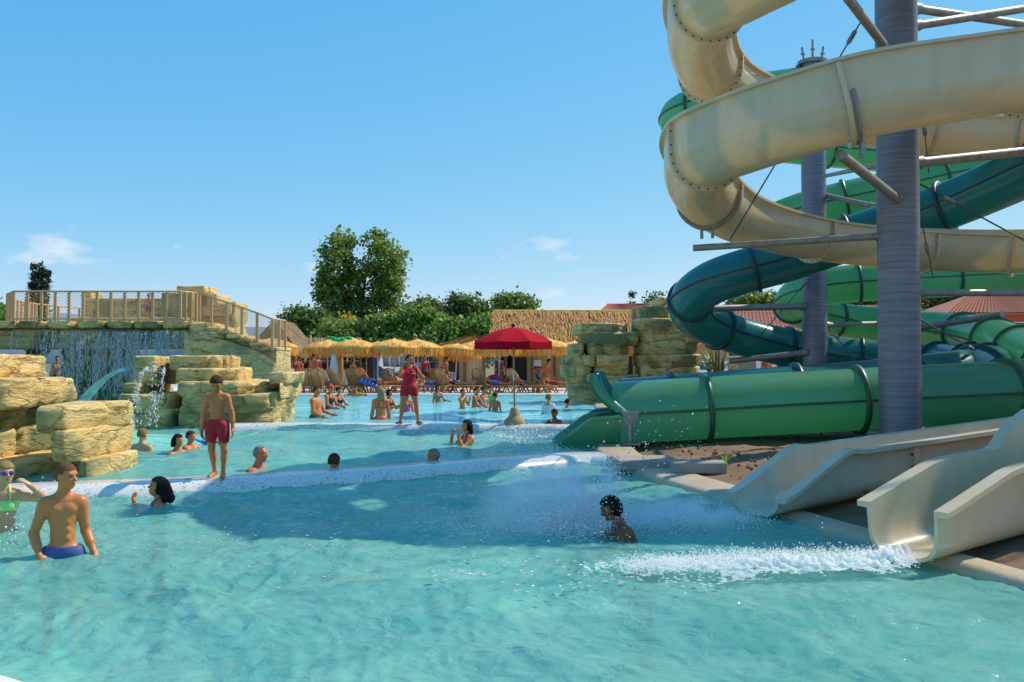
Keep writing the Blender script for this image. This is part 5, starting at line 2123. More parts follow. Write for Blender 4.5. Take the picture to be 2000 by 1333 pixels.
for z, hh, dd, mm_, nm in ((0.75, 1.0, 0.5, M_WHITE, "counter"), (1.3, 0.06, 0.7, M_WOOD, "counter_top"), (1.98, 0.08, 0.1, M_OCHRE, "beam"), (1.72, 0.05, 0.1, M_OCHRE, "beam")):
    m1 = MB()
    m1.box(((pa.x + pb.x) / 2, 49 if nm != "beam" else 48.25, z), (pb.x - pa.x, dd, hh))
    m1.build(nm, mm_, h3)
m1 = MB()
m1.box(((pa.x + pb.x) / 2, 51.2, 1.3), (pb.x - pa.x + .6, 0.1, 2.2))
m1.build("back_wall", M_DARK, h3)
for k in range(12):
    m1 = MB()
    x = pa.x + 0.4 + k * 0.26
    m1.lathe([(0.045, 0), (0.05, .02), (0.05, 0.17), (0.018, .24), (0.018, 0.3), (0, 0.3)], 8, (x, 50.9, 1.62))
    bt = m1.build("bar_bottle", (M_WHITE, M_BOLTL, M_DARK)[k % 3], None, smooth=True)
    tag(bt, "small bottle on the shelf at the back of the thatched bar", "bottle", "bottles in the bar")
m1 = MB()
m1.box(((pa.x + pb.x) / 2, 50.95, 1.6), (pb.x - pa.x, 0.3, 0.04))
m1.build("shelf", M_WOOD, h3)


# tiled houses -------------------------------------------------------
def tiled_house(label, x0, x1, yr, ye, Y, wall, left_in, rows, wall_z=0.2, hip=True):
    t = thing("tiled_house", label, "house", (at((x0 + x1) / 2, 700, Y).x, Y + 3, 0.2))
    a, b_ = at(x0, ye, Y), at(x1, ye, Y)
    zr_ = at(x0, yr, Y + 3.5).z
    li = left_in
    n = 26
    # pantile courses: each course a ridged strip lapping over the one below
    for k in range(rows):
        g0, g1 = k / rows, (k + 1) / rows
        V, F = [], []
        m_ = 150
        for (g, lift) in ((g0, 0.07), (g1 + 0.02, 0.02)):
            for i in range(m_ + 1):
                xl = a.x + li * g
                xr = b_.x - (li * g if hip else 0)
                x = xl + (xr - xl) * i / m_
                V.append((x, Y + 3.5 * g, a.z + (zr_ - a.z) * g + lift + 0.035 * math.sin(i * 2.1)))
        F = [(i, i + 1, m_ + 2 + i, m_ + 1 + i) for i in range(m_)]
        mb_ = MB()
        mb_.add(V, F)
        mb_.build("tile_course", M_TILE, t)
    mb_ = MB()
    mb_.slabpoly([(a.x, Y, a.z), (b_.x, Y, a.z), (b_.x - (li if hip else 0), Y + 3.5, zr_), (a.x + li, Y + 3.5, zr_)], 0.12)
    mb_.slabpoly([(b_.x, Y + 7, a.z), (a.x, Y + 7, a.z), (a.x + li, Y + 3.5, zr_), (b_.x - (li if hip else 0), Y + 3.5, zr_)], 0.12)
    mb_.slabpoly([(a.x, Y + 7, a.z), (a.x, Y, a.z), (a.x + li, Y + 3.5, zr_)], 0.1)
    mb_.build("roof_deck", M_TILE, t)
    mb_ = MB()
    mb_.box(((a.x + b_.x) / 2, Y + 3.5, (a.z + wall_z) / 2), (b_.x - a.x - 0.8, 6.2, a.z - wall_z - 0.02))
    mb_.build("wall", wall, t)
    for k in range(4):
        mb_ = MB()
        x = a.x + (b_.x - a.x) * (k + 0.5) / 4
        mb_.box((x, Y + 0.38, a.z - 1.2), (0.9, 0.06, 1.1))
        w_ = mb_.build("window", M_DARK, t)
        mb_ = MB()
        for sx in (-0.5, 0.5):
            mb_.box((x + sx * 0.95, Y + 0.36, a.z - 1.2), (0.07, 0.1, 1.2))
        mb_.box((x, Y + 0.36, a.z - 0.6), (1.05, 0.1, 0.07))
        mb_.box((x, Y + 0.34, a.z - 1.8), (1.15, 0.16, 0.07))
        mb_.build("frame", M_WHITE, w_)
    return t


tiled_house("small house with a red tiled roof showing above the thatch beside the rock arch", 1172, 1290, 594, 612, 78, M_OCHRE, 1.0, 8)
tiled_house("ochre house with a long red tiled roof behind the teal slide", 1385, 1790, 598, 652, 72, M_OCHRE, 1.2, 16)
tiled_house("red-walled house with a pale red tiled roof at the right edge", 1845, 2260, 578, 612, 60, M_REDW, 3.2, 14)


# ================================================================== cars
M_GLASS = simple("car_glass", (0.02, 0.03, 0.045), 0.08, spec=0.8)
M_TYRE = simple("tyre", (0.015, 0.015, 0.015), 0.8)
M_CHROME = simple("wheel_rim", (0.5, 0.5, 0.52), 0.3, metal=0.8)
M_LAMP = simple("lamp_glass", (0.75, 0.75, 0.7), 0.15)


def car(name, label, px, Y, rz, col, kind="car"):
    p = at(px, 700, Y)
    m_ = simple(name + "_paint", col, 0.25, coat=0.6, var=0.03)
    t = thing(name, label, "car", (p.x, Y, 0.26), "vehicles parked behind the sunbathers")
    Lc, Wc = (4.2, 1.7) if kind == "car" else (4.9, 1.9)
    if kind == "car":
        prof = [(-2.1, .3), (-2.1, .75), (-1.95, .86), (-1.0, .98), (-0.35, 1.42), (0.9, 1.45), (1.65, 1.02), (2.05, .95), (2.1, .5), (2.1, .3)]
    else:
        prof = [(-2.45, .3), (-2.45, .9), (-2.2, 1.05), (-1.7, 1.15), (-1.1, 1.9), (-.6, 2.0), (2.3, 2.0), (2.42, 1.8), (2.45, .3)]
    Rm = Matrix.Rotation(rz, 3, 'Z')

    def W(x, y, z):
        return Vector((p.x, Y, 0.26)) + Rm @ Vector((x, y, z))
    mb_ = MB()
    n = len(prof)
    V = []
    for yy_, ins in ((-Wc / 2, 0.0), (-Wc / 2 + .06, -0.02), (Wc / 2 - .06, -0.02), (Wc / 2, 0.0)):
        for x, z in prof:
            tap = 0.13 * max(0, z - 0.95) * (1 if yy_ < 0 else -1)
            V.append(W(x, yy_ + tap, z - ins * 0.5 if z > .4 else z))
    F = []
    for k in range(3):
        for i in range(n):
            F.append((k * n + i, k * n + (i + 1) % n, (k + 1) * n + (i + 1) % n, (k + 1) * n + i))
    F += [tuple(range(n)), tuple(reversed(range(3 * n, 4 * n)))]
    mb_.add(V, F)
    body = mb_.build("body", m_, t, smooth='auto')
    zb, zt = (0.98, 1.38) if kind == "car" else (1.15, 1.8)
    xs_ = ((-0.55, 0.15), (0.22, 1.05)) if kind == "car" else ((-1.2, -.4), (-.3, .9), (1.0, 2.2))
    for sy in (-1, 1):
        for (xa, xb) in xs_:
            tp = 0.13 * (zt - .95)
            y0, y1 = sy * (Wc / 2 - 0.13 * (zb - .95) + 0.006), sy * (Wc / 2 - tp + 0.006)
            mb_ = MB()
            mb_.add([W(xa - (0.2 if xa < 0 and kind == "car" else 0), y0, zb), W(xb, y0, zb), W(xb, y1, zt), W(xa, y1, zt)], [(0, 1, 2, 3)])
            mb_.build("side_window", M_GLASS, t)
    for (xa, za, xb, zb2) in (((-1.0, 1.0, -0.38, 1.40), (0.95, 1.42, 1.6, 1.06)) if kind == "car" else ((-1.68, 1.2, -1.12, 1.87), (2.31, 1.9, 2.43, 1.3))):
        mb_ = MB()
        w = Wc / 2 - .16
        off = 0.012
        mb_.add([W(xa - off, -w, za + off), W(xa - off, w, za + off), W(xb - off if xb < 0 else xb + off, w * .93, zb2 + off), W(xb - off if xb < 0 else xb + off, -w * .93, zb2 + off)], [(0, 1, 2, 3)])
        mb_.build("windscreen", M_GLASS, t)
    for sx in (-1.3, 1.3):
        for sy in (-1, 1):
            mb_ = MB()
            c = W(sx, sy * (Wc / 2 - 0.08), 0.32)
            ax = Rm @ Vector((0, 1, 0))
            mb_.tube([c - ax * 0.1, c + ax * 0.1], 0.32, 18)
            wh = mb_.build("wheel", M_TYRE, t, smooth='auto')
            mb_ = MB()
            mb_.tube([c + ax * sy * 0.095, c + ax * sy * 0.112], 0.19, 14)
            mb_.build("rim", M_CHROME, wh)
    for sy in (-1, 1):
        mb_ = MB()
        mb_.box(W(-Lc / 2 - 0.0, sy * 0.6, 0.72), (0.08, 0.3, 0.14), rz=rz, bev=0.02)
        mb_.build("headlight", M_LAMP, t)
    return t


car("parked_car", "dark blue car half hidden behind the white closed parasol", 690, 54, 0.9, (0.02, 0.05, 0.12))
car("parked_van", "silver van behind the straw parasols left of the lifeguard", 742, 57, 1.2, (0.5, 0.52, 0.55), "van")
car("parked_car", "dark car under the straw parasol right of the lifeguard", 832, 58, 0.6, (0.03, 0.035, 0.09))
car("parked_van", "white van with its roof above the parasols near the small hut", 868, 62, 1.9, (0.75, 0.76, 0.78), "van")
car("parked_car", "silver car seen through the gap right of the rock arch", 1392, 50, 1.3, (0.45, 0.5, 0.58))
car("parked_car", "pale car parked behind the back column", 1700, 52, 0.4, (0.62, 0.64, 0.68))

# low walls on the right terrace ------------------------------------
for (x0, x1, yt, Y, lab, mm_) in ((1445, 1625, 704, 44, "low white wall behind the man with the red back", M_WHITE), (1440, 1475, 700, 40, "pale block left of the man with the red back", M_CONC), (1548, 1640, 700, 41, "pale block right of the man with the red back", M_CONC)):
    a, b_ = at(x0, yt, Y), at(x1, yt, Y)
    mb_ = MB()
    mb_.box(((a.x + b_.x) / 2, Y, (a.z + 0.2) / 2), (b_.x - a.x, 0.4, a.z - 0.2), bev=0.02)
    o = mb_.build("low_wall", mm_)
    tag(o, lab, "wall")

# ================================================================== spiky plant and post
yp = at(1400, 720, 33)
t = thing("yucca_plant", "spiky green yucca beside the rock arch", "plant", (yp.x, 33, 0.2))
r_ = np.random.default_rng(77)
M_YUC = simple("yucca_leaf", (0.15, 0.22, 0.06), 0.5, var=0.3, obj_var=0.4)
for k in range(110):
    a = r_.uniform(0, 6.28)
    el = r_.uniform(-0.1, 1.45)
    ln = r_.uniform(0.9, 1.35)
    d = Vector((math.cos(a) * math.cos(el), math.sin(a) * math.cos(el), math.sin(el)))
    s_ = d.cross(Vector((0, 0, 1))).normalized() * 0.042
    c = Vector((yp.x + r_.normal(0, .1), 33 + r_.normal(0, .1), 0.6 + r_.uniform(0, .6)))
    mid = c + d * ln * .55 + Vector((0, 0, 0.03))
    tip = c + d * ln - Vector((0, 0, 0.16 * math.cos(el)))
    mb_ = MB()
    mb_.add([c - s_ * .6, c + s_ * .6, mid + s_, mid - s_, tip, mid + Vector((0, 0, -0.02))], [(0, 1, 2, 3), (3, 2, 4), (0, 3, 5), (5, 2, 1), (5, 3, 4), (5, 4, 2)])
    mb_.build("leaf", M_YUC, t)
mb_ = MB()
mb_.tube([(yp.x, 33, 0.1), (yp.x + .02, 33, 0.9)], [0.14, 0.09], 8)
mb_.build("stem", M_BARK, t)
wp = at(1404, 700, 32.2)
mb_ = MB()
mb_.tube([(wp.x, 32.2, 0.1), (wp.x, 32.2, 0.9), (wp.x + 0.02, 32.2, 2.4)], [0.055, 0.05, 0.045], 10)
tag(mb_.build("wooden_post", M_WOOD, smooth=True), "thin brown wooden post standing in front of the yucca", "post")
# young weed on the soil
wd = gz(1418, 902, 0.2)
t = thing("weed", "small green weed sprouting on the bare soil", "plant", (wd.x, wd.y, 0.2))
for k in range(7):
    a = k * 0.9
    mb_ = MB()
    d = Vector((math.cos(a) * .5, math.sin(a) * .5, 0.8))
    c = Vector((wd.x, wd.y, 0.16))
    s_ = Vector((-math.sin(a), math.cos(a), 0)) * 0.012
    mb_.add([c - s_, c + s_, c + d * .13 + s_, c + d * .13 - s_, c + d * .2], [(0, 1, 2, 3), (3, 2, 4)])
    mb_.build("leaf", M_LEAFG, t)

# ================================================================== straw parasols
M_POLE = simple("pale_pole", (0.62, 0.58, 0.5), 0.5)
GP = "straw parasols over the sunbeds"


def straw_parasol(label, seed=1):
    t = thing("straw_parasol", label, "parasol", (0, 0, 0), GP)
    r_ = np.random.default_rng(seed)
    m1 = MB()
    m1.tube([(0, 0, 0), (0, 0, 2.3)], 0.032, 10)
    m1.lathe([(0.22, 0), (0.22, 0.06), (0.06, 0.12), (0.04, 0.3)], 16)
    m1.build("pole", M_POLE, t, smooth='auto')
    prof = [(1.16, 2.02), (1.19, 2.05), (1.0, 2.16), (0.75, 2.27), (0.45, 2.36), (0.18, 2.42), (0.05, 2.47), (0.0, 2.5)]
    m1 = MB()
    m1.lathe(prof, 32)
    cap = m1.build("canopy", M_STRAWC, t, smooth=True)
    V = np.array([v.co[:] for v in cap.data.vertices])
    V[:, 2] += 0.03 * fbm(V * 2.4 + seed, 2) + 0.035 * np.cos(np.arctan2(V[:, 1], V[:, 0]) * 8) * np.hypot(V[:, 0], V[:, 1]) ** 2 * 0.5
    cap.data.vertices.foreach_set("co", V.ravel())
    V, F = [], []

    def strip(p, d, l_, u, w):
        o_ = len(V)
        V.extend([tuple(p - u * w), tuple(p + u * w), tuple(p + d * l_ + u * w * .5), tuple(p + d * l_ - u * w * .5)])
        F.append((o_, o_ + 1, o_ + 2, o_ + 3))
    for k in range(420):
        a = r_.uniform(0, 6.283)
        e_ = Vector((math.cos(a), math.sin(a), 0))
        u = Vector((-math.sin(a), math.cos(a), 0))
        strip(e_ * r_.uniform(1.13, 1.21) + Vector((0, 0, 2.06 + r_.uniform(-.03, .02))), (Vector((0, 0, -1)) + e_ * r_.normal(0.08, .1) + u * r_.normal(0, .1)).normalized(), r_.uniform(0.24, 0.44), u, r_.uniform(.010, .022))
    for k in range(330):
        a = r_.uniform(0, 6.283)
        f = r_.random() ** 0.6
        rr = 0.15 + 0.98 * f
        z = np.interp(rr, [0.05, 0.18, 0.45, 0.75, 1.0, 1.19], [2.47, 2.42, 2.36, 2.27, 2.16, 2.05]) + 0.03
        e_ = Vector((math.cos(a), math.sin(a), 0))
        u = Vector((-math.sin(a), math.cos(a), 0))
        strip(e_ * rr + Vector((0, 0, z)), (e_ + Vector((0, 0, -0.36)) + u * r_.normal(0, .12)).normalized(), r_.uniform(0.14, 0.3), u, r_.uniform(.010, .022))
    arr_obj("fringe", np.array(V), np.array(F), M_STRAW, t, smooth=False, kind='stuff')
    for k in range(8):
        a = k * math.pi / 4
        m1 = MB()
        m1.tube([(0.04 * math.cos(a), 0.04 * math.sin(a), 1.75), (0.7 * math.cos(a), 0.7 * math.sin(a), 2.18)], 0.012, 5)
        m1.build("rib", M_POLE, t)
    return t


PLIST = [(530, 40.3, "straw parasol half hidden by the stair wall, farthest left", 0), (640, 44, "straw parasol next to the green inflatable palm", 0), (692, 41.8, "straw parasol over the dark blue car, in front of its neighbours", 0),
         (738, 47.5, "small straw parasol peeping between two bigger ones", 0), (770, 41.8, "straw parasol just left of the lifeguard's head", 0), (816, 43, "straw parasol just right of the lifeguard's head", 0),
         (888, 44.5, "drooping straw parasol before the small beige hut", 0.12), (925, 46.5, "straw parasol half behind the red parasol's left edge", 0), (975, 41.8, "straw parasol directly under the red parasol", 0),
         (1072, 41.8, "straw parasol beside the rock arch over the bending man", 0), (1112, 46, "straw parasol mostly hidden by the rock arch", 0.1), (1488, 46, "straw parasol seen under the teal tube, left one", 0), (1545, 49, "straw parasol seen under the teal tube, right one", 0)]
proto = straw_parasol(PLIST[0][2])
for i, (px, Y, lab, tilt) in enumerate(PLIST):
    o = proto if i == 0 else copy_tree(proto)
    p = at(px, 700, Y)
    o.location = (p.x, Y, 0.26)
    o.rotation_euler = (tilt * 0.4, tilt, i * 1.3)
    s_ = 1.0 if Y < 45 else 0.94
    o.scale = (s_, s_, 1.0 if i != 6 else 0.94)
    o['label'] = lab

# red lifeguard parasol ---------------------------------------------
M_REDCLOTH = simple("red_cloth", (0.45, 0.005, 0.018), 0.85, var=0.05, spec=0.1)
M_SANDST = simple("sand_concrete", (0.40, 0.27, 0.13), 0.8, var=0.15, vscale=6, bump=0.3)
M_BRASS = simple("brownish_pole", (0.35, 0.26, 0.12), 0.4, metal=0.4)
rp_ = at(1005, 828, 20.55)
rpx = rp_.x
t = thing("red_parasol", "large red parasol standing on the far pool ledge in a sand-coloured base", "parasol", (rpx, 20.55, 0.24))
m1 = MB()
m1.lathe([(0.235, 0.0), (0.24, 0.04), (0.225, 0.09), (0.14, 0.16), (0.125, 0.2), (0.085, 0.345), (0.07, 0.36), (0.03, 0.365)], 32, (rpx, 20.55, 0.24))
m1.build("base", M_SANDST, t, smooth='auto')
ztopR, zrim = at(1000, 640, 20.55).z, at(1000, 668, 20.55).z
m1 = MB()
m1.tube([(rpx, 20.55, 0.55), (rpx - 0.03, 20.55, ztopR + .04)], 0.022, 10)
m1.build("pole", M_BRASS, t, smooth='auto')
m1 = MB()
m1.tube([(rpx - .012, 20.55, 1.22), (rpx - .014, 20.55, 1.44)], 0.032, 10)
m1.build("pole_collar", M_CHROME, t, smooth='auto')
m1 = MB()
m1.ball((rpx - 0.03, 20.55, ztopR + .05), 0.05, 10, 8)
m1.build("finial", M_BOLT, t, smooth=True)
Rr = 0.93
cx = rpx - 0.03
for k in range(8):
    a0_, a1_ = math.pi / 8 + k * math.pi / 4, math.pi / 8 + (k + 1) * math.pi / 4
    V, F = [], []
    nr, na = 7, 6
    for i in range(nr + 1):
        f = i / nr
        z = zrim + (ztopR - zrim) * (1 - f ** 1.7)
        for j in range(na + 1):
            g = j / na
            e_ = Vector((math.cos(a0_), math.sin(a0_), 0)).lerp(Vector((math.cos(a1_), math.sin(a1_), 0)), g)
            sag = 0.06 * math.sin(g * math.pi) * f
            V.append((cx + e_.x * Rr * f, 20.55 + e_.y * Rr * f, z - sag * 0.35))
    for i in range(nr):
        for j in range(na):
            F.append((i * (na + 1) + j, (i + 1) * (na + 1) + j, (i + 1) * (na + 1) + j + 1, i * (na + 1) + j + 1))
    pnl = arr_obj("canopy_panel", V, np.array(F), M_REDCLOTH, t)
    V2 = []
    for j in range(na + 1):
        g = j / na
        e_ = Vector((math.cos(a0_), math.sin(a0_), 0)).lerp(Vector((math.cos(a1_), math.sin(a1_), 0)), g)
        sag = 0.06 * math.sin(g * math.pi) * 0.35
        for d_, rr in ((0, 1.0), (0.16, 1.005)):
            V2.append((cx + e_.x * Rr * rr, 20.55 + e_.y * Rr * rr, zrim - sag - d_ + (0.02 * math.sin(g * math.pi) if d_ else 0)))
    F2 = [(2 * j, 2 * j + 1, 2 * j + 3, 2 * j + 2) for j in range(na)]
    arr_obj("valance", V2, np.array(F2), M_REDCLOTH, pnl)
    m1 = MB()
    m1.tube([(cx, 20.55, zrim - 0.12), (cx + math.cos(a0_) * Rr * .55, 20.55 + math.sin(a0_) * Rr * .55, zrim + (ztopR - zrim) * (1 - .55 ** 1.7) - 0.03)], 0.008, 5)
    m1.build("rib", M_CHROME, t)

# closed white parasol ----------------------------------------------
M_CLOTHW = simple("white_cloth", (0.72, 0.71, 0.68), 0.85, var=0.05)
p = at(653, 700, 41)
t = thing("closed_parasol", "folded white parasol hanging on its pole before the bar counter", "parasol", (p.x, 41, 0.26))
m1 = MB()
m1.tube([(p.x, 41, 0.26), (p.x, 41, 2.2)], 0.025, 8)
m1.build("pole", M_POLE, t)
m1 = MB()
m1.lathe([(0.02, 0.62), (0.14, 0.75), (0.2, 1.0), (0.2, 1.35), (0.13, 1.8), (0.05, 2.1), (0, 2.15)], 14, (p.x - .02, 41, 0), 1, 0.8)
cl = m1.build("folded_cloth", M_CLOTHW, t, smooth=True)

# odd beach umbrellas and toys --------------------------------------
def dome(label, px, Y, py_top, r, col, tilt, name="beach_umbrella"):
    p = at(px, py_top, Y)
    m_ = gel(name + "_cloth", col, 0.3, 0.7, col)
    t = thing(name, label, "umbrella", (p.x, Y, p.z - r))
    M3 = Matrix.Rotation(tilt, 3, 'Y')
    for k in range(8):
        V, F = [], []
        for i in range(6):
            th = math.pi / 2 * i / 5
            for j in range(4):
                a = (k + j / 3) * math.pi / 4
                sag = 1 - 0.05 * math.sin(j / 3 * math.pi)
                q = M3 @ Vector((r * math.sin(th) * math.cos(a) * sag, r * math.sin(th) * math.sin(a) * sag, r * 0.75 * math.cos(th)))
                V.append((p.x + q.x, Y + q.y, p.z - r * .75 + q.z))
        for i in range(5):
            for j in range(3):
                F.append((i * 4 + j, (i + 1) * 4 + j, (i + 1) * 4 + j + 1, i * 4 + j + 1))
        arr_obj("panel", V, np.array(F), m_, t)
    m1 = MB()
    q = M3 @ Vector((0, 0, -1))
    zc = p.z - r * .75
    ln = max(0.3, (zc - 0.27) / max(0.2, abs(q.z)))
    m1.tube([(p.x, Y, zc + r * .7), (p.x + q.x * ln, Y + q.y * ln, zc + q.z * ln)], 0.015, 6)
    m1.build("pole", M_POLE, t)


dome("small pink umbrella standing open between the sunbeds under the red parasol", 967, 41, 732, 0.42, (0.55, 0.03, 0.12), 0.25)
dome("small blue umbrella lying open by the white-trunked man", 842, 40.6, 744, 0.34, (0.02, 0.12, 0.42), 0.0)
dome("yellow umbrella showing above the straw parasol right of the lifeguard", 826, 49, 672, 0.8, (0.85, 0.6, 0.02), 0.1)
dome("pinkish red umbrella top peeping above the straw parasols behind the blue car", 716, 50, 678, 0.7, (0.6, 0.04, 0.08), 0.0)

p = at(664, 667, 45)
t = thing("inflatable_palm", "green inflatable palm top rising between bar and parasols", "inflatable", (p.x, 45, 0.26))
M_INFL = simple("green_vinyl", (0.02, 0.38, 0.05), 0.25, var=0.1)
M_INFLT = simple("brown_vinyl", (0.35, 0.22, 0.08), 0.35)
m1 = MB()
m1.tube([(p.x, 45, 0.26), (p.x, 45, p.z)], [0.22, 0.13], 12)
m1.build("trunk", M_INFLT, t, smooth=True)
for a, dr, ln in ((0.1, 0.1, 0.75), (3.0, 0.1, 0.8), (-1.4, .6, .6), (1.4, .2, .7), (-2.2, .5, .65), (-0.6, .45, .65)):
    m1 = MB()
    d = Vector((math.cos(a), math.sin(a), 0))
    pts = [Vector((p.x, 45, p.z)) + d * ln * f + Vector((0, 0, 0.22 * math.sin(f * 2.6) - dr * f * f)) for f in np.linspace(0, 1, 8)]
    V, F = [], []
    s_ = Vector((-d.y, d.x, 0))
    for i, q in enumerate(pts):
        w = 0.02 + 0.19 * math.sin(min(1, i / 7 + .08) * math.pi) ** 0.7
        for k in range(8):
            an = k * math.pi / 4
            V.append(q + s_ * w * math.cos(an) + Vector((0, 0, 1)) * 0.07 * math.sin(an))
    for i in range(7):
        for k in range(8):
            F.append((i * 8 + k, i * 8 + (k + 1) % 8, (i + 1) * 8 + (k + 1) % 8, (i + 1) * 8 + k))
    m1.add(V, F)
    m1.build("leaf", M_INFL, t, smooth=True)
fp = at(809, 664, 48)
t = thing("flag_pole", "thin pole with an orange windsock above the straw parasol right of the lifeguard", "flag pole", (fp.x, 48, 0.26))
m1 = MB()
m1.tube([(fp.x, 48, 0.26), (fp.x, 48, 2.95)], 0.025, 6)
m1.build("pole", M_POLE, t)
m1 = MB()
m1.tube([(fp.x + .02, 48, 2.95), (fp.x + .06, 48, 2.7), (fp.x + .05, 48, 2.4)], [0.09, 0.075, 0.05], 8)
m1.build("windsock", simple("orange_cloth", (0.7, 0.18, 0.04), 0.8), t)

# ================================================================== sun loungers
M_RATTAN = simple("lounger_plastic", (0.42, 0.20, 0.07), 0.45, var=0.15, vscale=14, obj_var=0.2)
M_SLAT = simple("lounger_slat", (0.52, 0.29, 0.12), 0.5, var=0.12, vscale=14, obj_var=0.2)
GLn = "brown sunbeds along the far pool edge"


def lounger(label, back):
    t = thing("sun_lounger", label, "sun lounger", (0, 0, 0), GLn)
    for sx in (-1, 1):
        m1 = MB()
        m1.tube([(sx * .31, -1.0, .30), (sx * .32, -.6, .35), (sx * .32, .35, .35), (sx * .32, .9, .33)], 0.028, 8)
        m1.build("side_rail", M_RATTAN, t, smooth=True)
        for y in (-0.7, 0.6):
            m1 = MB()
            m1.tube([(sx * .31, y - .22, 0.02), (sx * .32, y - .12, .2), (sx * .32, y, .34), (sx * .32, y + .14, .2), (sx * .31, y + .24, 0.02)], 0.03, 8)
            m1.build("leg", M_RATTAN, t, smooth=True)
    for k in range(11):
        m1 = MB()
        m1.box((0, -0.95 + k * 0.125, .365), (0.6, 0.085, 0.022), bev=0.006)
        m1.build("seat_slat", M_SLAT, t)
    d = Vector((0, math.cos(back), math.sin(back)))
    b0 = Vector((0, .40, .37))
    m1 = MB()
    pts = [b0 + Vector((-.3, 0, 0)), b0 + Vector((-.3, 0, 0)) + d * .6, b0 + Vector((-.22, 0, 0)) + d * .76, b0 + Vector((0, 0, 0)) + d * .8, b0 + Vector((.22, 0, 0)) + d * .76, b0 + Vector((.3, 0, 0)) + d * .6, b0 + Vector((.3, 0, 0))]
    m1.tube(pts, 0.03, 8)
    bf = m1.build("backrest_frame", M_RATTAN, t, smooth=True)
    for k in range(6):
        m1 = MB()
        x = -0.225 + k * 0.09
        c = b0 + d * .37 + Vector((x, 0, 0))
        Rm = Matrix.Rotation(back, 3, 'X')
        m1.box(c, (0.06, 0.72 + 0.04 * (1 - abs(x) * 4), 0.018), rot=Rm)
        m1.build("back_slat", M_SLAT, bf)
    e_ = b0 + d * .5
    for sx in (-.28, .28):
        m1 = MB()
        m1.tube([e_ + Vector((sx, .0, 0)), (sx, .40 + d.y * .5 + .22, .34)], 0.015, 6)
        m1.build("prop_bar", M_RATTAN, t)
    return t


LL = [(604, 40.6, math.pi + .1, 0), (629, 40.5, math.pi - .1, 0), (672, 40.7, 2.3, 0), (704, 41.2, 2.6, 0), (738, 40.4, 0.9, 1), (769, 41.6, 2.9, 0), (775, 40.3, -1.2, 1), (838, 40.6, 1.2, 1), (878, 40.6, 2.5, 0), (901, 40.3, 1.3, 1),
      (946, 41.0, 2.7, 0), (974, 40.3, 1.1, 1), (1017, 40.6, 2.4, 0), (1048, 40.3, 1.35, 1), (1088, 40.4, 1.2, 1), (1060, 42.8, 2.9, 0), (720, 44.5, 2.6, 0), (792, 45, 2.2, 1), (862, 44, 2.8, 0), (838, 46.5, 1.0, 1)]
NEARTO = ["raised-back sunbed nearest the rock fountain", "raised-back sunbed beside the one nearest the rock fountain", "raised-back sunbed below the folded white parasol", "raised-back sunbed right of the folded white parasol",
          "reclined sunbed behind the blonde swimmer", "raised-back sunbed with a blue towel left of the lifeguard", "flat sunbed just left of the lifeguard's hip", "reclined sunbed beside the small blue umbrella",
          "raised-back sunbed beside the white-trunked man", "reclined sunbed right of the white-trunked man", "raised-back sunbed left of the pink umbrella", "reclined sunbed in front of the pink umbrella",
          "raised-back sunbed right behind the red parasol's pole", "reclined sunbed in front of the bending man", "reclined sunbed closest to the rock arch", "red-towelled raised sunbed at the bending man's hands",
          "second-row sunbed behind the blue air bed", "second-row reclined sunbed behind the lifeguard", "second-row raised sunbed below the drooping parasol", "third-row sunbed in front of the dark car"]
pr = [lounger(NEARTO[0], 1.15), lounger(NEARTO[4], 0.45)]
used = [False, False]
LO = []
for i, (px, Y, rz, kd) in enumerate(LL):
    o = pr[kd] if not used[kd] else copy_tree(pr[kd])
    used[kd] = True
    p = at(px, 700, Y)
    o.location = (p.x, Y, 0.26)
    o.rotation_euler = (0, 0, rz)
    o['label'] = NEARTO[i]
    LO.append((p.x, Y, rz, kd))


# towels and bags on the sunbeds
def towel(label, i, col, along=0.0, size=(0.55, 0.9), over=False, name="towel", cat="towel"):
    x, Y, rz, kd = LO[i]
    m_ = simple(name + "_cloth", col, 0.9, var=0.15, vscale=20)
    Rm = Matrix.Rotation(rz, 3, 'Z')
    V = []
    n1, n2 = 14, 10
    back = 1.15 if kd == 0 else 0.45
    for i_ in range(n1):
        s = -size[1] / 2 + size[1] * i_ / (n1 - 1) + along
        for j in range(n2):
            u = (j / (n2 - 1) - .5) * size[0]
            if s < 0.4:
                q = Vector((u, s, 0.395))
            else:
                q = Vector((u, 0.40 + (s - .4) * math.cos(back) - 0.03 * math.sin(back), 0.40 + (s - .4) * math.sin(back) + .03))
            if abs(u) > size[0] * .44:
                q.z -= 0.07
            q.z += 0.012 * math.sin(9 * u + 5 * s) + 0.01 * math.sin(23 * s)
            V.append(tuple(Vector((x, Y, 0.26)) + Rm @ q))
    V = np.array(V)
    o = arr_obj(name, np.concatenate([V, V - np.array([0, 0, 0.012])]), np.concatenate([grid_faces(n1, n2), grid_faces(n1, n2)[:, ::-1] + n1 * n2]), m_)
    tag(o, label, cat)
    return o


towel("dark blue towel on the sunbed right of the folded white parasol", 3, (0.015, 0.03, 0.22), -0.2)
towel("blue towel lying on the sunbed left of the lifeguard", 5, (0.01, 0.06, 0.35), 0.0)
towel("bright blue towel on the sunbed left of the pink umbrella", 10, (0.02, 0.05, 0.4), -0.1)
towel("red and orange towel hung over the sunbed at the bending man's hands", 15, (0.55, 0.03, 0.02), 0.75, (0.6, 1.0))
towel("pale striped towel on the second-row sunbed below the drooping parasol", 18, (0.5, 0.47, 0.42), 0.3)
towel("violet towel on the sunbed beside the white-trunked man", 8, (0.12, 0.06, 0.22), -0.3)
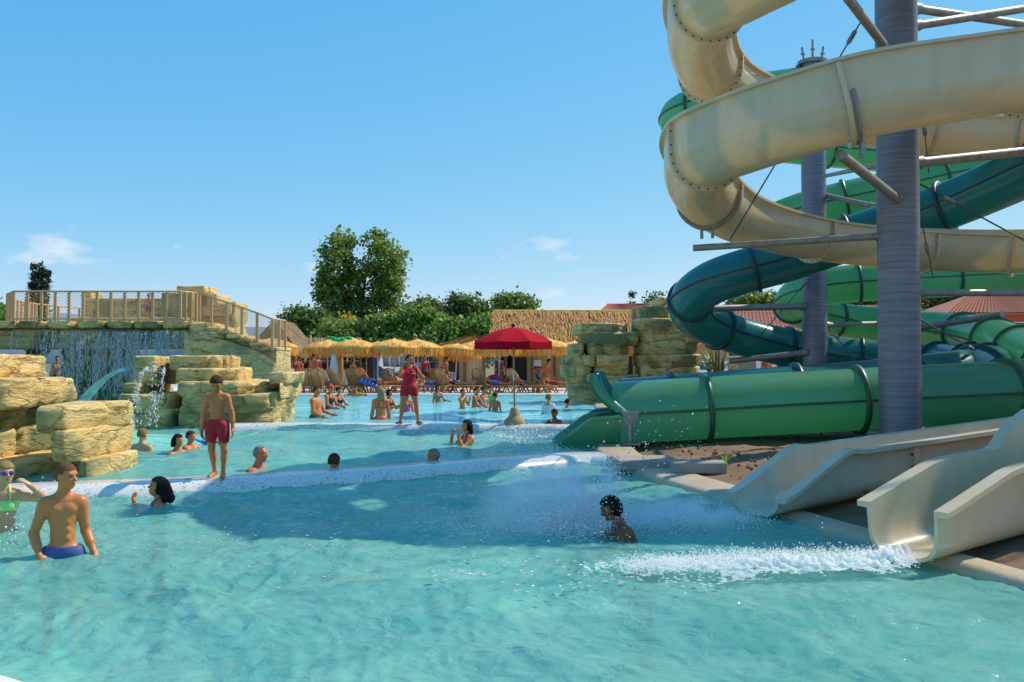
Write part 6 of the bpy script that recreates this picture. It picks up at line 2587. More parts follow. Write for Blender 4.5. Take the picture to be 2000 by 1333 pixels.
# blue air bed leaning on a sunbed
p = at(722, 752, 40.2)
t = thing("air_bed", "blue inflatable air bed leaning on a sunbed left of the lifeguard", "air bed", tuple(p))
M_AIR = simple("blue_vinyl", (0.02, 0.13, 0.45), 0.3)
for k in range(5):
    m1 = MB()
    c = p + Vector((-0.35, 0, 0.16)) + Vector((0.16 * k, 0, -0.055 * k))
    m1.tube([c + Vector((0, -.28, -.02)), c + Vector((0, 0, 0.03)), c + Vector((0, .28, .1))], 0.085, 8)
    m1.build("air_chamber", M_AIR, t, smooth=True)
# plastic chairs and a cafe table by the huts
M_CHAIRW = simple("white_plastic", (0.72, 0.72, 0.72), 0.4)


def chair(label, px, Y, rz):
    p = at(px, 700, Y)
    t = thing("plastic_chair", label, "chair", (p.x, Y, 0.26), "white plastic chairs by the huts")
    Rm = Matrix.Rotation(rz, 3, 'Z')

    def W(x, y, z):
        return Vector((p.x, Y, .26)) + Rm @ Vector((x, y, z))
    m1 = MB()
    m1.box(W(0, 0, .43), (.46, .44, .03), rz=rz, bev=.01)
    m1.build("seat", M_CHAIRW, t)
    for sx in (-.2, .2):
        for sy in (-.19, .19):
            m1 = MB()
            m1.tube([W(sx, sy, .42), W(sx * 1.15, sy * 1.15, 0)], .02, 6)
            m1.build("leg", M_CHAIRW, t)
    for k in range(5):
        m1 = MB()
        m1.tube([W(-.2 + .1 * k, .2, .44), W(-.2 + .1 * k, .27, .84)], .018, 6)
        m1.build("back_slat", M_CHAIRW, t)
    m1 = MB()
    m1.tube([W(-.23, .27, .83), W(0, .30, .88), W(.23, .27, .83)], .022, 6)
    m1.build("top_rail", M_CHAIRW, t)


chair("white plastic chair left of the small hut's door", 886, 47.5, 2.6)
chair("white plastic chair before the big hut's doorway", 1002, 48, 2.9)
chair("white plastic chair beside the bottle bar", 572, 44, 2.2)
p = at(1048, 716, 51.9)
m1 = MB()
m1.box((p.x, 51.95, p.z), (0.55, 0.03, 0.75), bev=0.008)
t = m1.build("notice_board", M_WHITE)
tag(t, "white notice board with grey print on the big hut's wall", "sign")

# ================================================================== people: one continuous body each, grown from a distance field
def skin_mat(name, col):
    return simple(name, col, 0.42, var=0.09, vscale=9, sss=0.10, spec=0.28, coat=0.05)


M_SKIN = skin_mat("tanned_skin", (0.60, 0.21, 0.07))
M_SKINL = skin_mat("light_skin", (0.64, 0.33, 0.17))
M_SKINR = skin_mat("sunburnt_skin", (0.60, 0.17, 0.065))
M_SKIND = skin_mat("dark_tanned_skin", (0.20, 0.075, 0.03))
HAIRS = {"brown": (0.085, 0.04, 0.018), "black": (0.012, 0.010, 0.009), "blond": (0.42, 0.27, 0.11), "grey": (0.30, 0.28, 0.25), "white": (0.62, 0.58, 0.52), "stubble": (0.20, 0.10, 0.045), "auburn": (0.12, 0.04, 0.015), "fair": (0.30, 0.17, 0.07)}
M_HAIR = {k: simple(k + "_hair", v, 0.75, var=0.6, vscale=30, bump=0.9, bscale=70, spec=0.2, stretch=(3, 3, 0.6)) for k, v in HAIRS.items()}
M_EYE = simple("eye", (0.02, 0.015, 0.012), 0.15)
M_LIP = simple("lips", (0.30, 0.07, 0.05), 0.4)
_CL = {}


def cloth(col):
    k = tuple(round(c, 3) for c in col)
    if k not in _CL:
        _CL[k] = simple("swimwear_cloth", col, 0.7, var=0.18, vscale=18, bump=0.25, bscale=30)
    return _CL[k]


def surface_nets(Fd, origin, h):
    ins = Fd < 0
    nx, ny, nz = Fd.shape
    c = np.zeros((nx - 1, ny - 1, nz - 1), dtype=np.int8)
    for dx in (0, 1):
        for dy in (0, 1):
            for dz in (0, 1):
                c += ins[dx:nx - 1 + dx, dy:ny - 1 + dy, dz:nz - 1 + dz]
    I, J, K = np.nonzero((c > 0) & (c < 8))
    if len(I) == 0:
        return np.zeros((0, 3)), np.zeros((0, 4), dtype=int)
    acc = np.zeros((len(I), 3))
    cnt = np.zeros(len(I))
    cor = [(0, 0, 0), (1, 0, 0), (0, 1, 0), (1, 1, 0), (0, 0, 1), (1, 0, 1), (0, 1, 1), (1, 1, 1)]
    for a, b_ in ((0, 1), (2, 3), (4, 5), (6, 7), (0, 2), (1, 3), (4, 6), (5, 7), (0, 4), (1, 5), (2, 6), (3, 7)):
        ca, cb = np.array(cor[a]), np.array(cor[b_])
        fa = Fd[I + ca[0], J + ca[1], K + ca[2]]
        fb = Fd[I + cb[0], J + cb[1], K + cb[2]]
        m = (fa < 0) != (fb < 0)
        t = np.where(m, fa / np.where(m, fa - fb, 1), 0)
        acc += np.where(m[:, None], ca[None] + t[:, None] * (cb - ca)[None], 0)
        cnt += m
    V = acc / cnt[:, None] + np.stack([I, J, K], axis=1)
    idx = -np.ones(c.shape, dtype=np.int64)
    idx[I, J, K] = np.arange(len(I))
    faces = []
    for ax in range(3):
        a1, a2 = (ax + 1) % 3, (ax + 2) % 3
        s0 = [slice(0, None)] * 3
        A = np.take(ins, range(0, Fd.shape[ax] - 1), axis=ax)
        B = np.take(ins, range(1, Fd.shape[ax]), axis=ax)
        ch = A != B
        q = np.array(np.nonzero(ch))
        ok = (q[a1] >= 1) & (q[a2] >= 1) & (q[a1] < Fd.shape[a1] - 1) & (q[a2] < Fd.shape[a2] - 1)
        q = q[:, ok]
        flip = A[q[0], q[1], q[2]]
        def cell(d1, d2):
            r = q.copy()
            r[a1] += d1
            r[a2] += d2
            return idx[r[0], r[1], r[2]]
        f = np.stack([cell(-1, -1), cell(0, -1), cell(0, 0), cell(-1, 0)], axis=1)
        f = np.where(flip[:, None], f, f[:, ::-1])
        faces.append(f)
    Fc = np.concatenate(faces)
    Fc = Fc[(Fc >= 0).all(axis=1)]
    return V * h + origin, Fc


def prim_d(p, X):
    if p[0] == 'cap':
        _, a, b_, ra, rb = p[:5]
        ba = b_ - a
        t = np.clip(((X - a) @ ba) / max(1e-9, ba @ ba), 0, 1)
        return np.linalg.norm(X - a - t[..., None] * ba, axis=-1) - (ra + (rb - ra) * t)
    _, c, rad, M3 = p[:4]
    q = (X - c) @ M3                        # M3 columns: axes
    k0 = np.linalg.norm(q / rad, axis=-1)
    k1 = np.linalg.norm(q / (rad * rad), axis=-1)
    return k0 * (k0 - 1) / np.maximum(k1, 1e-9)


def prim_box(p):
    if p[0] == 'cap':
        r = max(p[3], p[4])
        return np.minimum(p[1], p[2]) - r, np.maximum(p[1], p[2]) + r
    r = max(p[2])
    return p[1] - r, p[1] + r


def field(prims, h, inflate=0.0, pad=0.03, lo=None, hi=None):
    """prims: tuples (kind, ..., k) last item = blend radius, sign in k (<0 carves)"""
    if lo is None:
        lo = np.min([prim_box(p)[0] for p in prims], axis=0) - pad - inflate
        hi = np.max([prim_box(p)[1] for p in prims], axis=0) + pad + inflate
    n = np.ceil((hi - lo) / h).astype(int) + 1
    Fd = np.full(n, 1.0)
    ax = [lo[i] + h * np.arange(n[i]) for i in range(3)]
    for p in prims:
        k = abs(p[-1])
        a, b_ = prim_box(p)
        m = k + inflate + 2 * h + 0.01
        i0 = np.clip(np.floor((a - m - lo) / h).astype(int), 0, n - 1)
        i1 = np.clip(np.ceil((b_ + m - lo) / h).astype(int) + 1, 1, n)
        X = np.stack(np.meshgrid(*[ax[i][i0[i]:i1[i]] for i in range(3)], indexing='ij'), axis=-1)
        d = prim_d(p, X) - (inflate if p[-1] > 0 else 0)
        S = Fd[i0[0]:i1[0], i0[1]:i1[1], i0[2]:i1[2]]
        if p[-1] > 0:
            w = np.clip(0.5 + 0.5 * (S - d) / k, 0, 1)
            S[...] = S * (1 - w) + d * w - k * w * (1 - w)
        else:
            w = np.clip(0.5 - 0.5 * (S + d) / k, 0, 1)
            S[...] = S * (1 - w) + (-d) * w + k * w * (1 - w)
    return Fd, lo, ax


def nv(*a):
    v = np.array(a if len(a) == 3 else a[0], dtype=float)
    return v / np.linalg.norm(v)


def person(label, loc, rz, H, arms=None, legs=None, lean=(0, 0, 1), twist=0.0, head=(0, 0), hair="brown", hair_len=0.0, skin=None, fem=False, fat=0.0,
           hs=1.0, wear=(), vox=0.012, detail=False, pelvis=None, beard=False, cap=None, goggles=False, bowed=0.0, extra_hair=None, narrow=1.0, shirt_infl=None):
    skin = skin or M_SKIN
    U = H
    t_ = nv(lean)
    side0 = np.array([1.0, 0, 0])
    sw = math.radians(twist)
    # torso frame: side, front, up
    up = t_
    s_ = nv(side0 - up * (side0 @ up))
    f_ = np.cross(s_, up)                  # front; for an upright body facing -Y
    f_ = f_ if f_[1] < 0 else f_
    sh = s_ * math.cos(sw) + np.cross(up, s_) * math.sin(sw)
    fh = np.cross(sh, up)
    if legs is None:
        legs = {'L': ((0.06, 0.0, -1), (0.03, 0.05, -1)), 'R': ((-0.06, 0.0, -1), (-0.03, 0.05, -1))}
    if arms is None:
        arms = {'L': ((0.22, 0.0, -1), (0.10, -0.25, -1)), 'R': ((-0.22, 0.0, -1), (-0.10, -0.25, -1))}
    Lth, Lsh = 0.245 * U, 0.235 * U
    # hips
    P0 = np.zeros(3)
    feet = {}
    for sd, sg in (('L', 1), ('R', -1)):
        hip = P0 + s_ * sg * (0.052 if not fem else 0.055) * U - up * 0.02 * U
        kn = hip + nv(legs[sd][0]) * Lth
        an = kn + nv(legs[sd][1]) * Lsh
        fd = nv(legs[sd][2]) if len(legs[sd]) > 2 else nv(f_[0] + 0.18 * sg, f_[1], 0)
        feet[sd] = (hip, kn, an, fd)
    if pelvis is None:
        zmin = min(min(feet[q][2][2] - 0.040 * U, (feet[q][2] + feet[q][3] * 0.10 * U)[2] - 0.026 * U) for q in 'LR')
        off = np.array([0, 0, -zmin])
    else:
        off = np.array([0, 0, pelvis])
    P0 = P0 + off
    for q in 'LR':
        feet[q] = tuple(v + off for v in feet[q][:3]) + (feet[q][3],)
    I3 = np.eye(3)
    MT = np.stack([s_, f_, up], axis=1)
    MH = np.stack([sh, fh, up], axis=1)

    def ell(c, r, M3, k):
        return ('ell', np.array(c, dtype=float), np.array(r, dtype=float) * U, M3, k * U)

    def capp(a, b_, ra, rb, k):
        return ('cap', np.array(a, dtype=float), np.array(b_, dtype=float), ra * U, rb * U, k * U)
    N = P0 + up * 0.305 * U
    torso, legp, armp, headp, handp, uparm = [], [], [], [], [], []
    w = 1 + fat
    nw = narrow
    MT = np.stack([s_, f_, up], axis=1)
    if fem:
        torso += [ell(P0, (.094 * w, .066 * w, .068), MT, .03), ell(P0 + up * .095 * U, (.072 * w, .052 * w, .085), MT, .03), ell(P0 + up * .20 * U, (.084 * w, .056 * w, .10), MH, .03)]
        for sg in (-1, 1):
            torso.append(ell(P0 + up * .205 * U + fh * .042 * U + sh * sg * .040 * U, (.034, .030, .036), MH, .015))
    else:
        torso += [ell(P0, (.086 * w * nw, .062 * w, .066), MT, .03), ell(P0 + up * .09 * U + f_ * fat * .02 * U, (.076 * w * nw, .053 * w * (1 + fat), .085), MT, .03), ell(P0 + up * .205 * U, (.092 * w * nw, .058 * w, .102), MH, .03)]
        for sg in (-1, 1):
            torso.append(ell(P0 + up * .235 * U + fh * .034 * U + sh * sg * .042 * nw * U, (.044 * nw, .026, .032), MH, .012))
            if detail:
                for q in range(3):
                    torso.append(ell(P0 + up * (.165 - .045 * q) * U + f_ * .043 * U + s_ * sg * .021 * U, (.020, .012, .021), MT, .008))
        if detail:
            torso.append(('cap', P0 + up * .08 * U + f_ * .062 * U, P0 + up * .20 * U + fh * .064 * U, .004 * U, .004 * U, -.012 * U))
            torso.append(('ell', P0 + up * .065 * U + f_ * .064 * U, np.array([.006, .008, .008]) * U, MT, -.008 * U))
    torso.append(capp(N - up * .045 * U - sh * .078 * nw * U, N - up * .045 * U + sh * .078 * nw * U, .036 * w, .036 * w, .025))
    for sg in (-1, 1):
        torso.append(capp(N + up * .012 * U - fh * .008 * U, N - up * .03 * U + sh * sg * .085 * nw * U, .022, .026, .03))
        torso.append(ell(P0 - f_ * .030 * U + s_ * sg * .042 * U - up * .02 * U, (.050 * w, .045, .050), MT, .02))
        if detail:
            torso.append(capp(N - up * .022 * U + fh * .032 * U + sh * sg * .012 * U, N - up * .02 * U + fh * .02 * U + sh * sg * .085 * U, .009, .009, .012))
    # legs
    for sd, sg in (('L', 1), ('R', -1)):
        hip, kn, an, fd = feet[sd]
        k_ = 1.08 if fem else 1.0
        legp += [capp(hip, kn, .058 * k_ * (1 + fat * .5), .035, .02), capp(kn, an, .033, .020, .015)]
        bk = nv(np.cross(np.cross(an - kn, fd), an - kn)) if np.linalg.norm(np.cross(an - kn, fd)) > 1e-4 else np.array([0, 1.0, 0])
        if bk @ fd > 0:
            bk = -bk
        c = kn + (an - kn) * .30 + bk * .012 * U
        ax3 = nv(an - kn)
        b1 = nv(np.cross(ax3, [0.31, 0.9, 0.2]))
        legp.append(ell(c, (.034, .034, .075), np.stack([b1, np.cross(ax3, b1), ax3], axis=1), .015))
        hl_ = an - bk * 0 - fd * .018 * U - np.array([0, 0, .022]) * U
        toe = an + fd * .085 * U - np.array([0, 0, .026]) * U
        legp += [capp(an, hl_, .020, .021, .012), capp(an - np.array([0, 0, .008]) * U, toe, .020, .014, .014), capp(hl_, toe + nv(np.cross(fd, [0, 0, 1])) * .012 * U, .018, .013, .012), capp(hl_, toe - nv(np.cross(fd, [0, 0, 1])) * .012 * U, .018, .013, .012)]
        if detail:
            lat = nv(np.cross(fd, [0, 0, 1]))
            for q in range(5):
                o_ = lat * (q - 2) * .0105 * U
                st = toe + o_ - fd * abs(q - 1.6) * .004 * U
                legp.append(capp(st, st + fd * (.022 - .002 * q) * U - np.array([0, 0, .002]) * U, .0075, .006, .004))
    # arms and hands
    wrists = {}
    for sd, sg in (('L', 1), ('R', -1)):
        sp = N - up * .042 * U + sh * sg * (.103 + .012 * fat if not fem else .095) * nw * U
        A = arms[sd]
        ud, fd2 = nv(A[0]), nv(A[1])
        hd = nv(A[2]) if len(A) > 2 and A[2] is not None else fd2
        el = sp + ud * .172 * U
        wr = el + fd2 * .148 * U
        armp += [capp(sp, sp + ud * .05 * U, .039 * (1 if not fem else .88), .033 * (1 if not fem else .88), .022), capp(sp, el, .031 * (1 + fat * .4), .0245, .018), capp(el, wr, .026, .0165, .012)]
        uparm += armp[-3:-1]
        armp.append(capp(el + fd2 * .01 * U, el + fd2 * .075 * U, .024, .025, .012))
        if detail and not fem:
            armp.append(capp(sp + ud * .06 * U + fh * .008 * U, sp + ud * .125 * U + fh * .008 * U, .024, .026, .012))
        pn = nv(A[3]) if len(A) > 3 and A[3] is not None else -sh * sg + fh * 0.3
        pn = nv(pn - hd * (pn @ hd))
        lat = np.cross(pn, hd) * (1 if sd == 'L' else -1)       # towards the thumb
        if lat @ fh < 0 and len(A) < 4:
            lat = -lat
        curl = A[4] if len(A) > 4 else 0.35
        pc = wr + hd * .030 * U
        fr = 0.0065 if detail else 0.0075
        handp.append(ell(pc, (.0235, .011, .032), np.stack([lat, pn, hd], axis=1), .008))
        handp.append(capp(wr - hd * .01 * U, wr + hd * .012 * U, .0155, .016, .012))
        for q, (ln, o_) in enumerate(((.040, .0185), (.045, .0062), (.042, -.0062), (.033, -.018))):
            b0 = pc + hd * .024 * U + lat * o_ * U
            sp_ = nv(hd + lat * (o_ * 7) * (1 - curl))
            d1 = nv(sp_ * math.cos(curl * .9) + pn * math.sin(curl * .9))
            d2 = nv(sp_ * math.cos(curl * 2.0) + pn * math.sin(curl * 2.0))
            m_ = b0 + d1 * ln * .52 * U
            handp += [capp(b0, m_, fr, fr * .95, .004), capp(m_, m_ + d2 * ln * .5 * U, fr * .95, fr * .78, .003)]
        tb = wr + hd * .012 * U + lat * .014 * U
        td = nv(hd * .62 + lat * .72 + pn * .30)
        tm = tb + td * .030 * U
        handp += [capp(tb, tm, .0095, .0075, .006), capp(tm, tm + nv(td + hd * .6 + pn * .25) * .026 * U, .0075, .006, .003)]
        wrists[sd] = wr
    # head
    yaw, pit = math.radians(head[0]), math.radians(head[1])
    Rz = np.array([[math.cos(yaw), -math.sin(yaw), 0], [math.sin(yaw), math.cos(yaw), 0], [0, 0, 1]])
    Rx = np.array([[1, 0, 0], [0, math.cos(pit), -math.sin(pit)], [0, math.sin(pit), math.cos(pit)]])
    base = np.stack([np.array([1.0, 0, 0]), np.array([0, -1.0, 0]), np.array([0, 0, 1.0])], axis=1)
    MHd = Rz @ Rx @ base
    if abs(up[2]) < 0.6:
        MHd = MH @ np.eye(3) if head == (0, 0) else MHd
    h_s, h_f, h_t = MHd[:, 0], MHd[:, 1], MHd[:, 2]
    Uh = U * hs
    neck_dir = nv(up * 0.75 + h_t * 0.35 + (h_f * .1))
    HC = N + neck_dir * .048 * U + h_t * .062 * Uh + h_f * .010 * Uh

    def he(c, r, k, sgn=1):
        return ('ell', HC + (h_s * c[0] + h_f * c[1] + h_t * c[2]) * Uh, np.array(r) * Uh, MHd, sgn * k * Uh)

    def hc(a, b_, ra, rb, k):
        T_ = lambda c: HC + (h_s * c[0] + h_f * c[1] + h_t * c[2]) * Uh
        return ('cap', T_(a), T_(b_), ra * Uh, rb * Uh, k * Uh)
    neckp = [capp(N - up * .03 * U, HC - h_t * .035 * Uh - h_f * .012 * Uh, .033 if not fem else .028, .030 if not fem else .026, .02)]
    headp += [he((0, -.006, .014), (.0435, .054, .050), .02), he((0, .012, -.018), (.036, .040, .048), .02), he((0, .022, -.047), (.025, .024, .018), .018),
              hc((0, .046, .006), (0, .060, -.013), .0055, .0085, .006), hc((-.02, .043, .014), (.02, .043, .014), .007, .007, .01)]
    for sg in (-1, 1):
        headp.append(he((sg * .018, .053, .002), (.009, .006, .006), .008, -1))
        headp.append(he((sg * .0435, -.004, -.006), (.0055, .012, .017), .004))
        headp.append(he((sg * .022, .030, -.014), (.014, .012, .012), .012))
    headp.append(hc((-.011, .047, -.034), (.011, .047, -.034), .005, .005, .004))
    every = torso + legp + armp + neckp + headp + handp
    root = thing("person", label, "person", (0, 0, 0))
    Fd, lo, ax = field(every, vox)
    V, F = surface_nets(Fd, lo, vox)
    arr_obj("body", V, F, skin, root)
    # hair
    if hair is not None:
        infl = 0.003 if hair == "stubble" else (0.005 if hair == "grey" else 0.009)
        hl_top = 0.052 if hair == "grey" else 0.036
        hp_ = [he((0, -.006, .014), (.0435, .054, .050), .02), he((0, -.012, -.012), (.040, .046, .042), .02)]
        if hair_len > 0:
            bb = N - fh * .05 * U
            for sg in (-1, 0, 1):
                hp_.append(('cap', HC + (h_s * sg * .028 - h_f * .034 - h_t * .005) * Uh, HC + (h_s * sg * .034 - h_f * .040) * Uh - np.array([0, 0, hair_len * U]) + (h_f * -.005) * Uh, .020 * Uh, .013 * Uh, .015 * Uh))
        if extra_hair:
            for a, b_, ra, rb in extra_hair:
                hp_.append(hc(a, b_, ra, rb, .012))
        Fh, lo2, ax2 = field(hp_, vox * .7, inflate=infl * Uh)
        X = np.stack(np.meshgrid(*ax2, indexing='ij'), axis=-1) - HC
        qf, qt, qs = X @ h_f / Uh, X @ h_t / Uh, X @ h_s / Uh
        face = np.maximum(0.006 - qf + 0.25 * np.abs(qs), qt - hl_top + 0.10 * np.abs(qs)) * Uh
        Fh = np.maximum(Fh, -face)
        if hair_len <= 0:
            Fh = np.maximum(Fh, (-0.036 - qt - 0.35 * np.minimum(0, qf)) * Uh)
            Fh = np.maximum(Fh, -np.maximum(np.maximum(-.016 - qf, qt - .012), .030 - np.abs(qs)) * Uh)
        V, F = surface_nets(Fh, lo2, vox * .7)
        if len(V):
            if hair != "stubble":
                V = V + 0.0065 * U * fbm(V * np.array([60, 60, 22.]), 3)[:, None] * nv(1, 1, 1)
            arr_obj("hair", V, F, M_HAIR[hair], root)
    if cap is not None:
        cp_ = [he((0, -.006, .016), (.0435, .054, .050), .02)]
        Fh, lo2, ax2 = field(cp_, vox * .7, inflate=.014 * Uh)
        X = np.stack(np.meshgrid(*ax2, indexing='ij'), axis=-1) - HC
        Fh = np.maximum(Fh, (0.018 - X @ h_t / Uh) * Uh)
        V, F = surface_nets(Fh, lo2, vox * .7)
        arr_obj("swim_cap", V, F, cloth(cap), root)
    if detail:
        for sg in (-1, 1):
            m1 = MB()
            c = HC + (h_s * sg * .018 + h_f * .0455 + h_t * .002) * Uh
            m1.ball(Vector(c), .0052 * Uh, 10, 8)
            m1.build("eye", M_EYE, root, smooth=True)
            m1 = MB()
            pts = [HC + (h_s * sg * x + h_f * y + h_t * z) * Uh for x, y, z in ((.009, .0515, .012), (.019, .0505, .0155), (.029, .044, .012))]
            m1.tube([Vector(p) for p in pts], [.0014 * Uh, .002 * Uh, .0012 * Uh], 6)
            m1.build("eyebrow", M_HAIR["stubble" if hair in ("stubble", "blond") else "brown"], root, smooth=True)
        m1 = MB()
        pts = [HC + (h_s * x + h_f * y + h_t * z) * Uh for x, y, z in ((-.015, .046, -.034), (0, .0525, -.0335), (.015, .046, -.034))]
        m1.tube([Vector(p) for p in pts], [.0025 * Uh, .0042 * Uh, .0025 * Uh], 6)
        m1.build("mouth", M_LIP, root, smooth=True)
    if goggles:
        for sg in (-1, 1):
            m1 = MB()
            m1.ball(Vector(HC + (h_s * sg * .019 + h_f * .050 + h_t * .003) * Uh), .0155 * Uh, 12, 8, (1.15, .8, .8))
            m1.build("goggle_lens", M_GOG, root, smooth=True)
        m1 = MB()
        pts = [Vector(HC + (h_s * .047 * math.sin(a) + h_f * (.058 * math.cos(a) - .006) + h_t * .004) * Uh) for a in np.linspace(0, 2 * math.pi, 25)[:-1]]
        m1.tube(pts, .004 * Uh, 6, closed=True)
        m1.build("goggle_strap", M_GOG, root)
    # clothes
    for gname, col, what, infl, region in wear:
        pr_ = {'torso': torso, 'legs': torso + legp, 'shorts': torso[:3] + legp, 'top': torso + uparm}[what]
        if gname == 'red_shirt':
            infl = 0.019
        Fg, lo3, ax3 = field(pr_, vox, inflate=infl * U)
        X = np.stack(np.meshgrid(*ax3, indexing='ij'), axis=-1) - P0
        q = np.stack([X @ s_, X @ f_, X @ up], axis=-1) / U
        Fg = np.maximum(Fg, region(q) * U)
        V, F = surface_nets(Fg, lo3, vox)
        if len(V) == 0:
            continue
        if infl > .01:
            V = V + 0.004 * U * fbm(V * np.array([22., 22., 7.]), 2)[:, None] * nv(1, -1, 0.2)
        arr_obj(gname, V, F, cloth(col), root)
    root.location = loc
    root.rotation_euler = (0, 0, rz)
    return root, P0, HC, wrists


M_GOG = simple("blue_goggles", (0.015, 0.02, 0.28), 0.12, coat=0.5)


def trunks(col, top=0.055, bottom=-0.16, infl=0.013, name="swim_shorts", mid=0.0):
    return (name, col, 'shorts', infl, lambda q: np.maximum(np.maximum(q[..., 2] - top, bottom - q[..., 2] + .006 * np.sin(q[..., 0] * 60)), np.minimum(-.095 - q[..., 2], .004 + .22 * (-.095 - q[..., 2]) - np.abs(q[..., 0] - mid))))


def briefs(col, top=0.03, bottom=-0.05, name="swim_briefs"):
    return (name, col, 'shorts', 0.008, lambda q: np.maximum(q[..., 2] - top, bottom + 0.5 * np.abs(q[..., 0]) - q[..., 2]))


def bra(col, name="bikini_top"):
    def rg_(q):
        cup = np.maximum(np.abs(q[..., 2] - .205) - .034, -.02 - q[..., 1])
        band = np.abs(q[..., 2] - .182) - .009
        strap = np.maximum(np.abs(np.abs(q[..., 0]) - .045 - .15 * np.minimum(0, .26 - q[..., 2])) - .006, .20 - q[..., 2])
        return np.minimum(np.minimum(cup, band), strap)
    return (name, col, 'torso', 0.007, rg_)


def suit(col, name="swimsuit", back=0.0):
    def rg_(q):
        body = np.maximum(q[..., 2] - .235 + 0.3 * np.maximum(0, -q[..., 1]), -.05 + .5 * np.abs(q[..., 0]) - q[..., 2])
        strap = np.maximum(np.abs(np.abs(q[..., 0]) - .05) - .008, .2 - q[..., 2])
        return np.minimum(body, strap)
    return (name, col, 'legs', 0.007, rg_)


def shirt(col, bottom=-0.08, sleeve=0.135, name="shirt"):
    return (name, col, 'top', 0.013, lambda q: np.maximum(np.maximum(bottom - q[..., 2], np.abs(q[..., 0]) - sleeve), np.minimum(q[..., 2] - .275, .058 - np.abs(q[..., 0]))))


HP = math.pi / 2
DOWN = {'L': ((0.2, 0.05, -1), (0.12, -0.2, -1)), 'R': ((-0.2, 0.05, -1), (-0.12, -0.2, -1))}


def wade(px, wy, zw, head_py, H):
    """place of somebody standing in water: waterline pixel, water level, top of the head"""
    p = gz(px, wy, zw)
    Y = p.y
    ztop = at(px, head_py, Y).z
    return Vector((p.x, Y, ztop - H)), Y


# --- the four nearest ------------------------------------------------
# boy with the shaved head
Hb = 1.50
p, _ = wade(122, 1084, 0.0, 914, Hb)
person("shaven-headed boy standing waist-deep, looking right, in blue shorts", p, math.radians(24), Hb, vox=0.0065, detail=True, hair="stubble", hs=1.08, twist=0, narrow=0.86, head=(46, 6), skin=M_SKIN,
       arms={'R': ((-0.36, 0.14, -1), (0.26, -0.55, -0.80), (0.55, -0.5, -0.45), (0.3, 0.2, -0.8), 0.45), 'L': ((0.16, 0.25, -1), (0.30, -0.50, -0.75), (0.6, -0.40, -0.6), (-0.6, 0.1, -0.5), 0.35)},
       wear=[trunks((0.05, 0.085, 0.25), top=0.03, bottom=-0.17, infl=0.008)])
# girl with goggles at the left edge
Hg = 1.45
p, _ = wade(6, 1036, 0.0, 911, Hg)
person("girl at the left edge in a lime bikini pulling on blue goggles", p, math.radians(22), Hg, vox=0.0068, detail=True, hair="blond", hair_len=0.03, hs=1.1, head=(25, 4), skin=M_SKINL, fem=True, goggles=True,
       arms={'L': ((0.96, -0.08, -0.22), (-0.70, -0.18, 0.72), (-0.55, -0.25, 0.55), (-0.5, 0.2, -.6), 0.5), 'R': ((-0.75, -0.35, 0.10), (0.45, -0.3, 0.85), (0.4, -0.1, 0.8), (0.6, 0.3, 0), 0.5)},
       wear=[bra((0.42, 0.75, 0.22)), briefs((0.42, 0.75, 0.22))])
# girl holding her nose
Hn = 1.42
p, _ = wade(308, 988, 0.0, 941, Hn)
person("dark-haired girl in water to her shoulders pinching her nose", p, math.radians(-62), Hn, vox=0.0075, detail=True, hair="black", hair_len=0.10, hs=1.12, head=(0, -10), skin=M_SKIN, fem=True,
       arms={'R': ((-0.35, -0.75, -0.62), (0.30, -0.25, 0.92), (0.4, -.25, .8), (0.3, 0.8, 0), 0.6), 'L': ((0.3, -0.1, -1), (0.2, -0.5, -0.8))}, wear=[bra((0.05, 0.06, 0.16))],
       extra_hair=[((0, -.045, .01), (0.0, -.105, -.07), .03, .018), ((.02, -.05, -.02), (.02, -.10, -.085), .026, .014)])
# boy on the ledge
Hl = 1.275
lp = gz(440, 927, 0.14)
person("boy in dark red shorts walking along the white pool ledge, looking down", Vector((lp.x, float(ledge_y(lp.x)) - 0.02, 0.142)), math.radians(4), Hl, vox=0.0068, detail=True, hair="brown", hs=1.16, narrow=0.92, head=(4, 34), skin=M_SKIN,
       legs={'L': ((0.10, -0.05, -1), (-0.05, 0.02, -1), (0.1, -1, 0)), 'R': ((-0.02, 0.10, -1), (0.06, 0.36, -1), (-0.45, -0.85, -0.25))},
       arms={'L': ((0.30, 0.08, -1), (0.10, -0.16, -1)), 'R': ((-0.26, 0.08, -1), (-0.04, -0.14, -1))},
       wear=[trunks((0.42, 0.010, 0.018), top=0.045, bottom=-0.185, infl=0.015, mid=0.006)])

# --- swimmers in the middle pool -------------------------------------
MZ = 0.1
p, Y = wade(277, 878, MZ, 842, 1.5)
person("swimmer with a fair crop seen from behind below the rock fountain", p, math.pi - .3, 1.5, hair="fair", hs=1.05, head=(0, 0), skin=M_SKINL)
p, Y = wade(346, 887, MZ, 852, 1.55)
person("dark wet-haired swimmer up to the shoulders beside a small child", p, math.radians(60), 1.55, hair="black", hair_len=0.05, fem=True, skin=M_SKIN)
p, Y = wade(371, 881, MZ, 847, 1.25)
person("small child in the middle pool reaching out to the right", p, math.radians(70), 1.25, hair="brown", hs=1.12, skin=M_SKIN,
       arms={'L': ((0.2, -0.9, -0.5), (0.1, -1, -0.1)), 'R': ((-0.2, -0.9, -0.45), (0.1, -1, -0.05))})
p, Y = wade(487, 914, MZ, 872, 1.74)
person("grey-haired man swimming to the right beside the boy on the ledge", p, math.radians(75), 1.74, hair="grey", skin=M_SKINR, lean=(0, -0.28, 1), arms={'L': ((0.3, -0.85, -0.25), (0.1, -1, -0.05)), 'R': ((-0.3, -0.85, -0.3), (-0.1, -1, -0.1))})
p = at(652, 893, 12.95)
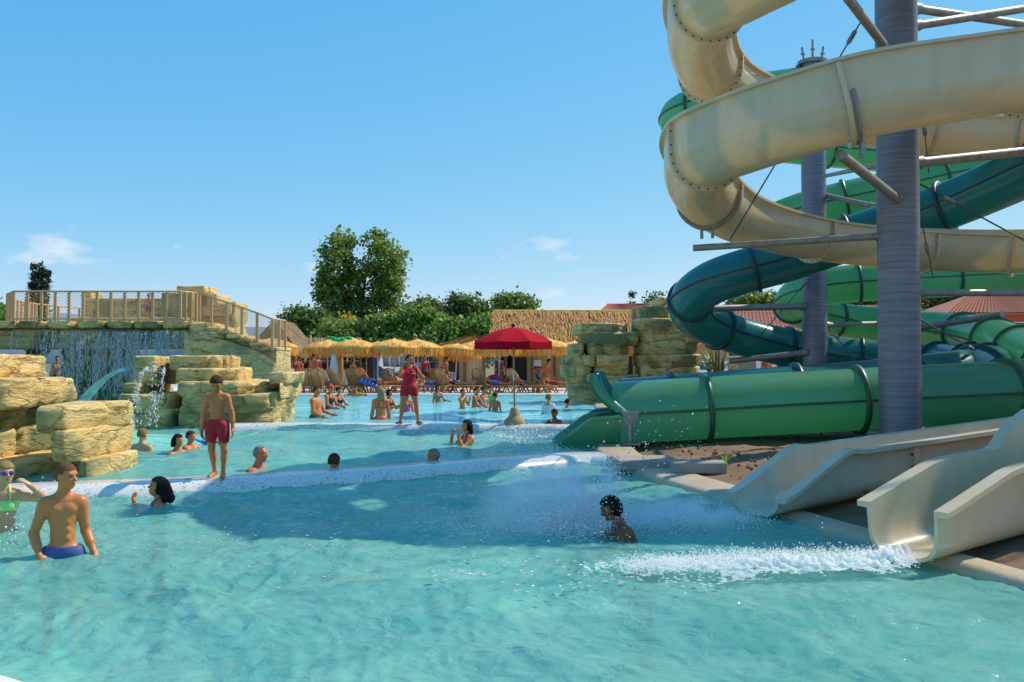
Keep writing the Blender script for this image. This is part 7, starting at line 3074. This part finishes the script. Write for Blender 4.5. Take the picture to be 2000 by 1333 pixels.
person("dark-haired head just showing over the near ledge", Vector((p.x, 12.95, at(652, 891, 12.95).z - 1.6)), math.pi - .2, 1.6, hair="auburn", skin=M_SKIN)
p = at(851, 880, 13.9)
person("grey-haired man whose head shows behind the shaded part of the ledge", Vector((p.x, 13.9, p.z - 1.7)), math.radians(-30), 1.7, hair="grey", skin=M_SKINR, head=(-20, 10))
p, Y = wade(912, 867, MZ, 824, 1.65)
person("dark-haired woman in the middle pool with both hands at her face", p, math.radians(-58), 1.65, hair="black", hair_len=0.07, fem=True, skin=M_SKIN, vox=0.011, head=(0, -6),
       arms={'L': ((0.25, -0.75, -0.55), (-0.35, -0.15, 0.95), (-.3, .05, .95), (0, .9, 0), .4), 'R': ((-0.3, -0.7, -0.6), (0.35, -0.1, 0.95), (.3, .05, .95), (0, .9, 0), .4)}, wear=[bra((0.03, 0.03, 0.05))])
p, Y = wade(210, 796, MZ, 778, 1.5)
person("far swimmer's head left of the rock fountain under the spout", p, 0.4, 1.5, hair="black", hs=1.05)

# --- rider in the spray ----------------------------------------------
Hr = 1.6
p, Yr = wade(1196, 1050, 0.0, 958, Hr)
person("slide rider leaning left through the spray of the lower pool, a dark figure in profile", Vector((p.x + 0.26, p.y, p.z - 0.01)), math.radians(-80), Hr, vox=0.008, hair="black", hair_len=0.03, lean=(0, -0.46, 1), skin=M_SKIND, head=(8, 22),
       arms={'L': ((0.15, -0.75, -0.55), (0.0, -0.95, -0.3)), 'R': ((-0.15, -0.7, -0.6), (0.0, -0.95, -0.35))}, wear=[trunks((0.03, 0.03, 0.06))])

# --- upper pool -------------------------------------------------------
UZ = 0.2
p, Y = wade(617, 815, UZ, 757, 1.76)
person("broad bare-chested man wading to the right, next to the rock fountain", p, math.radians(72), 1.76, hair="brown", skin=M_SKIN, fat=0.22, arms={'L': ((0.2, -0.35, -1), (0.1, -0.95, -0.35)), 'R': ((-0.2, -0.3, -1), (-0.05, -0.9, -0.4))}, wear=[trunks((0.03, 0.04, 0.10))])
p, Y = wade(643, 800, UZ, 754, 1.62)
person("woman in a black swimsuit and red cap facing right", p, math.radians(65), 1.62, hair="brown", fem=True, fat=0.1, cap=(0.55, 0.06, 0.02), arms={'L': ((0.2, -0.5, -0.9), (-0.1, -0.95, -0.3)), 'R': ((-0.2, -0.4, -1), (0.2, -0.95, -0.35))}, wear=[suit((0.015, 0.015, 0.03))], head=(0, 12))
p, Y = wade(661, 794, UZ, 759, 1.6)
person("woman with dark bunched hair beside the one in the red cap", p, math.radians(55), 1.6, hair="black", fem=True, arms={'L': ((0.2, -0.6, -0.8), (0, -1, -0.25)), 'R': ((-0.2, -0.4, -1), (0.2, -0.95, -0.35))}, wear=[suit((0.02, 0.02, 0.045))], extra_hair=[((0, -.05, .03), (0, -.065, .045), .02, .018)])
p = at(695, 772, 38.4)
person("swimmer resting arms on the far pool rim", Vector((p.x, 38.4, 0.62 - 1.6)), 0.2, 1.6, hair="brown", arms={'L': ((0.9, 0.2, -0.1), (0.1, -0.9, -0.1)), 'R': ((-0.9, 0.2, -0.1), (-0.1, -0.9, -0.1))})
p, Y = wade(743, 819, UZ, 759, 1.68)
person("blonde woman in a coral bikini seen from behind left of the lifeguard", p, math.radians(205), 1.68, hair="blond", hair_len=0.11, fem=True, vox=0.011, arms=DOWN, wear=[bra((0.62, 0.05, 0.05)), briefs((0.62, 0.05, 0.05))])
p, Y = wade(760, 803, UZ, 763, 1.5)
person("dark-haired girl with her hands together beside the blonde woman", p, math.radians(60), 1.5, hair="black", hair_len=0.04, fem=True, arms={'L': ((0.1, -0.5, -0.85), (-0.15, -0.95, 0.25)), 'R': ((-0.1, -0.5, -0.85), (0.2, -0.95, 0.25))}, wear=[bra((0.03, 0.03, 0.04))])
p, Y = wade(795, 806, UZ, 768, 1.3)
person("child in a pink swimsuit partly hidden behind the lifeguard's legs", p, math.radians(30), 1.3, hair="brown", fem=True, hs=1.1, wear=[suit((0.55, 0.10, 0.22))])
p, Y = wade(855, 787, UZ, 754, 1.45)
person("dark-haired girl in teal standing in the far water right of the lifeguard", p, math.radians(40), 1.45, hair="black", hair_len=0.10, fem=True, arms={'L': ((0.2, -0.5, -0.9), (0.3, -0.9, -0.2)), 'R': ((-0.3, -0.1, -1), (-.1, -0.6, -0.8))}, wear=[bra((0.02, 0.22, 0.25))])
p, Y = wade(903, 799, UZ, 763, 1.3)
person("red-haired child with hands at its mouth, leftmost of five by the parasol pole", p, math.radians(55), 1.3, hair="auburn", hs=1.12, arms={'L': ((0.1, -0.5, -0.85), (-0.2, -0.4, 0.9)), 'R': ((-0.1, -0.5, -0.85), (0.2, -0.4, 0.9))})
p, Y = wade(925, 797, UZ, 756, 1.6)
person("woman in a dark bikini leaning right in the group left of the parasol pole", p, math.radians(70), 1.6, hair="brown", fem=True, lean=(0, -0.2, 1), arms={'L': ((0.2, -0.5, -0.9), (0.1, -0.9, -0.45)), 'R': ((-0.2, -0.5, -0.9), (-0.05, -0.9, -0.5))}, wear=[bra((0.03, 0.03, 0.03)), briefs((0.03, 0.03, 0.03))])
p, Y = wade(945, 793, UZ, 758, 1.5)
person("girl in a pale pink top in the group left of the parasol pole", p, math.radians(50), 1.5, hair="black", fem=True, arms=DOWN, wear=[suit((0.62, 0.35, 0.38))])
p, Y = wade(957, 789, UZ, 757, 1.35)
person("child in a bright green shirt behind the girl in pale pink", p, math.radians(20), 1.35, hair="brown", hs=1.1, wear=[shirt((0.16, 0.55, 0.05), bottom=-.02)])
p, Y = wade(967, 803, UZ, 769, 1.3)
person("chestnut-haired child seen from behind, nearest the parasol pole", p, math.radians(160), 1.3, hair="auburn", hs=1.12, fem=True, wear=[bra((0.6, 0.5, 0.5))])
p, Y = wade(1071, 811, UZ, 774, 1.35)
person("fair-haired boy in a white shirt seen from behind before the rock arch", p, math.radians(150), 1.35, hair="fair", hs=1.15, skin=M_SKINL, vox=0.011, wear=[shirt((0.75, 0.68, 0.70), bottom=-.05)])
p, Y = wade(1108, 797, UZ, 782, 1.5)
person("black-haired head low in the water at the foot of the rock arch", p, math.radians(120), 1.5, hair="black", hs=1.05)
p = at(1086, 826, 20.95)
person("dark-haired child leaning over the far ledge beside the teal slide mouth", Vector((p.x, 21.0, 0.52 - 1.3)), math.radians(-20), 1.3, hair="black", hs=1.12, skin=M_SKIND, lean=(0, -0.25, 1), arms={'L': ((0.4, -0.8, -0.35), (-0.1, -0.9, -0.2)), 'R': ((-0.4, -0.8, -0.35), (0.1, -0.9, -0.2))})

# --- lifeguard -------------------------------------------------------
Hf = 1.53
lf = at(799, 828, 20.55)
lg, P0, HC, wr = person("female lifeguard in red shirt and shorts standing astride on the far ledge", Vector((lf.x, 20.55, 0.242)), math.radians(14), Hf, vox=0.008, detail=True, hair="brown", skin=M_SKIN, fem=True, fat=0.08, head=(38, -6),
       legs={'L': ((0.20, 0.0, -1), (0.14, 0.04, -1), (0.55, -.85, 0)), 'R': ((-0.20, 0.0, -1), (-0.10, 0.04, -1), (-0.75, -.65, 0))},
       arms={'R': ((-0.32, -0.72, -0.45), (0.25, 0.12, 0.95), (0.35, 0.1, 0.9), (0.7, 0.2, 0), 0.8), 'L': ((0.72, 0.20, -0.75), (-0.62, -0.28, -0.75), (-0.8, -.3, -.35), (-.2, .6, .5), 0.5)},
       wear=[shirt((0.55, 0.006, 0.022), bottom=-0.075, sleeve=0.118, name="red_shirt"), trunks((0.48, 0.006, 0.02), top=0.03, bottom=-0.125, infl=0.010, name="red_shorts")])
m1 = MB()
m1.box(Vector(P0 + np.array([0.055 * Hf, -0.098 * Hf, 0.205 * Hf])), (0.085, 0.006, 0.018))
o = m1.build("chest_print", M_WHITE, None)
o.parent = lg
ORG[o.name] = Vector()
for sg, q in ((1, 'L'), (-1, 'R')):
    pass

# --- on the platform and deck ----------------------------------------
cp = at(289, 622, YP + 0.55)
person("small child standing behind the platform's rope netting", Vector((cp.x, YP + 0.6, zd + 0.02)), 0.3, 0.86, hair="brown", hs=1.25, wear=[trunks((0.10, 0.05, 0.20))])
dz = 0.262


def stand(px, Y, H, rz, label, **kw):
    q = at(px, 700, Y)
    return person(label, Vector((q.x, Y, dz)), rz, H, vox=0.014, **kw)


stand(613, 42.2, 1.76, math.pi - .5, "sunburnt man in white trunks standing with his back turned before the bar counter", hair="brown", skin=M_SKINR, fat=.1, wear=[trunks((0.7, 0.7, 0.72), bottom=-.10)])
stand(577, 45.0, 1.66, 0.5, "woman with long dark hair standing at the left end of the bar", hair="black", hair_len=.1, fem=True, wear=[suit((0.25, 0.05, 0.06))])
stand(586, 45.4, 1.6, -0.6, "bare-shouldered girl facing the woman at the bar's left end", hair="brown", fem=True, wear=[bra((0.05, .04, .04)), briefs((.05, .04, .04))])
stand(622, 46.4, 1.78, 1.2, "dark-haired man standing at the bar behind the white-trunked man", hair="black", wear=[shirt((0.12, 0.03, 0.03), bottom=-.03), trunks((0.06, .05, .05))])
stand(860, 41.6, 1.72, 2.0, "sunburnt man in white trunks bending forward beside a sunbed", hair="brown", skin=M_SKINR, fat=.25, lean=(0, -0.55, 0.85), wear=[briefs((0.75, 0.75, 0.75))])
stand(1052, 41.4, 1.74, 1.35, "man in blue patterned shorts bending over a red towel", hair="black", skin=M_SKINR, lean=(0, -0.8, 0.62), arms={'L': ((0.1, -0.6, -0.8), (0, -0.4, -1)), 'R': ((-0.1, -0.5, -0.85), (0, -0.3, -1))}, wear=[trunks((0.10, 0.16, 0.32), top=.04, bottom=-.2)])
stand(830, 46.5, 1.7, 0.5, "person in dark clothes standing in front of the parked van", hair="brown", wear=[shirt((0.35, 0.05, 0.05), bottom=-.05), trunks((.05, .05, .07))])
stand(690, 46.2, 1.5, 2.6, "child in yellow shorts standing under the straw parasols", hair="black", hs=1.1, wear=[trunks((0.7, 0.5, 0.03))])
stand(975, 48.3, 1.72, 0.2, "woman in black and white at the big hut's doorway", hair="black", fem=True, wear=[shirt((0.04, 0.04, 0.05), bottom=-.05), trunks((0.04, .04, .06), bottom=-.2)])
q = at(1497, 720, 36)
person("man with a sunburnt back and dark hair standing beyond the green tube", Vector((q.x, 36, 0.3)), math.pi + .4, 1.62, hair="black", skin=M_SKINR, fat=.15, wear=[trunks((0.4, .38, .34))])
q = at(112, 720, 34)
person("woman with a scarf standing behind the falling water at the left", Vector((q.x, 34, 0.25)), 0.4, 1.6, hair="brown", fem=True, wear=[shirt((0.6, 0.3, 0.12), bottom=-.08), trunks((.15, .02, .04), bottom=-.22)])
q = at(243, 720, 33)
person("boy in a red shirt beyond the right half of the falling water", Vector((q.x, 33, 0.25)), -0.5, 1.5, hair="brown", hs=1.1, wear=[shirt((0.6, 0.02, 0.03), bottom=-.08)])


def on_bed(i, label, **kw):
    x, Y, rz, kd = LO[i]
    Rm = Matrix.Rotation(rz, 3, 'Z')
    q = Vector((x, Y, 0.26)) + Rm @ Vector((0, 0.22, 0))
    back = 0.95 if kd == 0 else 0.40
    pv = kw.pop('pv', 0.36 + 0.10)
    return person(label, q, rz, 1.66, vox=0.015, pelvis=pv, lean=(0, math.cos(back), math.sin(back)),
                  legs={'L': ((0.10, -1, kw.get('kn', 0.02)), (0.02, -1, -0.03 - kw.get('kn', 0.0)), (0.1, -.4, .9)), 'R': ((-0.10, -1, 0.02), (-0.02, -1, -0.03), (-.1, -.4, .9))},
                  arms={'L': ((0.35, -0.35, -0.6), (0.05, -1, -0.25)), 'R': ((-0.35, -0.35, -0.6), (-0.05, -1, -0.25))}, **{k: v for k, v in kw.items() if k != 'kn'})


on_bed(1, "sunbather with pinned-up hair on the second sunbed from the rock fountain", hair="fair", fem=True, wear=[bra((.5, .4, .3))])
on_bed(0, "dark-haired sunbather whose head shows over the sunbed nearest the rock fountain", hair="black")
on_bed(3, "sunbather in red on the sunbed right of the folded white parasol", hair="black", fem=True, skin=M_SKINR, wear=[suit((0.5, 0.02, 0.03))])
on_bed(4, "sunbather stretched out behind the blonde swimmer", hair="brown", wear=[trunks((0.03, 0.05, 0.2))])
on_bed(6, "tanned sunbather lying just left of the lifeguard's hip", hair="black", skin=M_SKIND, wear=[briefs((0.05, .05, .05))])
on_bed(9, "sunbather in violet right of the man in white trunks", hair="brown", fem=True, wear=[suit((0.15, 0.05, 0.2))])
on_bed(8, "dark-haired sunbather in pink under the drooping parasol", hair="black", fem=True, skin=M_SKINR, wear=[bra((.6, .2, .25)), briefs((.6, .2, .25))])
on_bed(11, "sunbather in blue trunks in front of the pink umbrella", hair="brown", wear=[trunks((0.02, 0.08, 0.4))])
on_bed(12, "sunbather with a blue bag right behind the parasol pole", hair="black", wear=[trunks((0.02, 0.1, 0.45))])
on_bed(14, "deeply tanned sunbather lying closest to the rock arch", hair="black", skin=M_SKINR, wear=[trunks((0.4, 0.03, 0.02))])
on_bed(17, "sunbather with raised knees in the second row behind the lifeguard", hair="brown", skin=M_SKINL, wear=[trunks((0.6, .6, .6))])
on_bed(16, "dark-clothed sunbather in the second row behind the air bed", hair="brown", wear=[shirt((0.05, .05, .06), bottom=-.05)])

# blue toy shark float behind the boy ----------------------------------
p = gz(395, 868, 0.12)
t = thing("swim_flippers", "blue and black swim flippers floating left of the boy on the ledge", "flippers", tuple(p))
for dx, col, a in ((-0.05, (0.02, 0.22, 0.6), 0.3), (0.14, (0.015, 0.02, 0.03), -0.3)):
    m1 = MB()
    c = p + Vector((dx, 0, 0.05))
    m1.add([c + Vector((-.13, 0, .07)), c + Vector((-.13, .1, .05)), c + Vector((.10, .1, -.02)), c + Vector((.10, 0, -.03)), c + Vector((-.13, 0, .05)), c + Vector((-.13, .1, .03)), c + Vector((.10, .1, -.06)), c + Vector((.10, 0, -.07))],
           [(0, 1, 2, 3), (7, 6, 5, 4), (0, 4, 5, 1), (1, 5, 6, 2), (2, 6, 7, 3), (3, 7, 4, 0)])
    m1.tube([c + Vector((.08, .05, -.04)), c + Vector((.17, .05, -.05))], [.045, .03], 8)
    m1.build("flipper", simple("flipper_rubber", col, 0.4), t)

# ================================================================== splashes, spray and foam
M_SPRAY, _nt, _b, _o = mat("spray_white")
_nt.nodes.remove(_b)
_t = _nt.nodes.new("ShaderNodeBsdfTransparent")
_d = _nt.nodes.new("ShaderNodeBsdfDiffuse")
_d.inputs[0].default_value = (1, 1, 1, 1)
_l = _nt.nodes.new("ShaderNodeBsdfTranslucent")
_l.inputs[0].default_value = (1, 1, 1, 1)
_m = _nt.nodes.new("ShaderNodeMixShader")
_m2 = _nt.nodes.new("ShaderNodeMixShader")
_m2.inputs[0].default_value = 0.7
_nt.links.new(_d.outputs[0], _m.inputs[1])
_nt.links.new(_l.outputs[0], _m.inputs[2])
_nt.links.new(_t.outputs[0], _m2.inputs[1])
_nt.links.new(_m.outputs[0], _m2.inputs[2])
_nt.links.new(_m2.outputs[0], _o.inputs[0])
M_FOAM = drop_mat("foam_white", 0.93)
rg = np.random.default_rng(99)


def cloud(n, centre, spread, size, power=1.0, zmin=0.0):
    C = np.array(centre) + rg.normal(size=(n, 3)) * np.array(spread)
    C[:, 2] = np.abs(C[:, 2] - zmin) + zmin
    S = size * (0.3 + rg.random(n) ** 3 * 1.6)
    return C, S


def line_cloud(n, a, b_, spread, size, arch=0.0, grow=0.0):
    f = rg.random(n)
    a, b_ = np.array(a), np.array(b_)
    C = a + (b_ - a) * f[:, None] + rg.normal(size=(n, 3)) * np.array(spread) * (1 + grow * f)[:, None]
    C[:, 2] += arch * np.sin(f * math.pi)
    C[:, 2] = np.abs(C[:, 2])
    return C, size * (0.3 + rg.random(n) ** 3 * 1.6)


def foam_sheet(name, label, pts, width, height, seed, thr=0.45, res=0.011):
    """churned water: a low heap of froth along a path, broken into flecks by the noise"""
    P = spline(pts, 12)
    P, L_ = resample(P, res * 1.6)
    Td = np.gradient(P, axis=0)
    Td[:, 2] = 0
    Td /= np.linalg.norm(Td, axis=1)[:, None]
    nrm = np.stack([-Td[:, 1], Td[:, 0], Td[:, 0] * 0], axis=1)
    m = int(2 * width / res)
    u = np.linspace(-1, 1, m)
    f = np.linspace(0, 1, len(P))
    wv = width * np.interp(f, [0, 0.12, 0.75, 1], [0.35, 0.7, 1.0, 0.7])
    X = P[:, None, :] + nrm[:, None, :] * (u[None, :] * wv[:, None])[..., None]
    prof = np.exp(-(u * 1.7) ** 2)[None, :] * np.interp(f, [0, .1, .6, 1], [1.0, 1.0, .6, .1])[:, None]
    Q = X * np.array([1, 1, 0]) + seed
    nz = fbm(Q * 5.5, 4)
    nz2 = fbm(Q * 22 + 9, 3)
    X[..., 2] = 0.012 + waves(X[..., 0], X[..., 1]) + height * prof * (0.6 + 0.8 * nz + 0.9 * nz2)
    keep = (prof * 0.9 + 0.7 * nz + 0.9 * nz2) > thr
    F = grid_faces(len(P), m)
    kf = keep.reshape(-1)[F].all(axis=1)
    F = F[kf]
    V = X.reshape(-1, 3)
    usedv = np.unique(F)
    mp = -np.ones(len(V), dtype=int)
    mp[usedv] = np.arange(len(usedv))
    o = arr_obj(name, V[usedv], mp[F][:, ::-1], M_SPRAY)
    tag(o, label, "foam", None, 'stuff')
    return o


nm = gz(1770, 1092, 0.05)
fe = gz(1140, 1112, 0.0)
foam_sheet("foam", "white foaming wake running left from the nearest slide mouth", [tuple(nm), tuple(gz(1650, 1108, 0.05)), tuple(gz(1480, 1116, 0.02)), tuple(gz(1300, 1115, 0.0)), tuple(fe)], 0.42, 0.20, 3.0, 0.12)
C1_, S1_ = line_cloud(16000, nm, gz(1220, 1112, 0.02), (0.06, 0.12, 0.024), 0.0042, 0.03)
C1_[:, 2] += 0.03
drops("foam_drops", C1_, S1_, M_SPRAY, "drops thrown up along the near slide's wake", "water drops")
# rider's splash
rc = gz(1192, 1040, 0.0)
foam_sheet("foam", "froth round the slide rider", [(rc.x + 1.0, rc.y + 0.7, 0), (rc.x + 0.25, rc.y + 0.1, 0), (rc.x - 0.6, rc.y - .1, 0), (rc.x - 1.3, rc.y + .1, 0)], 0.5, 0.12, 8.0, 0.52)
Cs, Ss = [], []
for n_, c_, sp_, sz in ((16000, (rc.x - 0.42, rc.y + 0.0, 0.08), (0.30, 0.25, 0.16), 0.0042), (9000, (rc.x - 0.28, rc.y + 0.45, 0.2), (0.18, 0.25, 0.17), 0.0042), (1500, (rc.x + 0.0, rc.y - 0.25, 0.24), (0.10, 0.10, 0.16), 0.0058), (500, (rc.x + 0.05, rc.y + 0.3, 0.5), (0.07, 0.15, 0.12), 0.006), (7500, (rc.x + 0.5, rc.y + 0.3, 0.04), (0.30, 0.25, 0.12), 0.0045), (2600, (rc.x - 1.1, rc.y + 0.2, 0.02), (0.45, 0.3, 0.06), 0.004)):
    c, s = cloud(n_, c_, sp_, sz)
    Cs.append(c)
    Ss.append(s)
c, s = line_cloud(2600, gz(1490, 1010, 0.1), (rc.x + 0.4, rc.y + .2, .05), (0.12, 0.15, 0.04), 0.0055)
Cs.append(c)
Ss.append(s)
drops("spray", np.concatenate(Cs), np.concatenate(Ss), M_SPRAY, "fine spray thrown up round the slide rider", "spray")
c, s = cloud(420, gz(1262, 895, 0.2) + Vector((0, -.3, 0.0)), (0.5, 0.5, 0.35), 0.009)
drops("spray", c, s, M_DROP, "drops flying before the green slide's leg", "spray")
c, s = cloud(40, gz(1604, 1075, 0.15), (0.03, 0.05, 0.12), 0.006)
drops("water_drops", c, s, M_DROP, "few drops hopping over the wake of the near slide", "water drops")
# fine mist hanging in the spray
mm_, nt_, b__, out_ = mat("spray_mist")
nt_.nodes.remove(b__)
pv = nt_.nodes.new("ShaderNodeVolumePrincipled")
pv.inputs['Color'].default_value = (0.95, 0.95, 0.97, 1)
tc_ = nt_.nodes.new("ShaderNodeTexCoord")
ln_ = nt_.nodes.new("ShaderNodeVectorMath")
ln_.operation = 'LENGTH'
nt_.links.new(tc_.outputs['Object'], ln_.inputs[0])
fall = nt_.nodes.new("ShaderNodeMapRange")
fall.inputs['From Min'].default_value = 1.0
fall.inputs['From Max'].default_value = 0.15
fall.inputs['To Min'].default_value = 0.0
fall.inputs['To Max'].default_value = 9.0
nt_.links.new(ln_.outputs['Value'], fall.inputs[0])
nz_ = nt_.nodes.new("ShaderNodeTexNoise")
nz_.inputs['Scale'].default_value = 3.2
nz_.inputs['Detail'].default_value = 4
nt_.links.new(tc_.outputs['Object'], nz_.inputs['Vector'])
nr_ = nt_.nodes.new("ShaderNodeMapRange")
nr_.inputs['From Min'].default_value = 0.38
nr_.inputs['From Max'].default_value = 0.62
nt_.links.new(nz_.outputs['Fac'], nr_.inputs[0])
ml_ = nt_.nodes.new("ShaderNodeMath")
ml_.operation = 'MULTIPLY'
nt_.links.new(fall.outputs[0], ml_.inputs[0])
nt_.links.new(nr_.outputs[0], ml_.inputs[1])
nt_.links.new(ml_.outputs[0], pv.inputs['Density'])
nt_.links.new(pv.outputs[0], out_.inputs['Volume'])
for (dx, dy, dz_, sx_, sy_, sz_) in ((-0.48, 0.35, 0.12, 0.85, 0.6, 0.66), (0.75, 0.4, 0.05, 0.75, 0.45, 0.28)):
    m1 = MB()
    m1.ball((0, 0, 0), 1.0, 20, 14)
    o = m1.build("spray_mist", mm_, None, smooth=True)
    o.location = (rc.x + dx, rc.y + dy, dz_)
    o.scale = (sx_, sy_, sz_)
    tag(o, "thin white mist of spray round the slide rider", "mist", None, 'stuff')
# flecks of foam drifting left of the wake
Cf, Sf = [], []
for k in range(300):
    px, py = rg.uniform(840, 1500), rg.normal(1128, 22)
    q = gz(px, py, 0.02)
    if fbm(np.array([[q.x * 2.2, q.y * 4.5, 1.0]]), 2)[0] > -0.02:
        Cf.append((q.x, q.y, 0.015 + float(waves(np.array([q.x]), np.array([q.y]))[0])))
        Sf.append((rg.uniform(.01, .035), rg.uniform(.006, .014), .006))
for k in range(160):
    px, py = rg.uniform(180, 720), rg.normal(1065, 40)
    q = gz(px, py, 0.02)
    Cf.append((q.x, q.y, 0.012 + float(waves(np.array([q.x]), np.array([q.y]))[0])))
    Sf.append((rg.uniform(.008, .022), rg.uniform(.004, .01), .005))
drops("foam_flecks", Cf, Sf, M_FOAM, "flecks of foam drifting on the lower pool", "foam")
# splashes round the children on the left
c1, s1 = cloud(420, gz(60, 1050, 0.05), (0.35, 0.3, 0.16), 0.008)
c2, s2 = cloud(160, gz(118, 1000, 0.2) + Vector((0, -.25, 0)), (0.16, 0.05, 0.2), 0.006)
drops("spray", np.concatenate([c1, c2]), np.concatenate([s1, s2]), M_DROP, "drops flying about the shaven-headed boy and the girl with goggles", "spray")
# water leaving the green and teal mouths, and the woman's wake
a = gz(1085, 862, 0.25)
foam_sheet("foam", "white water under the teal slide mouth", [tuple(gz(1085, 858, 0.1)), tuple(gz(1020, 862, 0.1)), tuple(gz(950, 864, 0.1)), tuple(gz(925, 866, 0.1))], 0.35, 0.10, 5.0, 0.4)
bpy.data.objects["foam.004" if "foam.004" in bpy.data.objects else "foam.003"].location.z = 0.1
c, s = line_cloud(3800, at(1090, 848, 16.9), gz(985, 866, 0.12), (0.12, 0.2, 0.06), 0.0085, 0.06, 1.2)
c2, s2 = line_cloud(500, at(1092, 868, 15.9), gz(1070, 885, 0.1), (0.1, 0.12, 0.06), 0.008)
drops("spray", np.concatenate([c, c2]), np.concatenate([s, s2]), M_SPRAY, "spray where the teal and green slides empty into the middle pool", "spray")
